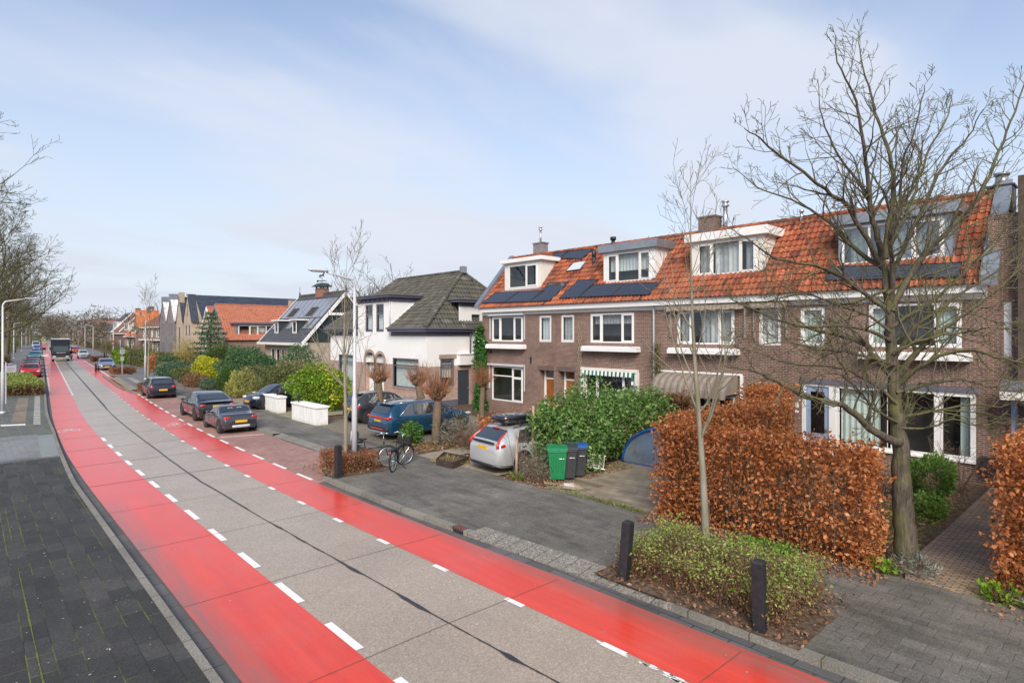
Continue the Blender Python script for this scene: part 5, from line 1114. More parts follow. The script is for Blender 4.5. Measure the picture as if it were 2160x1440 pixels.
            dk = MB(); dk.lathe([(0, -.06 * q), (rw * .6, -.06 * q)], tuple(c), 'y', 20); dk.build('brake_disc', MAT['trim'], wl)
    for nm, lst, mt in (('tail_light', tail, 'red_lens'), ('headlight', head, 'clear_lens')):
        for (x, y, z, a, b, c, *rest) in lst:
            for sg in (-1, 1):
                g = MB(); g.blob((x - L / 2, sg * y, z), (a, b, c), .5, 12); g.build(nm, MAT[rest[0] if rest else mt], h, smooth=True)
    for pl, s in ((plate_r, -1), (plate_f, 1)):
        if pl: g = MB(); x = pl[0] - L / 2; g.box(x - .012, x + .012, -.26, .26, pl[1] - .055, pl[1] + .055); g.build('number_plate', MAT['plate'], h)
    for sg in (-1, 1):                                                   # mirrors and handles
        xm = (side[-1][1] if side else L * .6) - .08; t, b, w, wr, z0 = prm(xm); g = MB(); g.blob((xm - L / 2, sg * (w + .08), b + .06), (.07, .09, .06), .6, 10); g.tube([(xm - L / 2, sg * w * .93, b + .02), (xm - L / 2, sg * (w + .04), b + .05)], .02, 5); g.build('wing_mirror', pc, h, smooth=True)
    for (a, b, *_r) in side[:2]:
        for sg in (-1, 1): xh = a + .25; t, bb, w, wr, z0 = prm(xh); g = MB(); g.blob((xh - L / 2, sg * (w * .995), bb - .13), (.09, .02, .015), .5, 8); g.build('door_handle', MAT['trim'] if trimline != 'chrome' else pc, h, smooth=True)
    if lower:                                                            # dark lower bumper
        for xx, s in ((0.02, -1), (L - .03, 1)):
            g = MB(); g.blob((xx - L / 2 - s * -.06, 0, zb + .14), (.12, Wh * .78, .1), .3, 12); g.build('bumper_skirt', MAT[lower], h, smooth=True)
    if extra: extra(h, L, Wh, prm)
    return h
PI = math.pi
def seams(h, L, Wh, prm, doors):
    for x in doors:
        for sg in (-1, 1):
            t, b, w, wr, z0 = prm(x); g = MB(); g.tube([(x - L / 2, sg * (w * .97), z0 + .16), (x - L / 2, sg * (w + .001), z0 + .5 * (b - z0)), (x - L / 2, sg * (w * .993 + .001), b - .06), (x - L / 2, sg * (w * .957 + .002), b)], .005, 4); g.build('door_seam', MAT['trim'], h)
# silver estate with a roof box
def ex_estate(h, L, Wh, prm):
    for sg in (-1, 1):
        g = MB(); g.tube([(x - L / 2, sg * prm(x)[3] * .97, prm(x)[0] + .03) for x in np.linspace(.75, 2.7, 9)], .018, 5); g.build('roof_rail', MAT['trim'], h, smooth=True)
        g = MB(); pts = []                                               # tall red lamps up the tailgate pillars
        for z, x, y in ((.86, .05, .80), (.98, .07, .76), (1.1, .19, .70), (1.22, .36, .655), (1.32, .52, .62)): pts.append((x - L / 2, sg * y, z))
        g.tube(pts, [.062, .046, .034, .03, .022], 8); g.blob((.20 - L / 2, sg * .875, .93), (.10, .028, .05), .5, 10); g.build('tail_light', MAT['red_lens'], h, smooth=True)
    g = MB(); g.blob((.03 - L / 2, 0, .99), (.04, .62, .035), .4, 12); g.build('tailgate_trim', MAT['trim'], h, smooth=True)
    g = MB(); g.tube([(.14 - L / 2, 0, 1.06), (.24 - L / 2, .38, 1.12)], .012, 5); g.build('wiper', MAT['trim'], h)
    g = MB(); g.blob((.55 - L / 2, 0, 1.385), (.04, .2, .02), .5, 8); g.build('brake_light', MAT['red_lens'], h, smooth=True)
    g = MB(); g.blob((.07 - L / 2, 0, .27), (.1, .7, .05), .3, 12); g.build('bumper_skirt', MAT['trim'], h, smooth=True)
    for sg in (-1, 1): g = MB(); g.blob((.06 - L / 2, sg * .55, .30), (.07, .11, .03), .5, 8); g.build('exhaust', MAT['chrome'], h, smooth=True)
    seams(h, L, Wh, prm, (1.55, 2.55))
EST = dict(L=4.63, W=1.87, top=[(0, .62), (.03, .95), (.08, 1.02), (.62, 1.38), (.75, 1.42), (1.4, 1.47), (2.1, 1.48), (2.7, 1.44), (3.55, 1.02), (3.7, .98), (4.35, .84), (4.55, .72), (4.63, .55)],
           belt=[(0, .92), (.3, .98), (1.5, .96), (3.4, .92), (4.2, .8), (4.63, .6)], wheels=(.98, 3.76), rw=.33, zb=.2)
car('estate_car', 'silver estate car with red tail lights and a black roof box', (14.62, 14.42, .103), -.1, paint('silver', (.58, .59, .60), .45, .28), **EST,
    side=[(.78, 1.5, 1.45, .98), (1.56, 2.5, 2.45, 1.5), (2.56, 3.35, 2.72, 2.52)], rear=(.14, .58), front=(2.78, 3.5), tail=[], head=[(4.4, .68, .72, .18, .16, .08)], plate_r=(.015, .80), extra=ex_estate, trimline=True)
rb = thing('roof_box', 'long glossy black roof box strapped on the silver estate car', 'roof box', (14.05, 14.48, 1.60), -.1)
m = MB(); m.blob((0, 0, .18), (1.18, .47, .12), .35, 20); m.build('box_lid', paint('gloss_black', (.012, .012, .014), 0, .2), rb, smooth=True)
m = MB(); m.blob((0, 0, .09), (1.13, .45, .07), .35, 20); m.build('box_base', MAT['trim'], rb, smooth=True)
for x in (-.55, .5): m = MB(); m.box(x - .03, x + .03, -.62, .62, -.02, .03); m.build('roof_bar', MAT['trim'], rb)
# blue electric suv
def ex_suv(h, L, Wh, prm):
    for sg in (-1, 1): g = MB(); g.tube([(x - L / 2, sg * prm(x)[3] * .96, prm(x)[0] + .035) for x in np.linspace(.75, 3.0, 9)], .02, 5); g.build('roof_rail', MAT['chrome'], h, smooth=True)
    for sg in (-1, 1):
        g = MB(); pts = [side for side in []]
        a = [(x, v) for x, v in ((.62, .02), (1.0, .55), (1.25, .92), (2.2, .97), (2.95, .93), (3.6, .1))]
        t = []
        for x, v in a: q = prm(x); t.append((x - L / 2, sg * (q[2] * .955 + (q[3] - q[2] * .955) * v + .012), q[1] + (q[0] - .055 - q[1]) * v))
        g.tube(t, .017, 5); g.build('window_trim', MAT['chrome'], h, smooth=True)
    g = MB(); g.blob((.035 - L / 2, 0, 1.0), (.05, .86, .045), .25, 14); g.build('light_bar', MAT['red_lens'], h, smooth=True)
    for sg in (-1, 1): g = MB(); g.blob((.2 - L / 2, sg * .86, 1.0), (.2, .045, .06), .5, 10); g.build('tail_light', MAT['red_lens'], h, smooth=True)
    g = MB(); g.blob((.06 - L / 2, 0, .36), (.1, .84, .035), .3, 14); g.build('bumper_strip', MAT['chrome'], h, smooth=True)
    g = MB(); g.blob((.05 - L / 2, 0, .52), (.09, .86, .1), .3, 14); g.build('bumper_panel', MAT['trim'], h, smooth=True)
    g = MB(); g.blob((.0 - L / 2, 0, .50), (.06, .6, .03), .3, 10); g.build('reflector', MAT['red_lens'], h, smooth=True)
    g = MB(); g.blob((.48 - L / 2, 0, 1.57), (.2, .62, .025), .4, 12); g.build('roof_spoiler', PAINT['deep_blue'], h, smooth=True)
    g = MB(); g.tube([(.17 - L / 2, 0, 1.14), (.25 - L / 2, -.34, 1.2)], .012, 5); g.build('wiper', MAT['trim'], h)
    seams(h, L, Wh, prm, (1.45, 2.6))
SUV = car('suv', 'deep blue electric suv with chrome window frame parked on the drive', (15.2, 22.15, .103), .0, paint('deep_blue', (.012, .085, .175), .5, .25), L=4.9, W=1.93,
    top=[(0, .7), (.03, 1.05), (.08, 1.1), (.42, 1.53), (.6, 1.58), (1.4, 1.63), (2.2, 1.635), (2.9, 1.58), (3.75, 1.13), (3.95, 1.08), (4.6, .95), (4.82, .8), (4.9, .6)],
    belt=[(0, 1.02), (.4, 1.08), (1.6, 1.05), (3.6, 1.0), (4.4, .9), (4.9, .7)], wheels=(.95, 3.88), rw=.375, zb=.24, sw=.26,
    side=[(.68, 1.38, 1.4, 1.15), (1.44, 2.5, 2.45, 1.45), (2.58, 3.5, 2.95, 2.54)], rear=(.13, .40), front=(3.0, 3.72), head=[(4.6, .72, .86, .2, .16, .06)], plate_r=(.012, .84), extra=ex_suv, trimline='chrome')
SUV.scale = (.94, .95, .95); SUV.location.x -= .12
# small black hatchback behind it
def ex_mini(h, L, Wh, prm):
    g = MB(); g.blob((.42 - L / 2, 0, 1.49), (.16, .5, .02), .4, 10); g.build('roof_spoiler', PAINT['anthracite'], h, smooth=True); seams(h, L, Wh, prm, (1.35, 2.4))
car('small_hatchback', 'small rounded anthracite hatchback parked beyond the blue suv', (15.85, 27.1, .103), .04, paint('anthracite', (.035, .038, .045), .4, .3), L=3.63, W=1.68,
    top=[(0, .62), (.03, .98), (.1, 1.06), (.38, 1.42), (.55, 1.48), (1.2, 1.53), (1.8, 1.52), (2.2, 1.45), (2.85, 1.02), (3.0, .96), (3.4, .82), (3.55, .7), (3.63, .55)],
    belt=[(0, .95), (.5, 1.0), (1.4, .97), (2.8, .92), (3.3, .8), (3.63, .6)], wheels=(.62, 2.94), rw=.31, zb=.2, side=[(.6, 1.25, 1.25, .8), (1.34, 2.62, 2.15, 1.36)], rear=(.12, .36), front=(2.25, 2.82),
    tail=[(.1, .68, .86, .07, .1, .1)], head=[(3.42, .58, .72, .1, .12, .1)], plate_r=(.01, .72), rim='rim_dark', spokes=8, extra=ex_mini)
# black saloon at the kerb
def ex_saloon(h, L, Wh, prm):
    g = MB(); g.blob((.05 - L / 2, 0, 1.02), (.05, .72, .018), .4, 12); g.build('boot_spoiler', PAINT['black'], h, smooth=True)
    g = MB(); g.blob((.02 - L / 2, 0, .33), (.06, .62, .06), .3, 12); g.build('diffuser', MAT['trim'], h, smooth=True)
    for sg in (-1, 1): g = MB(); g.blob((.03 - L / 2, sg * .62, .42), (.03, .13, .025), .5, 8); g.build('reflector', MAT['red_lens'], h, smooth=True)
    seams(h, L, Wh, prm, (1.35, 2.45))
car('saloon_car', 'glossy black fastback saloon at the kerb behind the small roadster', (9.75, 35.4, .004), PI / 2 - .03, paint('black', (.008, .008, .010), 0, .2), L=4.69, W=1.86,
    top=[(0, .62), (.03, .93), (.08, 1.0), (.5, 1.06), (.6, 1.1), (1.3, 1.34), (1.9, 1.43), (2.3, 1.44), (2.8, 1.38), (3.6, 1.0), (3.8, .95), (4.4, .8), (4.6, .68), (4.69, .55)],
    belt=[(0, .88), (.6, .97), (1.6, .94), (3.5, .9), (4.3, .76), (4.69, .6)], wheels=(.98, 3.85), rw=.335, zb=.18, side=[(.95, 1.5, 1.45, 1.3), (1.55, 2.4, 2.3, 1.5), (2.48, 3.35, 2.75, 2.38)], rear=(.62, 1.45), front=(2.85, 3.56),
    tail=[(.08, .72, .86, .1, .14, .055)], head=[(4.42, .68, .68, .18, .14, .05)], plate_r=(.005, .80), rim='rim_dark', extra=ex_saloon, trimline='chrome')
# small grey roadster nearest the camera in the bay
def ex_roadster(h, L, Wh, prm):
    for sg in (-1, 1): g = MB(); g.tube([(.9 - L / 2, sg * .28, .9), (1.0 - L / 2, sg * .28, 1.1), (1.0 - L / 2, sg * .12, 1.1), (.9 - L / 2, sg * .08, .9)], .02, 5); g.build('roll_bar', MAT['galv'], h)
    g = MB(); g.blob((.02 - L / 2, 0, .34), (.06, .4, .06), .3, 12); g.build('diffuser', MAT['galv'], h, smooth=True)
    for sg in (-1, 1): g = MB(); g.tube([(-.03 - L / 2, sg * .06, .31), (.15 - L / 2, sg * .06, .31)], .035, 8); g.build('exhaust', MAT['chrome'], h, smooth=True)
    g = MB(); g.blob((1.12 - L / 2, 0, 1.15), (.03, .1, .015), .5, 8); g.build('brake_light', MAT['red_lens'], h, smooth=True)
    for sg in (-1, 1): g = MB(); g.blob((.075 - L / 2, sg * .55, .74), (.05, .05, .05), .8, 10); g.build('reverse_light', MAT['clear_lens'], h, smooth=True)
    seams(h, L, Wh, prm, (1.3, 2.3))
car('roadster', 'small dark grey soft top roadster, nearest car in the red brick bay', (9.32, 30.05, .004), PI / 2 - .02, paint('dark_grey', (.06, .066, .08), .5, .32), L=3.43, W=1.62,
    top=[(0, .55), (.04, .82), (.15, .88), (.7, .92), (.78, .95), (1.15, 1.16), (1.5, 1.19), (1.85, 1.17), (2.4, .88), (2.6, .82), (3.1, .7), (3.35, .58), (3.43, .45)],
    belt=[(0, .78), (.6, .84), (1.5, .84), (2.3, .80), (3.1, .66), (3.43, .5)], wheels=(.66, 3.02), rw=.3, zb=.16, side=[(1.0, 2.25, 1.85, 1.25)], rear=(.80, 1.14), front=(1.9, 2.36),
    tail=[(.07, .60, .73, .05, .13, .07)], head=[(3.1, .6, .6, .12, .1, .08)], plate_r=(.0, .56), extra=ex_roadster, plan=[(0, .84), (.06, .9), (.25, .97), (.6, 1), (1.7, .96), (2.9, .99), (3.15, .9), (3.3, .75), (3.43, .5)])
# dark hatchback beyond them
def ex_hatch(h, L, Wh, prm): seams(h, L, Wh, prm, (1.4, 2.45))
HAT = dict(L=4.15, W=1.74, top=[(0, .6), (.03, .95), (.1, 1.0), (.42, 1.36), (.6, 1.42), (1.4, 1.46), (2.0, 1.45), (2.5, 1.38), (3.2, .98), (3.35, .94), (3.95, .82), (4.1, .68), (4.15, .55)],
           belt=[(0, .9), (.5, .95), (1.5, .93), (3.1, .88), (3.8, .76), (4.15, .6)], wheels=(.8, 3.32), rw=.31, zb=.19, side=[(.62, 1.3, 1.3, .85), (1.36, 2.3, 2.2, 1.4), (2.38, 3.05, 2.5, 2.28)], rear=(.13, .40), front=(2.55, 3.16),
           tail=[(.09, .66, .83, .09, .12, .08)], head=[(3.95, .62, .68, .12, .15, .07)], extra=ex_hatch)
car('hatchback', 'dark blue-black five door hatchback parked at the far end of the bay', (10.3, 49.2, .004), PI / 2 - .06, paint('midnight', (.014, .016, .028), .2, .25), plate_r=(.0, .62), **HAT)
car('hatchback', 'dark navy car with its nose out beside the white garden wall', (14.2, 36.3, .104), PI + .12, paint('navy', (.012, .016, .035), .3, .25), plate_f=(4.16, .5), **dict(HAT, head=[(3.9, .62, .72, .2, .16, .09)]))
# cars further along
SAL = dict(L=4.6, W=1.84, top=[(0, .62), (.03, .92), (.1, 1.0), (.7, 1.06), (1.3, 1.36), (1.9, 1.44), (2.3, 1.44), (2.8, 1.36), (3.5, .99), (3.7, .95), (4.3, .82), (4.52, .68), (4.6, .55)],
           belt=[(0, .88), (.6, .96), (1.6, .94), (3.4, .9), (4.2, .77), (4.6, .6)], wheels=(.95, 3.75), rw=.33, zb=.19, side=[(1.0, 1.5, 1.45, 1.3), (1.56, 2.4, 2.3, 1.5), (2.48, 3.3, 2.75, 2.38)], rear=(.75, 1.3), front=(2.85, 3.45), tail=[(.08, .7, .84, .1, .15, .06)], head=[(4.35, .68, .68, .16, .16, .06)])
def far_car(label, x, y, rz, pc, spec, **kw):
    q = dict(spec); q.update(kw); return car('parked_car', label, (x, y, .02), rz, pc, **q)
def grille(h, L, Wh, prm):
    g = MB(); g.blob((L / 2 - .05, 0, .55), (.06, .5, .1), .3, 12); g.build('grille', MAT['trim'], h, smooth=True)
far_car('silver-blue saloon facing the camera behind the brown clipped planter', 13.0, 90.4, -PI / 2 - .07, paint('silver_blue', (.27, .31, .37), .5, .3), SAL, plate_f=(4.6, .45), extra=grille)
far_car('white hatchback facing the camera in the far right bay', 16.1, 136.5, -PI / 2 - .07, paint('white', (.68, .69, .7), 0, .3), HAT, extra=grille)
far_car('red hatchback facing the camera, farthest car on the right beside the truck', 19.0, 173.5, -PI / 2 - .07, paint('red', (.45, .012, .015), .1, .3), HAT, plate_f=(4.15, .5), extra=grille)
far_car('pale car half seen behind the red car on the right', 19.6, 184, -PI / 2 - .07, paint('pale_grey', (.42, .42, .44), .3, .3), SAL, extra=grille)
far_car('white estate standing on a drive beyond the warning sign', 21.0, 112, -PI / 2 - .9, paint('white', (.68, .69, .7), 0, .3), dict(EST, side=[(.78, 1.5, 1.45, .98), (1.56, 2.5, 2.45, 1.5), (2.56, 3.35, 2.72, 2.52)], rear=(.14, .58), front=(2.78, 3.5), head=[(4.4, .68, .72, .18, .16, .08)]))
LC = [('bright red hatchback just behind the green planter on the left', 'red', HAT), ('black hatchback second in the left row, behind the bright red one', 'black', HAT), ('dark red car third in the left row, behind the black one', 'wine', SAL), ('anthracite car in the left row, in front of the teal one', 'anthracite', SAL),
      ('teal car in the middle of the left parked row', 'teal', SAL), ('pale grey car in the left row, between the teal and blue ones', 'pale_grey', SAL), ('bright blue car near the far end of the left row', 'blue', HAT)]
paint('wine', (.32, .014, .022), .2, .3); paint('teal', (.01, .22, .23), .2, .3); paint('blue', (.02, .09, .42), .2, .3)
for (lab, pc, sp), y in zip(LC, (80, 87, 95.8, 106, 135, 159, 206)):
    far_car(lab, 1.5 + bend(y), y, -PI / 2 - .07, PAINT[pc], sp, extra=grille)
def van(label, x, y, rz, pc, L=5.2, W=1.98, H=2.35):
    return car('van', label, (x, y, .02), rz, pc, L=L, W=W, top=[(0, .9), (.05, H - .2), (.2, H - .03), (1.5, H), (3.4, H - .02), (3.8, H - .2), (4.5, 1.3), (4.65, 1.22), (5.0, 1.05), (5.2, .7)], belt=[(0, 1.25), (3.5, 1.22), (4.6, 1.1), (5.2, .7)], wheels=(1.0, 4.2), rw=.34, zb=.25,
               tumble=.9, side=[(3.2, 4.2, 3.85, 3.25)], rear=None, front=(3.86, 4.5), tail=[(.03, .9, 1.1, .03, .06, .25)], head=[(4.95, .75, .85, .15, .18, .12)], extra=grille, cat='van')
van('white panel van at the far end of the left parked row', 1.2 + bend(231), 231, -PI / 2 - .07, PAINT['white'])
van('pale yellow van far down the street', 35.6, 470, -PI / 2 - .07, paint('pale_yellow', (.68, .66, .22), 0, .4))
# black box truck coming up the street
TR = thing('truck', 'black box lorry driving towards the camera with its lights off', 'truck', (11.75, 126.5, .01), -PI / 2 - .07)
TK = plain('truck_black', (.012, .013, .017), .5); m = MB(); m.box(-4.3, 2.0, -1.24, 1.24, 1.0, 3.72); m.build('cargo_box', TK, TR, bevel=.03)
m = MB(); m.box(2.0, 2.04, -1.25, 1.25, 3.62, 3.76); m.box(-4.3, 2.0, -1.26, 1.26, 3.70, 3.76); m.build('box_rim', MAT['white'], TR)
m = MB(); m.prism([(2.1, -1.15, .55), (4.15, -1.15, .55), (4.2, -1.15, 1.3), (4.05, -1.15, 2.6), (3.8, -1.15, 2.78), (2.1, -1.15, 2.78)], (0, 2.3, 0)); cab = m.build('cab', TK, TR, bevel=.06)
m = MB(); m.prism([(2.1, -1.1, 2.78), (3.6, -1.1, 2.78), (2.6, -1.1, 3.55), (2.1, -1.1, 3.55)], (0, 2.2, 0)); m.build('wind_deflector', TK, TR, bevel=.08)
m = MB(); m.add([(4.19, -1.02, 1.62), (4.19, 1.02, 1.62), (4.07, .98, 2.48), (4.07, -.98, 2.48)], [(0, 1, 2, 3)]); m.add([(4.21, -1.02, 1.62), (4.21, 1.02, 1.62), (4.09, .98, 2.48), (4.09, -.98, 2.48)], [(0, 1, 2, 3)]); m.build('windscreen', plain('truck_glass', (.05, .075, .08), .15, 0, .5), TR)
for i, (z, mt) in enumerate(((1.36, 'chrome'), (1.0, 'rim_dark'), (.86, 'rim_dark'), (.72, 'rim_dark'))): m = MB(); m.box(4.16, 4.23, -.62 + .0 * i, .62, z, z + (.12 if i == 0 else .07)); m.build('grille_bar', MAT[mt], TR)
m = MB(); m.box(3.9, 4.3, -1.2, 1.2, .34, .66); m.build('bumper', MAT['rim'], TR, bevel=.05)
for sg in (-1, 1):
    m = MB(); m.blob((4.27, sg * .86, .78), (.08, .24, .12), .5, 10); m.build('headlight', MAT['clear_lens'], TR, smooth=True)
    m = MB(); m.blob((3.95, sg * 1.42, 2.1), (.06, .1, .28), .4, 10); m.tube([(3.95, sg * 1.1, 2.3), (3.95, sg * 1.4, 2.3)], .025, 5); m.build('wing_mirror', MAT['trim'], TR, smooth=True)
    for x in (3.3, -2.6):
        m = MB(); m.lathe([(.3, sg * .85), (.5, sg * .87), (.5, sg * 1.13), (.46, sg * 1.16), (.28, sg * 1.16), (.1, sg * 1.1), (0, sg * 1.1)], (x, 0, .5), 'y', 20); m.build('wheel', MAT['tyre'], TR, smooth=True)
m = MB(); m.box(4.3, 4.325, -.27, .27, .42, .54); m.build('number_plate', MAT['plate'], TR)
m = MB(); m.box(2.06, 2.075, -.25, .95, 3.38, 3.46); m.build('lettering_bar', MAT['white'], TR); m = MB(); m.blob((2.07, -.62, 3.32), (.01, .16, .12), .6, 10); m.build('emblem', MAT['red_lens'], TR)
m = MB(); m.box(-4.2, 3.6, -.5, .5, .55, 1.0); m.build('chassis', MAT['trim'], TR)
# scooter with rider next to the truck
SCO = thing('scooter', 'red and white scooter riding beside the black lorry', 'scooter', (13.75, 131, .01), -PI / 2 - .07)
m = MB(); m.blob((-.35, 0, .55), (.45, .17, .16), .6, 10); m.blob((.45, 0, .62), (.1, .22, .38), .6, 10); m.build('fairing', MAT['white'], SCO, smooth=True)
m = MB(); m.blob((-.35, 0, .74), (.38, .14, .06), .6, 10); m.build('seat', MAT['trim'], SCO, smooth=True)
m = MB(); m.box(-.05, .4, -.15, .15, .25, .32); m.tube([(.45, -.32, 1.05), (.5, 0, 1.0), (.45, .32, 1.05)], .02, 6); m.build('handlebar', MAT['trim'], SCO)
m = MB(); m.blob((.58, 0, .42), (.08, .14, .14), .7, 10); m.build('front_panel', MAT['red_lens'], SCO, smooth=True)
for x in (-.62, .62): m = MB(); m.lathe([(.12, -.05), (.22, -.05), (.24, 0), (.22, .05), (.12, .05)], (x, 0, .24), 'y', 16); m.build('wheel', MAT['tyre'], SCO, smooth=True)
RD = thing('person', 'rider in dark jacket and pale helmet sitting on the scooter', 'person', (13.75, 131.25, .01), -PI / 2 - .07)
def skin_body(par, joints, bones, mat, name='body'):
    me = bpy.data.meshes.new(name); me.from_pydata([j[0] for j in joints], bones, []); me.update(); o = bpy.data.objects.new(name, me); COL.objects.link(o); o.parent = par
    o.modifiers.new('skin', 'SKIN'); 
    if not me.skin_vertices: bpy.context.view_layer.objects.active = o
    for v, j in zip(me.skin_vertices[0].data, joints): v.radius = (j[1], j[1])
    me.skin_vertices[0].data[0].use_root = True; s = o.modifiers.new('sub', 'SUBSURF'); s.levels = s.render_levels = 1; me.materials.append(mat); return o
jn = [((-.1, 0, .86), .15), ((-.08, 0, 1.1), .15), ((-.02, 0, 1.36), .16), ((0, 0, 1.5), .07), ((.02, 0, 1.62), .1), ((.0, .2, 1.4), .07), ((.2, .27, 1.2), .05), ((.42, .28, 1.08), .04), ((.0, -.2, 1.4), .07), ((.2, -.27, 1.2), .05), ((.42, -.28, 1.08), .04),
      ((-.05, .12, .84), .1), ((.3, .16, .82), .08), ((.25, .16, .4), .055), ((.35, .16, .36), .045), ((-.05, -.12, .84), .1), ((.3, -.16, .82), .08), ((.25, -.16, .4), .055), ((.35, -.16, .36), .045)]
bo = [(0, 1), (1, 2), (2, 3), (3, 4), (2, 5), (5, 6), (6, 7), (2, 8), (8, 9), (9, 10), (0, 11), (11, 12), (12, 13), (13, 14), (0, 15), (15, 16), (16, 17), (17, 18)]
try: skin_body(RD, jn, bo, plain('dark_jacket', (.03, .03, .035), .8))
except Exception as ex: print('skin', ex)
m = MB(); m.blob((.03, 0, 1.7), (.14, .13, .14), .9, 12); m.build('helmet', MAT['white'], RD, smooth=True)
# ------------------------------------------------------------------ street furniture
def lamp_post(label, x, y, rz, h=6.5, arm=1.0, rise=.42, group='tall grey street lamps along the road'):
    t = thing('street_lamp', label, 'street lamp', (x, y, .1), rz, group)
    m = MB(); m.tube([(0, 0, 0), (0, 0, 2.3), (0, 0, 2.45), (0, 0, h - .5)], [.095, .09, .06, .045], 12); m.tube([(0, 0, -.02), (0, 0, .12)], .13, 12); m.build('pole', MAT['galv'], t, smooth=True)
    pts = [(0, 0, h - .52)] + [(arm * .22 * (1 - math.cos(a)), 0, h - .5 + rise * .8 * math.sin(a)) for a in np.linspace(0, 1.35, 7)] + [(arm * .62, 0, h - .5 + rise * 1.0), (arm, 0, h - .5 + rise * 1.18)]
    m = MB(); m.tube(pts, [.046] + [.042] * 7 + [.034, .03], 10); m.build('arm', MAT['galv'], t, smooth=True)
    m = MB(); m.blob((arm + .28, 0, h - .5 + rise * 1.28), (.34, .10, .032), .55, 12); hd = m.build('lamp_head', MAT['galv'], t, smooth=True)
    m = MB(); m.blob((arm + .3, 0, h - .53 + rise * 1.27), (.24, .08, .03), .6, 10); m.build('lens', MAT['clear_lens'], hd, smooth=True)
    return t
LP = lamp_post('grey street lamp beside the slim tree and the two parked bicycles', 9.57, 18.07, PI)
dup(LP, (12.85, 66.7, .1), PI, 'grey street lamp rising behind the dark hatchback at the bay end')
dup(LP, (18.0, 117.5, .1), PI, 'grey street lamp carrying the red triangular warning sign')
for i, (y, lab) in enumerate(((167, 'third grey lamp beyond the lamp with the warning sign, right of the road'), (199, 'grey lamp before the flat red brick block, right of the road'), (235, 'grey lamp just beyond the flat red block, right of the road'), (275, 'distant grey lamp on the right, two before the far yellow van'), (330, 'distant grey lamp on the right close to the road end'), (400, 'farthest grey lamp on the right, by the road end'))):
    dup(LP, (11.9 + bend(y), y, .1), PI, lab)
LL = dup(LP, (1.48, 43.7, .1), 0.0, 'grey street lamp on the left pavement, cut by the picture edge')
for y, lab in ((140, 'grey lamp between the tree trunks left of the road'), (197, 'second grey lamp behind the left parked cars'), (255, 'third grey lamp behind the left parked cars'), (330, 'farthest grey lamp on the left of the road')):
    dup(LP, (-1.5 + bend(y), y, .1), 0.0, lab)
# bollards
def bollard(label, x, y, h, tilt=(0, 0)):
    t = thing('bollard', label, 'bollard', (x, y, .1), .2, 'black timber bollards'); t.rotation_euler = (tilt[0], tilt[1], .1)
    w = .085; m = MB(); m.box(-w, w, -w, w, -.05, h - .03); m.add([(-w, -w, h - .03), (w, -w, h - .03), (w, w, h - .03), (-w, w, h - .03), (-w * .7, -w * .7, h), (w * .7, -w * .7, h), (w * .7, w * .7, h), (-w * .7, w * .7, h)], [(0, 1, 5, 4), (1, 2, 6, 5), (2, 3, 7, 6), (3, 0, 4, 7), (4, 5, 6, 7)]); m.build('post', MAT['bollard'], t, bevel=.008); return t
bollard('black square bollard leaning at the near corner of the low hedge', 8.80, 3.93, 1.1, (.0, -.07))
bollard('black square bollard at the far end of the near low hedge', 8.80, 6.45, 1.08, (.06, .05))
bollard('black square bollard by the brown planting and the lamp', 8.50, 17.11, 1.02)
b = bollard('distant black bollard beside the silver-blue saloon', 11.0 + .2, 84.5, .95); b = bollard('distant black post by the far right pavement hedge', 15.4, 108, 1.6)
# wheelie bins
def bin_(label, x, y, rz, body, lid):
    t = thing('wheelie_bin', label, 'bin', (x, y, .1), rz, 'wheeled refuse bins by the evergreen bush')
    m = MB(); a, b = (.22, .24), (.285, .34); v = [(sx * p[0], sy * p[1], z) for p, z in ((a, .06), (b, .93)) for sx, sy in ((-1, -1), (1, -1), (1, 1), (-1, 1))]
    m.add(v, [(3, 2, 1, 0), (0, 1, 5, 4), (1, 2, 6, 5), (2, 3, 7, 6), (3, 0, 4, 7)]); m.box(-.3, .3, -.355, .355, .89, .955); m.build('tub', body, t, bevel=.02)
    m = MB(); m.prism([(-.315, -.38, .96), (-.315, .36, .96), (-.315, .34, 1.02), (-.315, .05, 1.075), (-.315, -.3, 1.03), (-.315, -.38, .98)], (.63, 0, 0)); l = m.build('lid', lid, t, bevel=.02)
    m = MB(); m.tube([(-.24, .40, 1.0), (.24, .40, 1.0)], .018, 6); m.build('handle', lid, t)
    for sx in (-1, 1): m = MB(); m.lathe([(.02, -.025), (.1, -.025), (.1, .025), (.02, .025)], (sx * .25, .27, .1), 'x', 12); m.build('wheel', MAT['tyre'], t)
    for sx in (-.15, 0, .15): m = MB(); m.box(sx - .012, sx + .012, -.352, -.33, .35, .86); m.build('rib', body, t)
    m = MB(); m.box(.05, .2, -.347, -.32, .70, .72); m.build('sticker', MAT['white'], t); return t
gb = plain('green_bin_plastic', (.012, .20, .075), .42); gr = plain('grey_bin_plastic', (.045, .048, .056), .5); bl = plain('blue_lid_plastic', (.02, .10, .32), .45)
bin_('bright green wheelie bin, foremost of the three bins', 13.32, 12.28, -.75, gb, gb)
bin_('dark grey wheelie bin standing between the green bin and the blue-lidded one', 13.66, 12.16, -.75, gr, gr)
bin_('dark grey wheelie bin with a blue lid', 14.1, 12.14, -.75, gr, bl)
t = thing('storage_tub', 'broken white plastic crate lying on its side beside the bins', 'crate', (15.2, 12.3, .35), -.8); t.rotation_euler = (1.25, .12, -.85)
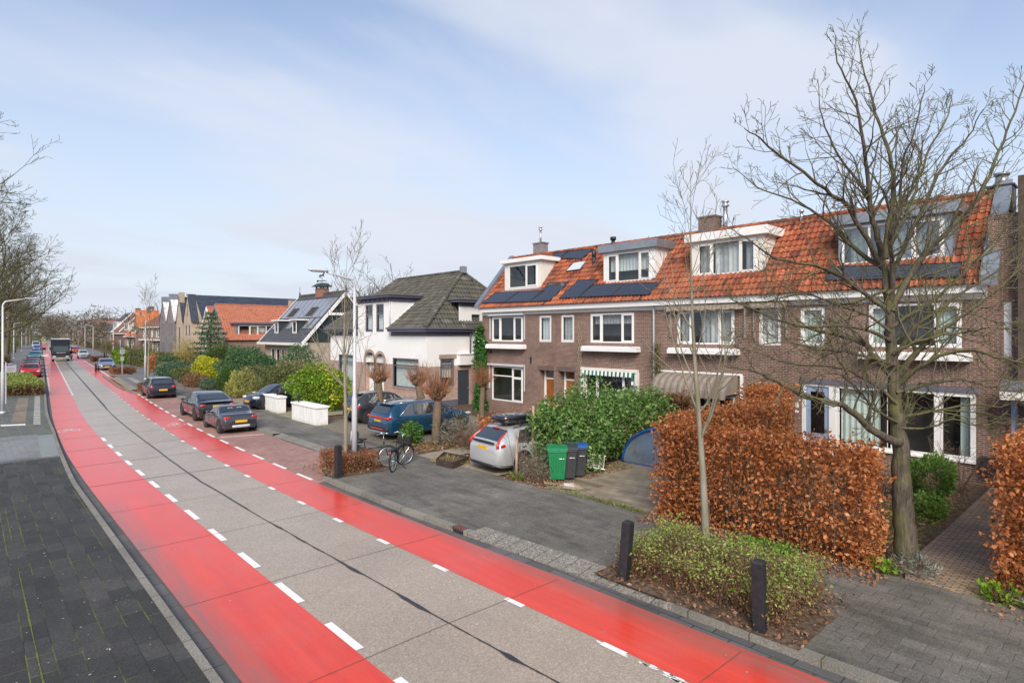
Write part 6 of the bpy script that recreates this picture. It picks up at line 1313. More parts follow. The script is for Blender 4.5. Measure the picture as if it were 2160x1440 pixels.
m = MB(); m.box(-.28, .28, -.2, .2, -.02, 0); m.box(-.28, -.265, -.2, .2, 0, .28); m.box(.265, .28, -.2, .2, 0, .28); m.box(-.265, .265, -.2, -.185, 0, .28); m.box(-.265, .265, .185, .2, 0, .28); m.box(-.32, .32, .2, .23, .24, .29); m.box(-.32, .32, -.23, -.2, .24, .29); m.build('tub', MAT['cream'], t)
t = thing('cardboard', 'flattened brown cardboard and paper litter at the foot of the bins', 'litter', (12.75, 11.75, .11)); rng = random.Random(5)
for i in range(5):
    m = MB(); c = Vector((rng.uniform(-.35, .35), rng.uniform(-.45, .45), .015 + i * .012)); a = rng.uniform(0, 3); m.obox(c, ((math.cos(a), math.sin(a), .1), (-math.sin(a), math.cos(a), .05), (0, 0, 1)), (rng.uniform(.12, .3), rng.uniform(.06, .2), .006)); m.build('sheet', MAT['wood_pale'] if i < 4 else MAT['white'], t)
# blue framed shelter
t = thing('arched_shelter', 'blue tube arch with a hazy plastic sheet, half hidden behind the brown hedge', 'shelter', (16.9, 11.2, .1), 0)
bt = plain('blue_tube', (.012, .075, .30), .4); R = 1.32
sheet = NT('hazy_plastic'); g_ = sheet.n('ShaderNodeBsdfPrincipled', {'Base Color': sheet.ramp(sheet.noise(sheet.coord(), 1.1, 4, .6), [(.35, (.05, .13, .30)), (.6, (.24, .29, .34))]), 'Roughness': .25, 'Specular IOR Level': .6}).outputs[0]; tr_ = sheet.n('ShaderNodeBsdfTransparent', {'Color': (.75, .8, .85, 1)}).outputs[0]; sheet.surf(sheet.n('ShaderNodeMixShader', {0: sheet.ramp(sheet.noise(sheet.coord(), 2.2, 5, .6), [(.35, .12), (.65, .55)]), 1: g_, 2: tr_}).outputs[0])
arc = [(0, 1.15 - R * (1 - math.cos(a)) * .0 - (R * 1.05 * (1 - math.cos(a)) * 0), 0) for a in (0,)]
A = [(0, 1.75 * math.cos(q) - .5, 1.34 * math.sin(q)) for q in np.linspace(0, PI / 2, 12)] + [(0, -1.6, 1.3)]
m = MB(); m.tube(A, .05, 8); m.tube([(0, 1.25, 0), (0, -1.6, 0)], .035, 8); m.build('front_arch', bt, t, smooth=True)
m = MB(); B = [(1.3, p[1], p[2]) for p in A]; m.tube(B, .05, 8)
for k in (0, 5, 11): m.tube([A[k], B[k]], .03, 6)
m.build('rear_arch', bt, t, smooth=True)
m = MB(); m.poly([(.02, p[1], p[2]) for p in A] + [(.02, -1.6, 0.03)])
for p, q, r, s in zip(A[:-1], A[1:], B[1:], B[:-1]): m.quad(p, q, r, s)
m.build('sheet', sheet.m, t)
# low white garden walls with lanterns
def gwall(label, x0, x1, y0, y1, lan):
    t = thing('garden_wall', label, 'wall', (x0, y0, 0)); m = MB(); m.box(0, x1 - x0, 0, y1 - y0, -.05, .93); m.build('wall', MAT['render_dirty'], t)
    m = MB(); m.box(-.05, x1 - x0 + .05, -.05, y1 - y0 + .05, .93, 1.03); m.build('coping', MAT['render'], t, bevel=.015)
    l = thing('wall_lantern', 'small black lantern on the end of the ' + lan, 'lantern', (x0 + .2, lan_y[lan], 1.03))
    m = MB(); m.tube([(0, 0, 0), (0, 0, .1)], .03, 8); m.lathe([(.06, .1), (.1, .3), (.13, .31), (.02, .42), (0, .46)], (0, 0, 0), 'z', 6); m.build('frame', MAT['black'], l); m = MB(); m.lathe([(.05, .13), (.08, .28)], (0, 0, 0), 'z', 6); m.build('glass', MAT['clear_lens'], l)
lan_y = {'longer white wall': 34.0, 'nearer white wall': 30.0}
gwall('low white rendered garden wall, longer one in front of the navy car', 12.92, 13.35, 33.3, 37.2, 'longer white wall')
gwall('low white rendered garden wall, nearer one in front of the yellow-green bush', 12.5, 13.1, 27.45, 30.4, 'nearer white wall')
# signs
def sign(label, x, y, z0, z1, w, rz, small=False, post_dx=0):
    t = thing('street_sign', label, 'sign', (x, y, .05), rz); m = MB(); m.tube([(post_dx, 0, 0), (post_dx, 0, z1 + .1)], .03, 8); m.build('post', MAT['galv'], t)
    m = MB(); m.box(-w / 2, w / 2, -.06, -.04, z0, z1); p = m.build('panel', MAT['white'], t, bevel=.008)
    hh = z1 - z0; bs = plain('sign_blue', (.02, .05, .32), .5)
    m = MB(); m.box(-w * .45, -w * .26, -.064, -.06, z1 - hh * .24, z1 - hh * .05); m.build('blue_square', bs, p)
    m = MB(); m.box(w * .1, w * .46, -.064, -.06, z1 - hh * .16, z1 - hh * .05); m.box(-w * .2, w * .1, -.064, -.06, z1 - hh * .22, z1 - hh * .12); m.build('blue_band', bs, p)
    m = MB()
    for i in range(3): m.box(-w * .42, w * (.3, .36, .1)[i], -.064, -.06, z1 - hh * (.5 + .15 * i), z1 - hh * (.47 + .15 * i))
    m.build('text_lines', MAT['zinc'], p)
    if small: m = MB(); m.box(-w * .36, w * .36, -.06, -.04, z0 - .75, z0 - .3); m.build('lower_panel', MAT['white'], t)
    return t
q = at_depth(22, 775, 38); sign('white information board with blue header beside the left lamp', q.x, q.y, 2.03, 2.62, .66, .63, post_dx=-.28)
sign('white bus stop style board on a post above the far brown planter', 12.8, 78.2, 2.25, 2.9, .6, .63, True)
t = thing('warning_sign', 'red-bordered triangular warning sign on the far lamp post', 'sign', (17.9, 117.2, 2.7), .65); m = MB(); m.prism([(-.5, 0, 0), (.5, 0, 0), (0, 0, .85)], (0, .02, 0)); m.build('border', MAT['red_lens'], t); m = MB(); m.prism([(-.3, -.01, .1), (.3, -.01, .1), (0, -.01, .62)], (0, .008, 0)); m.build('face', MAT['white'], t)
# traffic island
t = thing('traffic_island', 'small traffic island with a black and white marker post', 'traffic island', (11.6, 153, 0), -.07); m = MB(); m.prism([(-.7, -1, .0), (.75, -1, .0), (.5, 9, 0), (.2, 10, 0), (-.2, 9, 0)], (0, 0, .16)); m.build('kerb_platform', MAT['cream'], t)
m = MB(); m.tube([(0, 0, .15), (0, 0, 1.2)], .09, 10); m.build('post', MAT['white'], t)
for z in (.35, .75): m = MB(); m.tube([(0, 0, z), (0, 0, z + .2)], .095, 10); m.build('black_ring', MAT['black'], t)
m = MB(); m.box(-.28, .28, -.06, .06, 1.2, 1.75); m.build('sign_box', MAT['black'], t)
# steel edged planter with dry stems
t = thing('planter_box', 'low rusty steel planter with dry stems beside the silver car', 'planter', (12.28, 16.4, .1), 0); m = MB(); c = [(-.5, .05), (-.44, -.78), (.53, -.42), (.38, .82)]
for (ax, ay), (bx, by) in zip(c, c[1:] + c[:1]): d = Vector((bx - ax, by - ay, 0)); L_ = d.length; m.obox(((ax + bx) / 2, (ay + by) / 2, .1), (d, (-d.y, d.x, 0), (0, 0, 1)), (L_ / 2, .015, .12))
m.build('steel_edge', plain('rusty_steel', (.05, .035, .028), .7), t); m = MB(); m.poly([(x, y, .14) for x, y in c]); m.build('soil', MAT['soil'], t)
# bicycles
def bicycle(label, x, y, rz, lean, steer=.0, seatmat='black', crate=True, cat='bicycle'):
    t = thing('bicycle', label, cat, (x, y, .1), rz); t.rotation_euler = (lean, 0, rz); r = .34; wb = 1.12
    fm = plain('bike_frame', (.03, .032, .036), .35, .3); 
    def wheel(cx, par, st=0):
        def rot(p): q = Vector(p) - Vector((cx, 0, 0)); return Vector((cx + q.x * math.cos(st) - q.y * math.sin(st), q.x * math.sin(st) + q.y * math.cos(st), q.z))
        m = MB(); m.tube([rot((cx + r * math.cos(a), 0, r + r * math.sin(a))) for a in np.linspace(0, 2 * PI, 29)], .021, 6, cap=False); w = m.build('wheel', MAT['tyre'], par, smooth=True)
        m = MB(); m.tube([rot((cx + (r - .03) * math.cos(a), 0, r + (r - .03) * math.sin(a))) for a in np.linspace(0, 2 * PI, 29)], .012, 5, cap=False)
        for k in range(14): a = 2 * PI * k / 14; m.tube([rot((cx, .02 * (-1) ** k, r)), rot((cx + (r - .03) * math.cos(a), 0, r + (r - .03) * math.sin(a)))], .0025, 3)
        m.tube([rot((cx, -.05, r)), rot((cx, .05, r))], .025, 8); m.build('rim', MAT['steel'], w)
        m = MB(); m.tube([rot((cx + (r + .035) * math.cos(a), 0, r + (r + .035) * math.sin(a))) for a in np.linspace(.3 if st == 0 else .2, 2.9, 12)], .026, 5); m.build('mudguard', MAT['black'], w, smooth=True)
    wheel(0, t); wheel(wb, t, steer)
    m = MB(); bb = (.46, 0, .3); st_ = (.30, 0, .78); hd = (.95, 0, .86)
    m.tube([(0, 0, r), bb, (.93, 0, .62), hd], .02, 7); m.tube([bb, st_], .018, 7); m.tube([(0, 0, r), (.33, 0, .7)], .013, 6); m.tube([(.36, 0, .6), (.92, 0, .68)], .02, 7); m.tube([hd, (1.0, 0, .7), (wb, 0, r)], .018, 7); m.build('frame', fm, t, smooth=True)
    m = MB(); m.tube([st_, (.27, 0, .9)], .014, 6); m.blob((.24, 0, .94), (.14, .09, .035), .7, 10); m.build('saddle', MAT['black'], t, smooth=True)
    m = MB(); m.tube([hd, (.93, 0, 1.06)], .014, 6); h = [(-.18, .30, .02), (-.04, .30, .05), (.03, .14, .03), (.0, 0, 0), (.03, -.14, .03), (-.04, -.30, .05), (-.18, -.30, .02)]; c_, s_ = math.cos(steer), math.sin(steer); m.tube([(.93 + a * c_ - b * s_, a * s_ + b * c_, 1.07 + z) for a, b, z in h], .013, 6); m.build('handlebar', MAT['steel'], t, smooth=True)
    m = MB(); m.box(-.28, .2, -.08, .08, .73, .745); m.tube([(-.2, .07, .73), (0, .05, r)], .008, 4); m.tube([(-.2, -.07, .73), (0, -.05, r)], .008, 4); m.build('carrier', MAT['black'], t)
    m = MB(); m.blob((-.3, 0, .66), (.02, .04, .03), .6, 8); m.build('rear_lamp', MAT['red_lens'], t, smooth=True)
    m = MB(); m.tube([(.46, -.09, .3), (.46, .09, .3)], .014, 6); m.lathe([(0, 0), (.09, 0), (.09, .006), (0, .006)], (.46, .05, .3), 'y', 16); m.tube([(.46, -.1, .3), (.58, -.1, .18)], .01, 5); m.box(.53, .63, -.19, -.1, .165, .185); m.build('crank', MAT['dark_metal'], t)
    if not lean: m = MB(); m.tube([(.42, .0, .28), (.5, -.26, .0)], .012, 5); m.build('kickstand', MAT['black'], t)
    if crate:
        m = MB()
        for (a, b, c2, d2) in ((1.02, 1.42, -.22, -.2), (1.02, 1.42, .2, .22), (1.02, 1.04, -.2, .2), (1.40, 1.42, -.2, .2)): m.box(a, b, c2, d2, .72, .96)
        m.box(1.02, 1.42, -.22, .22, .70, .72); m.tube([(1.05, 0, .7), (.97, 0, .6)], .015, 5); m.build('front_crate', MAT['dark_metal'], t)
    else:
        m = MB(); m.blob((-.02, 0, 1.02), (.1, .16, .22), .5, 10); m.blob((.08, 0, .86), (.16, .15, .06), .5, 10); m.build('child_seat', MAT['black'], t, smooth=True)
        m = MB(); m.blob((-.13, 0, 1.04), (.02, .14, .2), .5, 10); m.build('seat_shell', MAT['galv'], t, smooth=True)
    return t
bicycle('black bicycle standing upright with plants in its front crate', 10.18, 16.62, math.atan2(.70, .88), 0.0, -.75)
bicycle('black bicycle with a child seat leaning over against the lamp post', 9.55, 18.05, math.atan2(-.74, .9), -.24, .35, crate=False)
# drain in the kerb
m = MB(); xk = R_KERB(10.75); m.box(xk - .01, xk + .2, 10.55, 10.95, .05, .116); t = thing('drain', 'rusty iron gully set into the kerb by the red lane', 'drain', (0, 0, 0)); m.build('casting', plain('rusty_iron', (.12, .055, .045), .7), t); m = MB(); m.box(xk - .014, xk + .02, 10.55, 10.9, .0, .085); m.build('slot', MAT['black'], t)
# ------------------------------------------------------------------ trees and plants
def rdir(rng): 
    z = rng.uniform(-1, 1); a = rng.uniform(0, 2 * PI); q = math.sqrt(1 - z * z); return Vector((q * math.cos(a), q * math.sin(a), z))
def grow(out, rng, p, d, L, r, lvl, maxl, c):
    n = max(3, int(L / c.get('seg', .3))); n = min(n, 9); pts = [p.copy()]; rad = [r]; d = d.normalized(); step = L / n
    kids = []
    for i in range(n):
        d = (d + rdir(rng) * c.get('wand', .22) + Vector((0, 0, c.get('up', .06)))).normalized(); p = p + d * step; f = (i + 1) / n; pts.append(p.copy()); rad.append(max(c.get('rmin', .004), r * (1 - .72 * f))); kids.append((f, p.copy(), d.copy(), rad[-1]))
    out.append((pts, rad, lvl))
    if lvl >= maxl: return
    nc = c['nk'][min(lvl, len(c['nk']) - 1)]
    for k in range(nc):
        f = c.get('first', .25) + (1 - c.get('first', .25)) * (k + rng.random()) / nc; j = min(n - 1, max(0, int(f * n - .5))); _, q, dd, rr = kids[j]
        ax = rdir(rng); perp = (ax - dd * ax.dot(dd)).normalized(); an = math.radians(rng.uniform(*c.get('ang', (30, 62)))); nd = dd * math.cos(an) + perp * math.sin(an)
        grow(out, rng, q, nd, L * c.get('ratio', .55) * rng.uniform(.65, 1.15) * (1.15 - .5 * f), rr * c.get('rr', .62), lvl + 1, maxl, c)
def branches(out, t, mt, rcut=.035, name2='crown', off=(0, 0, 0), min_px=0, smooth=True):
    a, b = MB(), MB()
    for pts, rad, lvl in out:
        big = rad[0] > rcut; n = 9 if rad[0] > .1 else (6 if rad[0] > .03 else (4 if rad[0] > .012 else 3))
        (a if big else b).tube(pts, rad, n, cap=False)
    if a.v: a.build('trunk', mt, t, smooth=True, off=off)
    if b.v: b.build(name2, mt, t, smooth=True, off=off)
def leaves(name, par, mat, pts, size, asp=.5, seed=1, up=.0, off=(0, 0, 0), var=.5, droop=0.0):
    r = np.random.default_rng(seed); n = len(pts); a = r.normal(size=(n, 3)); a[:, 2] += up - droop; a /= np.linalg.norm(a, axis=1)[:, None] + 1e-9
    b = np.cross(a, r.normal(size=(n, 3))); b /= np.linalg.norm(b, axis=1)[:, None] + 1e-9; l = (size * (1 + var * r.uniform(-1, 1, n)))[:, None]; nn = np.cross(a, b)
    p = np.asarray(pts); v = np.stack([p, p + a * l * .5 + b * l * asp * .5 + nn * l * .08, p + a * l, p + a * l * .5 - b * l * asp * .5 + nn * l * .08], axis=1)
    return raw_mesh(name, v, 4, mat, par, off)
def ell_pts(n, c, rad, seed, shell=.35, lump=.22, zmin=None, freq=3.2):
    r = np.random.default_rng(seed); d = r.normal(size=(n, 3)); d /= np.linalg.norm(d, axis=1)[:, None]; ks = r.normal(size=(6, 3)) * freq; ph = r.uniform(0, 6.28, 6)
    lm = 1 + lump * np.sum(np.cos(d @ ks.T + ph), axis=1) / 3.0; q = 1 - shell * r.random(n) ** 1.6; p = d * (lm * q)[:, None] * np.array(rad) + np.array(c)
    if zmin is not None: p = p[p[:, 2] > zmin]
    return p
def box_pts(n, x0, x1, y0, y1, z0, z1, seed, depth=.25, rough=.06):
    r = np.random.default_rng(seed); p = r.uniform(0, 1, (n, 3)); dims = np.array([x1 - x0, y1 - y0, z1 - z0]); f = r.integers(0, 5, n); area = np.array([dims[1] * dims[2], dims[1] * dims[2], dims[0] * dims[2], dims[0] * dims[2], dims[0] * dims[1]]); f = r.choice(5, n, p=area / area.sum())
    q = p * dims; dd = depth * r.random(n) ** 1.5 * np.sign(1)
    bulge = rough * (np.sin(q[:, 1] * 5.1 + q[:, 2] * 3) + np.sin(q[:, 0] * 4.3 + q[:, 2] * 6.1 + 1) + np.sin(q[:, 1] * 11 + q[:, 0] * 9))
    dd = dd - bulge + rough * r.normal(size=n) * .6
    q[f == 0, 0] = dd[f == 0]; q[f == 1, 0] = dims[0] - dd[f == 1]; q[f == 2, 1] = dd[f == 2]; q[f == 3, 1] = dims[1] - dd[f == 3]; q[f == 4, 2] = dims[2] - dd[f == 4]
    return q + np.array([x0, y0, z0])
def stems(par, mat, c, rad, h, n, seed, off=(0, 0, 0), r0=.018, name='stem'):
    rng = random.Random(seed); out = []
    for i in range(n):
        a = rng.uniform(0, 6.28); q = math.sqrt(rng.random()); p = Vector((c[0] + rad[0] * .35 * q * math.cos(a), c[1] + rad[1] * .35 * q * math.sin(a), c[2])); d = Vector((rad[0] * math.cos(a) * q, rad[1] * math.sin(a) * q, h)); grow(out, rng, p, d, d.length * rng.uniform(.7, 1), r0, 0, 1, dict(nk=[3], wand=.15, up=.0, ratio=.4))
    m = MB()
    for pts, rr, l in out: m.tube(pts, rr, 4, cap=False)
    return m.build(name, mat, par, off=off)
BARK = bark('mossy_oak_bark', (.045, .038, .031), (.140, .118, .094), (.150, .165, .040), .62)
BARK_P = bark('pale_smooth_bark', (.21, .19, .145), (.33, .30, .235), (.17, .19, .09), .5, 2)
BARK_L = bark('green_mossy_bark', (.075, .062, .045), (.16, .14, .10), (.125, .14, .035), .9)
BARK_T = bark('thin_twig_bark', (.075, .058, .045), (.15, .12, .09), (.10, .11, .04), .4)
BARK_W = bark('willow_bark', (.12, .085, .06), (.21, .155, .11), (.12, .11, .05), .3)
TWIG = plain('brown_twigs', (.15, .085, .055), .85, var=.35)
TWIG_R = plain('willow_rods', (.27, .125, .06), .7, var=.35)
LV = lambda n, cols, tr=.32, rough=.6: island(n, cols, rough, tr)
BEECH = LV('dry_beech_leaves', [(0.3, 0.093, 0.029), (0.509, 0.174, 0.053), (0.629, 0.257, 0.093), (0.42, 0.133, 0.039), (0.736, 0.39, 0.178)], .3, .5)
LAUREL = LV('laurel_leaves', [(0.051, 0.129, 0.031), (0.129, 0.257, 0.051), (0.086, 0.179, 0.037), (0.206, 0.343, 0.086), (0.24, 0.325, 0.129)], .2, .4)
FRESH = LV('fresh_green_leaves', [(0.227, 0.348, 0.052), (0.383, 0.487, 0.104), (0.174, 0.26, 0.043), (0.452, 0.504, 0.157)])
BROWNLV = LV('brown_small_leaves', [(0.195, 0.091, 0.052), (0.312, 0.15, 0.078), (0.13, 0.065, 0.039), (0.39, 0.221, 0.117), (0.221, 0.195, 0.065)])
REDBROWN = LV('rusty_cotoneaster', [(0.297, 0.121, 0.061), (0.432, 0.203, 0.095), (0.216, 0.081, 0.041), (0.486, 0.297, 0.149)])
DARKGR = LV('dark_green_leaves', [(0.043, 0.109, 0.045), (0.086, 0.182, 0.073), (0.124, 0.237, 0.09), (0.058, 0.136, 0.055)])
BLUEGR = LV('blue_green_leaves', [(0.061, 0.131, 0.075), (0.115, 0.207, 0.117), (0.084, 0.165, 0.09)])
YELLOW = LV('bright_yellow_leaves', [(.55, .52, .015), (.45, .46, .02), (.62, .60, .04), (.30, .36, .02)])
OLIVE = LV('olive_leaves', [(0.128, 0.158, 0.045), (0.195, 0.21, 0.068), (0.09, 0.112, 0.033), (0.24, 0.24, 0.09)])
YGREEN = LV('yellow_green_leaves', [(0.13, 0.286, 0.019), (0.26, 0.416, 0.026), (0.091, 0.195, 0.019), (0.364, 0.494, 0.039)])
VARIEG = LV('variegated_leaves', [(0.39, 0.39, 0.09), (0.54, 0.51, 0.135), (0.24, 0.285, 0.06), (0.63, 0.57, 0.21)])
GREYLV = LV('grey_lavender', [(0.26, 0.247, 0.176), (0.364, 0.338, 0.26), (0.182, 0.163, 0.111), (0.234, 0.169, 0.111)])
STRAW = LV('straw_yellow_stems', [(.50, .40, .12), (.42, .33, .09), (.56, .47, .18)])
PALEPINK = LV('dry_hydrangea_heads', [(.50, .36, .27), (.58, .46, .36), (.36, .22, .15), (.30, .17, .10)])
CONIF = LV('conifer_needles', [(0.063, 0.126, 0.063), (0.099, 0.18, 0.09), (0.135, 0.207, 0.108), (0.05, 0.099, 0.05)], .05)
IVY = LV('ivy_leaves', [(0.028, 0.105, 0.021), (0.063, 0.182, 0.035), (0.042, 0.14, 0.028)], .1, .4)
GRASS = LV('grass_blades', [(.12, .19, .03), (.20, .26, .05), (.26, .27, .10)])
LITTER = LV('fallen_leaves', [(.24, .10, .045), (.32, .17, .09), (.16, .075, .045), (.36, .24, .15)], 0)
# --- the great bare tree on the right
YB = 11.42
def big_tree():
    base = at_depth(1912, 1190, YB); t = thing('bare_tree', 'large spreading bare tree with mossy forked trunk beside the brown hedge', 'tree', (base.x, base.y, .06)); off = (base.x, base.y, .06); rng = random.Random(11); out = []
    def limb(px, r0, r1, dep, jit=.0):
        pts = []; n = len(px)
        for i, (x, y) in enumerate(px): pts.append(at_depth(x, y, YB + dep[0] + (dep[1] - dep[0]) * i / (n - 1)))
        fine = []                                                      # smooth the path
        for i in range(n - 1):
            p0, p1, p2, p3 = pts[max(i - 1, 0)], pts[i], pts[i + 1], pts[min(i + 2, n - 1)]
            for k in range(4):
                q = k / 4; fine.append(.5 * ((2 * p1) + (p2 - p0) * q + (2 * p0 - 5 * p1 + 4 * p2 - p3) * q * q + (3 * p1 - p0 - 3 * p2 + p3) * q ** 3) + rdir(rng) * .02)
        fine.append(pts[-1]); m = len(fine); rad = [r0 + (r1 - r0) * (i / (m - 1)) ** .8 for i in range(m)]; out.append((fine, rad, 0)); return fine, rad
    def twigs(fine, rad, start=.2, every=.22, L=(.7, 1.9), maxl=2, upb=.08):
        acc = 0; m = len(fine); tot = sum((b - a).length for a, b in zip(fine[:-1], fine[1:])); run = 0
        for i in range(1, m):
            seg = (fine[i] - fine[i - 1]).length; run += seg; acc += seg
            if run / tot < start or acc < every: continue
            while acc >= every:
                acc -= every; d = (fine[i] - fine[i - 1]).normalized(); ax = rdir(rng); perp = (ax - d * ax.dot(d)).normalized(); an = math.radians(rng.uniform(28, 68)); nd = d * math.cos(an) + perp * math.sin(an) + Vector((0, 0, .12))
                ln = rng.uniform(*L) * (1.1 - .85 * run / tot); grow(out, rng, fine[i], nd, ln, min(rad[i] * .55, .008 + .013 * ln), 1, 1 + maxl, dict(nk=[0, 4, 2], wand=.28, up=upb, ratio=.6, rmin=.0046, seg=.17, rr=.66, first=.2, ang=(25, 58)))
    T, TR_ = limb([(1914, 1196), (1908, 1120), (1902, 1040), (1900, 985), (1898, 930), (1890, 860), (1886, 800), (1880, 730), (1876, 650), (1868, 580), (1862, 545)], .225, .055, (0, .2))
    for i in range(4): TR_[i] += .06 * (1 - i / 4) ** 2
    twigs(T, TR_, .42, .25, (.6, 1.6))
    LB = [([(1862, 548), (1850, 500), (1835, 430), (1828, 360), (1815, 270), (1800, 200), (1768, 130), (1762, 75)], .075, .007, (.2, -.6)),
          ([(1866, 545), (1876, 470), (1884, 400), (1878, 330), (1852, 250), (1836, 200), (1815, 120), (1811, 66)], .08, .007, (.2, 1.0)),
          ([(1878, 640), (1884, 560), (1880, 490), (1900, 420), (1906, 340), (1935, 260), (1950, 180)], .065, .007, (.2, -1.2)),
          ([(1880, 655), (1930, 560), (1985, 500), (2060, 420), (2108, 320), (2140, 235), (2175, 130)], .08, .012, (.1, .9)),
          ([(1866, 570), (1800, 520), (1750, 470), (1690, 430), (1600, 395), (1545, 352)], .065, .007, (.2, 1.5)),
          ([(1860, 560), (1790, 440), (1740, 400), (1650, 330), (1600, 290), (1570, 270)], .06, .007, (.2, -1.3)),
          ([(1878, 660), (1800, 600), (1720, 560), (1640, 545), (1570, 500), (1535, 480)], .055, .006, (.1, -.8)),
          ([(1899, 935), (1850, 912), (1800, 872), (1772, 852), (1700, 838), (1640, 805), (1580, 780), (1530, 772)], .10, .010, (0, -.9)),
          ([(1888, 800), (1845, 755), (1818, 722), (1740, 700), (1660, 680), (1560, 640), (1520, 610)], .085, .007, (.1, .8)),
          ([(1890, 800), (1930, 748), (1962, 715), (2010, 680), (2080, 630), (2180, 545)], .085, .016, (.1, -1.0)),
          ([(1892, 815), (1960, 760), (2040, 738), (2100, 752), (2180, 772)], .06, .013, (.1, -1.6)),
          ([(1884, 760), (1930, 690), (1990, 645), (2060, 600), (2180, 520)], .06, .016, (.1, 1.4)),
          ([(1896, 880), (1960, 868), (2050, 852), (2110, 858), (2180, 835)], .04, .008, (.1, -.8)),
          ([(1884, 720), (1800, 690), (1700, 690), (1620, 670), (1560, 700)], .045, .005, (.1, -1.5)),
          ([(1870, 600), (1940, 450), (1990, 350), (2040, 290), (2075, 230)], .055, .007, (.2, -.5)),
          ([(1872, 610), (1780, 640), (1690, 620), (1600, 640), (1560, 620)], .04, .005, (.1, 1.6)),
          ([(1876, 690), (1960, 640), (2050, 560), (2120, 500), (2175, 470)], .05, .010, (.1, .3)),
          ([(1862, 550), (1830, 420), (1770, 330), (1735, 250), (1725, 170)], .05, .006, (.2, .6)),
          ([(1893, 850), (1830, 800), (1760, 775), (1680, 770), (1600, 745), (1540, 730)], .042, .005, (0, .6)),
          ([(1886, 770), (1800, 745), (1720, 735), (1640, 720), (1570, 745)], .04, .005, (0, -1.1)),
          ([(1880, 700), (1820, 660), (1760, 640), (1660, 600), (1590, 560)], .04, .005, (0, 1.1)),
          ([(1898, 900), (1950, 905), (2010, 885), (2070, 900), (2120, 880)], .035, .005, (0, -.5)),
          ([(1890, 830), (1950, 810), (2030, 800), (2100, 815), (2170, 800)], .05, .008, (0, .8)),
          ([(1885, 745), (1950, 715), (2030, 700), (2100, 690), (2170, 700)], .045, .008, (0, -1.4)),
          ([(1872, 620), (1920, 590), (1990, 570), (2070, 540), (2150, 430)], .045, .008, (0, 1.8)),
          ([(1896, 890), (1840, 860), (1790, 800), (1730, 790), (1660, 830)], .035, .005, (0, -1.3)),
          ([(1866, 540), (1920, 430), (1955, 330), (2000, 240), (2010, 190)], .05, .006, (.2, 1.4))]
    for px, r0, r1, dep in LB:
        f, r = limb(px, r0 * .9, r1 * .85, dep); twigs(f, r, .18, .21, (.7, 1.8), 2)
    f, r = limb([(1772, 852), (1790, 800), (1760, 740), (1735, 690)], .03, .006, (-.4, -.6)); twigs(f, r, .1, .2)
    branches([q for q in out if q[1][0] > .03], t, BARK, .03, 'crown', off); branches([q for q in out if q[1][0] <= .03], t, bark('lichen_twig_bark', (.085, .072, .056), (.19, .165, .125), (.17, .18, .06), .6), .03, 'crown', off)
    g = np.random.default_rng(4); ends = [p[0][-1] for p in out if p[2] >= 2]; idx = g.choice(len(ends), 22, replace=False)
    leaves('dry_leaf', t, BEECH, np.array([tuple(ends[i]) for i in idx]), .07, .6, 3, off=off)
big_tree()
def slim_tree(label, x, y, h, r, lean, seed, mt, nk=(9, 5, 3), first=.3, z0=.1, L=.34, stakes=False, name='slim_tree', up=.16, ang=(28, 52), maxl=3, rmin=.004, rcut=.03):
    t = thing(name, label, 'tree', (x, y, z0)); rng = random.Random(seed); out = []; pts = []; rad = []
    n = 14; p = Vector((0, 0, 0))
    for i in range(n + 1):
        f = i / n; pts.append(Vector((lean[0] * f + .05 * math.sin(f * 5 + seed), lean[1] * f + .04 * math.cos(f * 6 + seed), h * f))); rad.append(max(.006, r * (1 - f) ** 1.15))
    out.append((pts, rad, 0)); nb = nk[0]
    for k in range(nb):
        f = first + (.98 - first) * (k + rng.random() * .8) / nb; j = min(n - 1, int(f * n)); q = pts[j]; a = rng.uniform(0, 2 * PI) + k * 2.4; an = math.radians(rng.uniform(*ang)); d = Vector((math.sin(an) * math.cos(a), math.sin(an) * math.sin(a), math.cos(an)))
        grow(out, rng, q, d, h * L * (1.25 - .8 * f), rad[j] * .5, 1, maxl, dict(nk=[0, nk[1], nk[2]], wand=.16, up=up, ratio=.5, rmin=rmin, seg=.25, rr=.62, first=.2))
    branches(out, t, mt, rcut, 'crown'); return t
slim_tree('tall slim bare tree with pale smooth trunk rising from the near low hedge', 11.22 - .0, 6.19, 8.0, .09, (-.15, .25), 21, BARK_P, (18, 5, 3), .30, L=.31, rmin=.005, ang=(22, 48))
slim_tree('slim bare tree close beside the grey street lamp', 9.35, 18.4, 7.5, .085, (.15, .05), 8, BARK_P, (17, 5, 3), .26, L=.34, rmin=.006, ang=(22, 48))
slim_tree('slim bare tree on the pavement beyond the dark hatchback', 13.1, 66.5, 9.3, .11, (0, 0), 5, BARK_P, (14, 6, 3), .3, L=.34, rmin=.010)
for i, (x, y, h, lab) in enumerate(((17.0, 98, 7, 'young bare tree on the right pavement before the warning sign'), (18.5, 128, 7, 'young bare tree near the white hatchback on the right'), (22, 158, 8, 'young bare tree beyond the red hatchback'))):
    slim_tree(lab, x, y, h, .1, (0, 0), 31 + i, BARK_L, (12, 5, 3), .25, L=.4, rmin=.014)
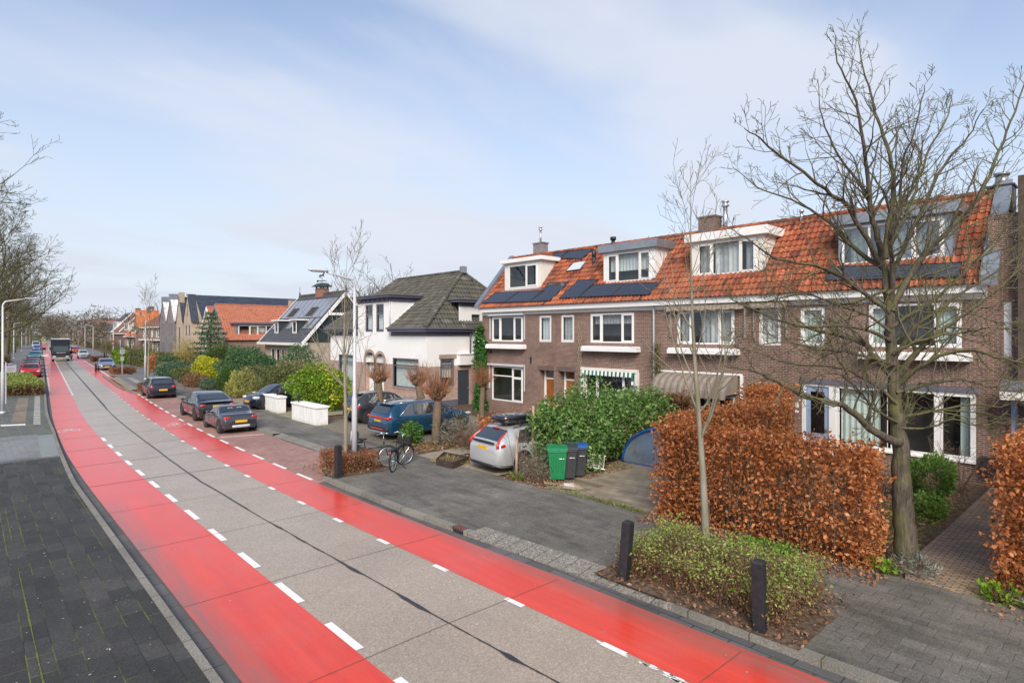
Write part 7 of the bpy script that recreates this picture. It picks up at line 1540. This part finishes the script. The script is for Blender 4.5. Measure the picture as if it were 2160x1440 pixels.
# --- big roadside trees on the left
def road_tree(label, x, y, h, R, r, seed, clear, mt=BARK_L, nk=(24, 8, 6, 3), rmin=.012, maxl=4, up=.03):
    t = thing('roadside_tree', label, 'tree', (x, y, 0), 0, 'big bare trees along the left side'); rng = random.Random(seed); out = []; pts = []; rad = []; n = 16
    for i in range(n + 1): f = i / n; pts.append(Vector((.3 * math.sin(f * 3 + seed), .3 * math.sin(f * 4 + 2 * seed), h * .93 * f))); rad.append(max(.03, r * (1 - .9 * f)))
    out.append((pts, rad, 0))
    for k in range(nk[0]):
        f = clear + (.97 - clear) * (k + rng.random()) / nk[0]; j = min(n - 1, int(f * n)); a = k * 2.399 + rng.uniform(-.4, .4); an = math.radians(rng.uniform(45, 72) * (1.15 - .55 * f)); d = Vector((math.sin(an) * math.cos(a), math.sin(an) * math.sin(a), math.cos(an)))
        grow(out, rng, pts[j], d, R * rng.uniform(.85, 1.2) * (1.25 - .65 * f), rad[j] * .45, 1, maxl, dict(nk=[0] + list(nk[1:]), wand=.17, up=up, ratio=.52, rmin=rmin, seg=.7, rr=.62, first=.2, ang=(25, 55)))
    branches(out, t, mt, .06, 'crown'); return t
RT1 = road_tree('big bare mossy tree, nearest of the left row, standing behind the white board', 2.55, 88, 18.5, 7.2, .42, 3, .26, rmin=.016)
road_tree('big bare tree mostly outside the picture on the left, only its outer twigs showing', -3.2, 49, 21, 7.0, .4, 14, .55, nk=(14, 7, 5, 3), rmin=.011)
k = dup(RT1, (3.0, 103, 0), 1.9, 'second big bare tree of the left row, trunk just right of the nearest one')
dup(RT1, (4.6, 124, 0), 3.7, 'third big bare tree of the left row, behind the second trunk', scale=.92)
dup(RT1, (5.2, 150, 0), 5.1, 'fourth big bare tree of the left row, near the second left lamp', scale=.85)
dup(RT1, (8.2, 182, 0), .8, 'fifth bare tree of the left row, above the blue parked car', scale=.8)
dup(RT1, (11.5, 225, 0), 2.6, 'sixth bare tree of the left row, above the white van', scale=.8)
dup(RT1, (17, 290, 0), 4.2, 'seventh bare tree of the left row, far down the street', scale=.8)
dup(RT1, (23, 370, 0), 1.2, 'last bare tree of the left row by the road end', scale=.8)
# --- trees behind the houses
def back_tree(label, px, py_top, Y, R, seed, h=None):
    q = at_depth(px, HPX, Y); zt = CAMH + (HPX - py_top) / FPX * Y
    t = thing('background_tree', label, 'tree', (q.x, q.y, 0)); rng = random.Random(seed); out = []; pts = []; rad = []; n = 10
    for i in range(n + 1): f = i / n; pts.append(Vector((.25 * math.sin(f * 4 + seed), .25 * math.cos(f * 3), zt * .8 * f))); rad.append(max(.03, .28 * (1 - .85 * f)))
    out.append((pts, rad, 0))
    for k in range(16):
        f = .5 + .5 * (k + rng.random()) / 16; j = min(n, int(f * n)); a = k * 2.4; an = math.radians(rng.uniform(35, 75)); d = Vector((math.sin(an) * math.cos(a), math.sin(an) * math.sin(a), math.cos(an)))
        grow(out, rng, pts[j], d, R * rng.uniform(.6, 1.0), .07, 1, 3, dict(nk=[0, 6, 5], wand=.25, up=.06, ratio=.5, rmin=.014, seg=.5, rr=.6, first=.2))
    branches(out, t, BARK, .05, 'crown'); return t
back_tree('gnarled bare tree showing behind the white house roof', 815, 572, 62, 4.2, 5); back_tree('bare tree behind the lamp and the boarded house', 765, 580, 66, 3.6, 9)
back_tree('bare twiggy treetop peeping over the terrace roof', 1222, 512, 48, 1.7, 12); back_tree('small bare treetop over the terrace ridge near the grey dormer', 1385, 498, 46, 1.2, 15)
# far wood closing the street
def wood(name, label, spots, seed, cols, n=1500, sz=1.3):
    r = np.random.default_rng(seed); P_ = []
    for (x, y, R, h) in spots:
        P_.append(ell_pts(n, (x, y, h * .55), (R, R, h * .5), int(r.integers(1e6)), .8, .25))
    o = leaves(name, None, cols, np.concatenate(P_), sz, .18, seed); return tag(o, label, 'trees', kind='stuff')
HAZET = island('distant_twigs', [(.20, .17, .15), (.26, .22, .19), (.15, .14, .12), (.17, .19, .12)], .9, 0)
rng = random.Random(2)
wood('far_wood', 'bare brownish wood closing the far end of the street', [(rng.uniform(-70, 20) + y * .06, y, rng.uniform(7, 10), rng.uniform(10, 17)) for y in (230, 260, 300, 340, 380, 420, 470, 520, 560, 600) for _ in range(3)], 4, HAZET)
wood('far_wood', 'distant trees behind the houses on the right', [(rng.uniform(60, 150), rng.uniform(240, 420), 8, rng.uniform(8, 11)) for _ in range(22)] + [(rng.uniform(44, 60), rng.uniform(470, 640), 8, rng.uniform(9, 13)) for _ in range(10)], 6, HAZET)
wood('far_shrubs', 'dark shrubs and hedges along the far left pavement', [(bend(y) - 3.5 - rng.uniform(0, 3), y, 1.6, rng.uniform(1.5, 3)) for y in range(95, 300, 5)], 8, OLIVE, 700, .3)
wood('far_shrubs', 'garden shrubs before the far houses on the right', [(bend(y) + 14.5 + rng.uniform(0, 5), y, 1.5, rng.uniform(1.2, 3.2)) for y in range(112, 330, 5)], 9, OLIVE, 600, .3)
# --- hedges
def hedge(label, mat, boxes, n, size, seed, cat='hedge', name='hedge', asp=.6, depth=.28, rough=.05, stem=None, group=None, stemn=12, droop=0.0):
    x0, y0, z0 = boxes[0][0], boxes[0][2], boxes[0][4]; t = thing(name, label, cat, (x0, y0, z0), 0, group); P_ = []; tot = sum((b[1] - b[0]) * (b[3] - b[2]) + 2 * (b[5] - b[4]) * (b[1] - b[0] + b[3] - b[2]) for b in boxes)
    for i, b in enumerate(boxes):
        a = (b[1] - b[0]) * (b[3] - b[2]) + 2 * (b[5] - b[4]) * (b[1] - b[0] + b[3] - b[2]); P_.append(box_pts(int(n * a / tot), *b, seed + i, depth, rough))
    leaves('foliage', t, mat, np.concatenate(P_), size, asp, seed, off=(x0, y0, z0), droop=droop)
    m = MB(); rng = random.Random(seed)
    for b in boxes:
        L_ = max(b[1] - b[0], b[3] - b[2])
        for i in range(int(L_ * stemn)):
            p = Vector((rng.uniform(b[0] + .08, b[1] - .08), rng.uniform(b[2] + .08, b[3] - .08), b[4])); out = []; grow(out, rng, p, Vector((rng.uniform(-.2, .2), rng.uniform(-.2, .2), 1)), (b[5] - b[4]) * rng.uniform(.75, .98), .014, 0, 1, dict(nk=[5], wand=.12, up=.05, ratio=.3, first=.15))
            for pts, rr, l in out: m.tube(pts, rr, 4, cap=False)
    m.build('stem', stem or TWIG, t, off=(x0, y0, z0)); return t
hedge('tall clipped beech hedge full of dry copper leaves around the near garden', BEECH, [(12.42, 13.25, 3.45, 8.25, .08, 2.42), (13.25, 19.6, 7.7, 8.4, .08, 2.5), (19.6, 21.4, 8.3, 9.5, .08, 2.75)], 60000, .08, 41, stem=BARK_T, depth=.5, rough=.075)
hedge('copper beech hedge on the right edge beyond the brick path', BEECH, [(12.9, 14.1, -3.2, 1.72, .08, 2.72), (14.1, 20.5, .9, 1.72, .08, 2.6)], 42000, .08, 47, stem=BARK_T, depth=.5, rough=.08)
def planter(label, x0, x1, y0, y1, h, seed, n, top=FRESH, side=BROWNLV, size=.05, z0=.11, share=.5, rough=.05):
    t = thing('low_hedge', label, 'hedge', (x0, y0, z0), 0); off = (x0, y0, z0)
    p = box_pts(n, x0, x1, y0, y1, z0, z0 + h, seed, .26, rough); r = np.random.default_rng(seed + 5); hi = p[:, 2] > z0 + h * (.70 + .20 * r.normal(size=len(p)))
    sel = hi & (r.random(len(p)) < share + .35); leaves('green_top', t, top, p[sel], size, .5, seed, .3, off); leaves('brown_side', t, side, p[~sel], size, .42, seed + 1, .2, off)
    m = MB(); rng = random.Random(seed)
    for i in range(int((x1 - x0) * (y1 - y0) * 130) + 30):
        b = Vector((rng.uniform(x0 + .1, x1 - .1), rng.uniform(y0 + .1, y1 - .1), z0)); m.tube([b, b + Vector((rng.uniform(-.15, .15), rng.uniform(-.15, .15), h * .5)), b + Vector((rng.uniform(-.3, .3), rng.uniform(-.3, .3), h * rng.uniform(.8, 1.08)))], [.008, .006, .003], 3, cap=False)
    m.build('stem', TWIG, t, off=off); return t
planter('low clipped hedge, green on top and brown below, between two bollards at the kerb', 8.95, 10.75, 3.65, 6.75, .56, 61, 14000, rough=.11)
planter('low rusty brown hedge around the lamp and slim tree by the bicycles', 8.75, 10.0, 17.25, 19.0, .55, 62, 11000, REDBROWN, REDBROWN, .05)
planter('broad green topped planter hedge on the left pavement', 1.95, 4.2, 55.2, 71, .85, 63, 15000, FRESH, BROWNLV, .13, .09)
planter('low brown hedge behind the dark hatchback at the bay end', 9.75, 12.0, 51.8, 53.6, .6, 64, 4000, BROWNLV, REDBROWN, .10)
planter('low brown clipped planter under the far bus stop style board', 12.0, 14.2, 78.6, 81, .55, 65, 4000, BROWNLV, REDBROWN, .13)
planter('low brown planter in front of the white hatchback on the right', 15.0, 17.2, 116, 119, .6, 66, 2500, BROWNLV, BROWNLV, .2)
planter('brown planter between the left trees and the parked cars', 2.2, 4.6, 112, 124, 1.2, 67, 4000, OLIVE, BROWNLV, .22)
hedge('clipped hedge of dull green, long one before the grey brick houses', OLIVE, [(17.2, 18.3, 86, 100, 0, 2.1), (18.3, 25, 86, 87.2, 0, 2.1)], 9000, .2, 71, stemn=2)
hedge('short fresh green hedge beside the drive with the white estate', YGREEN, [(16.6, 17.8, 101, 110, 0, 1.9)], 3500, .22, 72, stemn=2)
hedge('dark green flat topped yew block in the boarded house garden', DARKGR, [(15.9, 18.0, 73, 77, 0, 1.95)], 7000, .14, 73, stemn=3)
hedge('low brown beech hedge in the first terrace garden', BEECH, [(15.6, 21.5, 17.3, 18.9, .08, 1.12)], 11000, .08, 74, stem=BARK_T, depth=.4, rough=.1)
# --- bushes
def bush(label, mat, c, rad, n, size, seed, name='bush', cat='bush', shell=.4, lump=.25, asp=.5, stem=None, ns=10, extra=None, up=0.0, droop=0.0, freq=3.2):
    x, y = c[0], c[1]; t = thing(name, label, cat, (x, y, .08)); off = (x, y, .08); zc = c[2]; p = ell_pts(n, (x, y, zc), rad, seed, shell, lump, .1, freq); leaves('foliage', t, mat, p, size, asp, seed, up, off, droop=droop)
    if extra: p = ell_pts(extra[1], (x, y, zc), [q * 1.02 for q in rad], seed + 7, .12, lump, .3, freq); rr = np.random.default_rng(seed); w = p[(np.sin(p[:, 0] * 2.1 + seed) + np.sin(p[:, 1] * 1.7) + p[:, 2] * .3) > .6]; leaves('blossom', t, extra[0], w if len(w) else p, extra[2], .6, seed + 8, up, off)
    stems(t, stem or TWIG, (x, y, .05), rad, zc + rad[2] * .8, ns, seed, off); return t
t = thing('evergreen_bush', 'big loose evergreen bush of glossy leaves behind the three bins', 'bush', (16.5, 14, .08)); P_ = [ell_pts(n, c, r, s, .45, .28, .12, 4) for n, c, r, s in ((9000, (15.0, 13.1, 1.25), (1.5, 1.25, 1.25), 1), (9000, (16.6, 13.4, 1.3), (1.7, 1.35, 1.3), 2), (8000, (18.4, 13.6, 1.2), (1.7, 1.4, 1.2), 3), (5000, (19.7, 13.3, 1.25), (1.1, 1.2, 1.25), 5), (1500, (14.1, 13.4, 1.75), (.6, .55, .45), 6))]
leaves('foliage', t, LAUREL, np.concatenate(P_), .13, .45, 77, off=(16.5, 14, .08), droop=.5); stems(t, TWIG, (16.6, 13.3, .05), (3.2, 1.2), 2.6, 40, 7, (16.5, 14, .08))
bush('dry brown shrub against the wall between the evergreen and the awning house', BROWNLV, (20.6, 12.6, 1.4), (.8, .8, 1.0), 2500, .09, 81)
bush('green and yellow mottled bush behind the nearer white garden wall', YGREEN, (15.2, 33.0, 1.35), (1.75, 1.6, 1.4), 9000, .15, 82, extra=(YELLOW, 2600, .14))
bush('loose olive shrub with fine leaves behind the navy car', OLIVE, (15.8, 39.5, 1.45), (2.3, 2.3, 1.5), 11000, .13, 83, shell=.7, lump=.35)
bush('variegated yellow shrub between the topiary and the olive shrub', VARIEG, (14.6, 44.5, .95), (1.2, 1.5, 1.1), 4500, .12, 84, lump=.35)
bush('smooth egg shaped green topiary on the garden edge', LV('topiary_leaves', [(.045, .11, .018), (.085, .17, .03), (.06, .14, .022)]), (14.6, 47.5, .98), (.82, .82, 1.02), 6000, .09, 85, shell=.12, lump=.05, name='topiary')
bush('great dark green dome of rhododendron in the boarded house garden', DARKGR, (17.3, 51.5, 1.45), (2.2, 2.4, 1.9), 12000, .17, 86, lump=.18, shell=.3)
bush('bright yellow conifer shrub before the dark dome', YELLOW, (16.1, 57.6, 1.2), (1.35, 2.0, 1.3), 6000, .16, 87, lump=.3)
bush('green spreading yew above the yellow shrub', LV('yew_leaves', [(.05, .10, .02), (.09, .15, .03), (.12, .17, .04)]), (17.8, 60, 1.7), (1.7, 2.0, 1.4), 5500, .17, 88, lump=.3)
bush('low blue-green juniper mound by the pavement', BLUEGR, (15.1, 66, .85), (1.6, 2.3, 1.0), 5000, .16, 89)
bush('mid green cushion shrub beside the juniper mound', OLIVE, (15.0, 60.5, .7), (1.2, 1.8, .8), 3500, .14, 90)
bush('brownish heather mound at the pavement edge', BROWNLV, (14.3, 55.0, .55), (1.0, 1.7, .65), 3200, .12, 91)
bush('small grey-green shrub left of the topiary', BLUEGR, (14.2, 50.5, .5), (.8, 1.1, .6), 2200, .11, 92)
bush('straw coloured arching bush with yellow top beside the conifer', STRAW, (18.2, 73.5, 2.0), (1.5, 1.8, 1.9), 5000, .3, 93, asp=.1, up=1.2, shell=.8)
bush('pale dried hydrangea heads near the yew block', PALEPINK, (15.6, 70.5, .75), (1.0, 1.3, .8), 2200, .15, 94)
bush('copper brown shrub beside the yew block', BEECH, (16.2, 79.5, 1.0), (1.0, 1.5, 1.1), 2600, .16, 95)
bush('creamy blossom shrub below the white house left window', PALEPINK, (17.5, 41.5, 1.4), (1.3, 1.6, 1.3), 3800, .14, 96, shell=.7)
bush('dense green bush at the corner of the boarded house', DARKGR, (19.6, 46.5, 1.7), (1.5, 1.8, 1.7), 5500, .15, 97)
bush('small round bush against the boarded house wall', DARKGR, (20.4, 54.5, 1.2), (.9, .9, 1.3), 2500, .14, 98)
bush('brown leafless shrub mass in front of the salmon roofed house', LV('bare_twig_mass', [(.16, .10, .075), (.22, .14, .105), (.11, .07, .05)], 0), (20.5, 67, 1.9), (1.8, 4.5, 1.9), 7000, .35, 99, asp=.07, shell=.8, lump=.4)
bush('purple-brown twiggy shrub near the boarded house corner', LV('purple_twigs', [(.14, .075, .065), (.20, .11, .09)], 0), (20.6, 62.3, 1.7), (1.2, 1.4, 1.6), 3000, .3, 100, asp=.08, shell=.8)
bush('small fresh green shrub at the foot of the front pollard', LV('small_green', [(.05, .16, .02), (.09, .24, .035), (.13, .29, .05)]), (13.35, 20.3, .5), (.42, .45, .5), 1300, .1, 101, up=.5)
bush('grey-green bare shrub behind the front pollard', LV('greygreen_twigs', [(.16, .16, .12), (.22, .21, .16), (.11, .12, .075)], 0), (14.6, 18.9, .65), (.9, .7, .7), 1800, .16, 102, asp=.12, shell=.9)
bush('dry brown twiggy shrub in the bed behind the planter box', TWIG, (14.4, 17.8, .5), (1.1, .6, .55), 1300, .2, 103, asp=.06, shell=.9)
bush('faded grey lavender shrub at the foot of the bins', GREYLV, (12.85, 12.75, .42), (.55, .65, .5), 2600, .1, 104, asp=.14, shell=.9, up=.4)
bush('rounded bright green shrub under the glazed house front', LV('garden_green', [(.07, .16, .025), (.12, .23, .04), (.16, .27, .06)]), (18.7, 3.85, .8), (.7, .62, .5), 3200, .09, 105, up=.5)
bush('low green cushion beside the brick path', LV('cushion_green', [(.10, .20, .03), (.16, .27, .05)]), (17.3, 3.6, .3), (.65, .4, .35), 2200, .08, 106, up=.5)
bush('bare shrub with crooked stems below the glazed front', TWIG, (20.3, 3.5, .9), (.9, .6, .9), 350, .2, 107, asp=.05, shell=.9, ns=9, stem=BARK_W)
bush('bright green plant at the foot of the great bare tree', YGREEN, (12.75, 3.35, .15), (.25, .25, .18), 260, .09, 108, up=.6)
bush('silvery plant at the foot of the great bare tree', LV('silver_leaves', [(.25, .28, .24), (.34, .36, .32), (.16, .2, .14)]), (13.15, 2.95, .18), (.45, .4, .22), 700, .1, 109, asp=.2, up=.5)
bush('light green ground plants below the beech hedge', LV('groundcover', [(.14, .30, .035), (.20, .38, .06), (.09, .20, .03)]), (12.2, 5.35, .13), (.3, .75, .15), 700, .09, 110, up=.6)
bush('green plant at the foot of the right edge hedge', YGREEN, (12.75, 1.6, .18), (.25, .3, .2), 320, .09, 111, up=.6)
bush('silvery weeds at the foot of the right edge hedge', GREYLV, (12.7, .9, .18), (.35, .5, .2), 500, .1, 112, asp=.2, up=.6)
bush('grass tuft at the foot of the tied young shrub', GRASS, (12.35, 13.1, .1), (.25, .3, .18), 500, .14, 113, asp=.1, up=1.2)
# planting in the bike crate, box stems
# --- young tied shrub with stakes
t = thing('young_shrub', 'young bare shrub tied to a wooden stake beside the silver car', 'shrub', (12.47, 13.04, .08)); out = []; rng = random.Random(6)
for i in range(6): grow(out, rng, Vector((rng.uniform(-.08, .08), rng.uniform(-.08, .08), 0)), Vector((rng.uniform(-.25, .25), rng.uniform(-.25, .25), 1)), rng.uniform(1.4, 2.4), .011, 0, 2, dict(nk=[4, 2], wand=.1, up=.1, ratio=.3, rmin=.004))
branches(out, t, plain('pinkish_twigs', (.23, .14, .115), .8), .0, 'stems')
for (x, y, h, lab) in ((12.4, 13.12, 1.35, 'weathered wooden stake tied to the young shrub'), (13.6, 13.6, 2.15, 'taller wooden post at the edge of the evergreen bush')):
    s = thing('wooden_stake', lab, 'stake', (x, y, .08)); m = MB(); m.tube([(0, 0, 0), (.02, 0, h)], .045, 8); m.build('post', MAT['wood_pale'], s, smooth=True)
# --- pollard willows
def pollard(label, x, y, h, r, seed, lean=(0, 0), rods=170, head=.3, ln=.95):
    t = thing('pollard_tree', label, 'tree', (x, y, .08), 0, 'pollarded willows in the front gardens'); rng = random.Random(seed); m = MB(); n = 8
    m.tube([(lean[0] * f + .03 * math.sin(f * 6 + seed), lean[1] * f, h * f) for f in np.linspace(0, 1, n)], [r * (1.25 - .35 * f if f < .3 else 1.08 - .12 * math.sin(f * 8)) for f in np.linspace(0, 1, n)], 10)
    m.build('trunk', BARK_W, t, smooth=True); m = MB(); c = Vector((lean[0], lean[1], h + head * .4))
    for i in range(26): d = rdir(rng); m.blob(tuple(c + Vector((d.x * head * .8, d.y * head * .8, d.z * head * .6))), (head * .34,) * 3, .9, 6)
    m.build('knob', BARK_W, t, smooth=True); m = MB()
    for i in range(rods):
        d = rdir(rng); d.z = abs(d.z) * .9 - .12; d.normalize(); p = c + Vector((d.x * head * .9, d.y * head * .9, d.z * head * .7)); q = (d + Vector((0, 0, .75)) + rdir(rng) * .25).normalized(); L_ = ln * rng.uniform(.35, 1.0) * (.6 + .5 * max(0, d.z)); e = p + d * .14
        m.tube([p, e, e + q * L_ * .5, e + (q + Vector((0, 0, .25))).normalized() * L_], [.011, .009, .006, .003], 3, cap=False)
    for i in range(120):
        d = rdir(rng); tt = d.orthogonal().normalized(); p = c + Vector((d.x * head, d.y * head, d.z * head * .75)); m.tube([p - tt * .14, p + d * .03, p + tt * .14], .012, 3, cap=False)
    m.build('rods', TWIG_R, t); return t
pollard('foremost pollarded willow, thick trunk in front of the blue suv', 14.03, 19.6, 1.95, .155, 3, (.05, .0), 230, .34, 1.1)
pollard('pollarded willow by the small anthracite hatchback', 15.4, 26.4, 2.15, .14, 5, (.0, .05), 170, .33, .8)
q = at_depth(905, 860, 28.2); pollard('leaning pollarded willow behind the blue suv', q.x, q.y, 2.15, .16, 7, (-.35, .45), 170, .33, .85)
q = at_depth(1017, 868, 30.5); pollard('slender pollarded willow in front of the ivy column', q.x, q.y, 1.9, .12, 9, (.0, .0), 190, .28, 1.0)
# --- ivy on the corner of the terrace
t = thing('ivy', 'ivy climbing the far corner of the brick terrace', 'climbing plant', (22.4, 26.6, 0)); r = np.random.default_rng(3); n = 9000; z = 5.0 * r.random(n); w = .55 + .25 * np.sin(z * 2.3) + .15 * np.sin(z * 5.1); p = np.stack([22.42 - np.abs(r.normal(size=n)) * .16, 26.75 + w * (r.random(n) - .55) * 1.3, z], axis=1); leaves('foliage', t, IVY, p, .11, .75, 4, off=(22.4, 26.6, 0), droop=.6)
m = MB(); rng = random.Random(8)
for i in range(8): m.tube([(22.47, 26.4 + i * .08, 0), (22.46, 26.5 + rng.uniform(-.3, .3), 2), (22.46, 26.6 + rng.uniform(-.3, .3), 4.4)], .018, 4)
m.build('stem', BARK_W, t, off=(22.4, 26.6, 0))
t = thing('climber', 'thin climbing plant around the downpipe of the terrace', 'climbing plant', (22.4, 14.6, 0)); r = np.random.default_rng(6); n = 1300; z = 4.2 * r.random(n) ** 1.3; p = np.stack([22.42 - np.abs(r.normal(size=n)) * .1, 14.6 + r.normal(size=n) * (.12 + .22 * (1 - z / 4.2)), z], axis=1); leaves('foliage', t, OLIVE, p, .08, .6, 5, off=(22.4, 14.6, 0))
# --- blue-grey conifer
t = thing('conifer', 'layered blue-green conifer before the salmon roofed house', 'conifer', (18.6, 66, .05)); r = np.random.default_rng(9); P_ = []; m = MB(); m.tube([(0, 0, 0), (0, 0, 7.2)], [.16, .02], 8); H_ = 7.4
for lv in range(12):
    z = .9 + 6.2 * lv / 12; R = 2.75 * (1 - z / 7.9) ** .8 + .1; nb = 9 if lv < 8 else 6
    for k in range(nb):
        a = 2 * PI * k / nb + lv * .7 + r.uniform(-.2, .2); L_ = R * r.uniform(.7, 1.1); n = int(62 * L_ / 2 + 18); q = r.random(n) ** .6; wd = .26 * (1.1 - q) * r.normal(size=n); x = q * L_; P_.append(np.stack([x * math.cos(a) - wd * math.sin(a), x * math.sin(a) + wd * math.cos(a), z + .12 * x * r.uniform(.4, 1.2) - .05 * x * x + .05 * r.normal(size=n)], axis=1)); m.tube([(0, 0, z), (L_ * .9 * math.cos(a), L_ * .9 * math.sin(a), z + .1)], [.03, .008], 4)
m.build('trunk', BARK_T, t); leaves('foliage', t, CONIF, np.concatenate(P_), .24, .3, 10, .1)
# --- crate plant, planter stems, litter on the beds
t = thing('potted_plant', 'green plant growing in the front crate of the upright bicycle', 'plant', (10.18 + 1.2 * .78 , 16.62 + 1.2 * .62, .9)); p = ell_pts(420, (0, 0, .1), (.2, .2, .2), 5, .6); leaves('foliage', t, LV('crate_plant', [(.06, .18, .03), (.12, .27, .05)]), p, .09, .4, 6, .8)
def scatter(label, polys, n, size, mat, seed, z=.115, name='leaf_litter', asp=.6):
    r = np.random.default_rng(seed); P_ = []
    for (x0, x1, y0, y1, k) in polys: P_.append(np.stack([r.uniform(x0, x1, k), r.uniform(y0, y1, k), np.full(k, z) + r.random(k) * .03], axis=1))
    o = leaves(name, None, mat, np.concatenate(P_), size, asp, seed); return tag(o, label, 'leaves', kind='stuff')
scatter('dry leaves lying under the hedges and on the beds', [(11.75, 12.5, 3.2, 8.3, 1500), (12.5, 22, 3.3, 7.4, 3000), (8.6, 11.1, 3.3, 7.0, 900), (12.2, 13.6, 11.7, 13.6, 700), (14, 16.5, 11.6, 12.6, 500), (12.3, 22, 16.3, 17.3, 800), (12.3, 18, 18.4, 20.1, 900), (8.3, 10.5, 17.1, 19.4, 500), (11.9, 12.9, -2, 1.9, 400), (12.4, 22, 34.5, 37, 500), (12.7, 15, 46, 60, 900)], 0, .07, LITTER, 12)
scatter('dry stems and tufts inside the beds', [(11.9, 12.7, 15.8, 17.0, 500), (14, 20, 3.3, 4.6, 900), (13, 16, 18.6, 20.0, 350)], 0, .2, STRAW, 13, .13, 'dry_tufts', .07)
scatter('green grass tufts and moss along the paving edges', [(12.3, 12.6, 8.6, 11.8, 700), (14.5, 19, 3.2, 4.4, 1600), (12.3, 13, 20.0, 28, 300), (14.8, 17, 11.9, 12.5, 300)], 0, .09, GRASS, 14, .11, 'grass', .16)

# pale specks on the left pavement and the road, moss lines in the joints
r = np.random.default_rng(21); k = 420; P_ = np.stack([r.uniform(-1.5, 2.3, k), r.uniform(5, 24, k), np.full(k, .112)], axis=1); k = 160; Q_ = np.stack([r.uniform(2.8, 8.2, k), r.uniform(3, 22, k), np.full(k, .014)], axis=1)
def flat_bits(name, pts, size, mat, seed, label):
    q = np.random.default_rng(seed); n = len(pts); a = q.uniform(0, 6.28, n); l = size * q.uniform(.4, 1.3, n); u = np.stack([np.cos(a) * l, np.sin(a) * l, q.normal(size=n) * .002], axis=1); w = np.stack([-np.sin(a) * l * .55, np.cos(a) * l * .55, q.normal(size=n) * .002], axis=1)
    return tag(raw_mesh(name, np.stack([pts - u, pts - w, pts + u, pts + w], axis=1), 4, mat), label, 'litter', kind='stuff')
flat_bits('pale_specks', np.concatenate([P_, Q_]), .018, island('pale_grit', [(.30, .30, .27), (.45, .45, .42), (.22, .21, .18)], .8, 0), 3, 'pale grit and petals lying on the left pavement and the road')
m = MB(); rng = random.Random(17)
for x0, sa, sb, w in ((.72, 9.5, 24, .011), (2.24, 9, 26.4, .012), (12.5, 8.5, 12, .05)):
    s = sa; 
    while s < sb:
        e = s + rng.uniform(.08, .4)
        if mnoise.noise((s * .35, x0 * 3, 2))  > .0: ww = w * rng.uniform(.4, 1.5); m.quad((x0 - ww, s, .108), (x0 + ww * rng.uniform(.5, 1), s, .108), (x0 + ww, e, .108), (x0 - ww * rng.uniform(.4, 1), e, .108))
        s = e
tag(m.build('moss', plain('joint_moss', (.11, .125, .025), .95, var=.5, scale=20)), 'yellow-green moss growing along the paving joints', 'moss', kind='stuff')
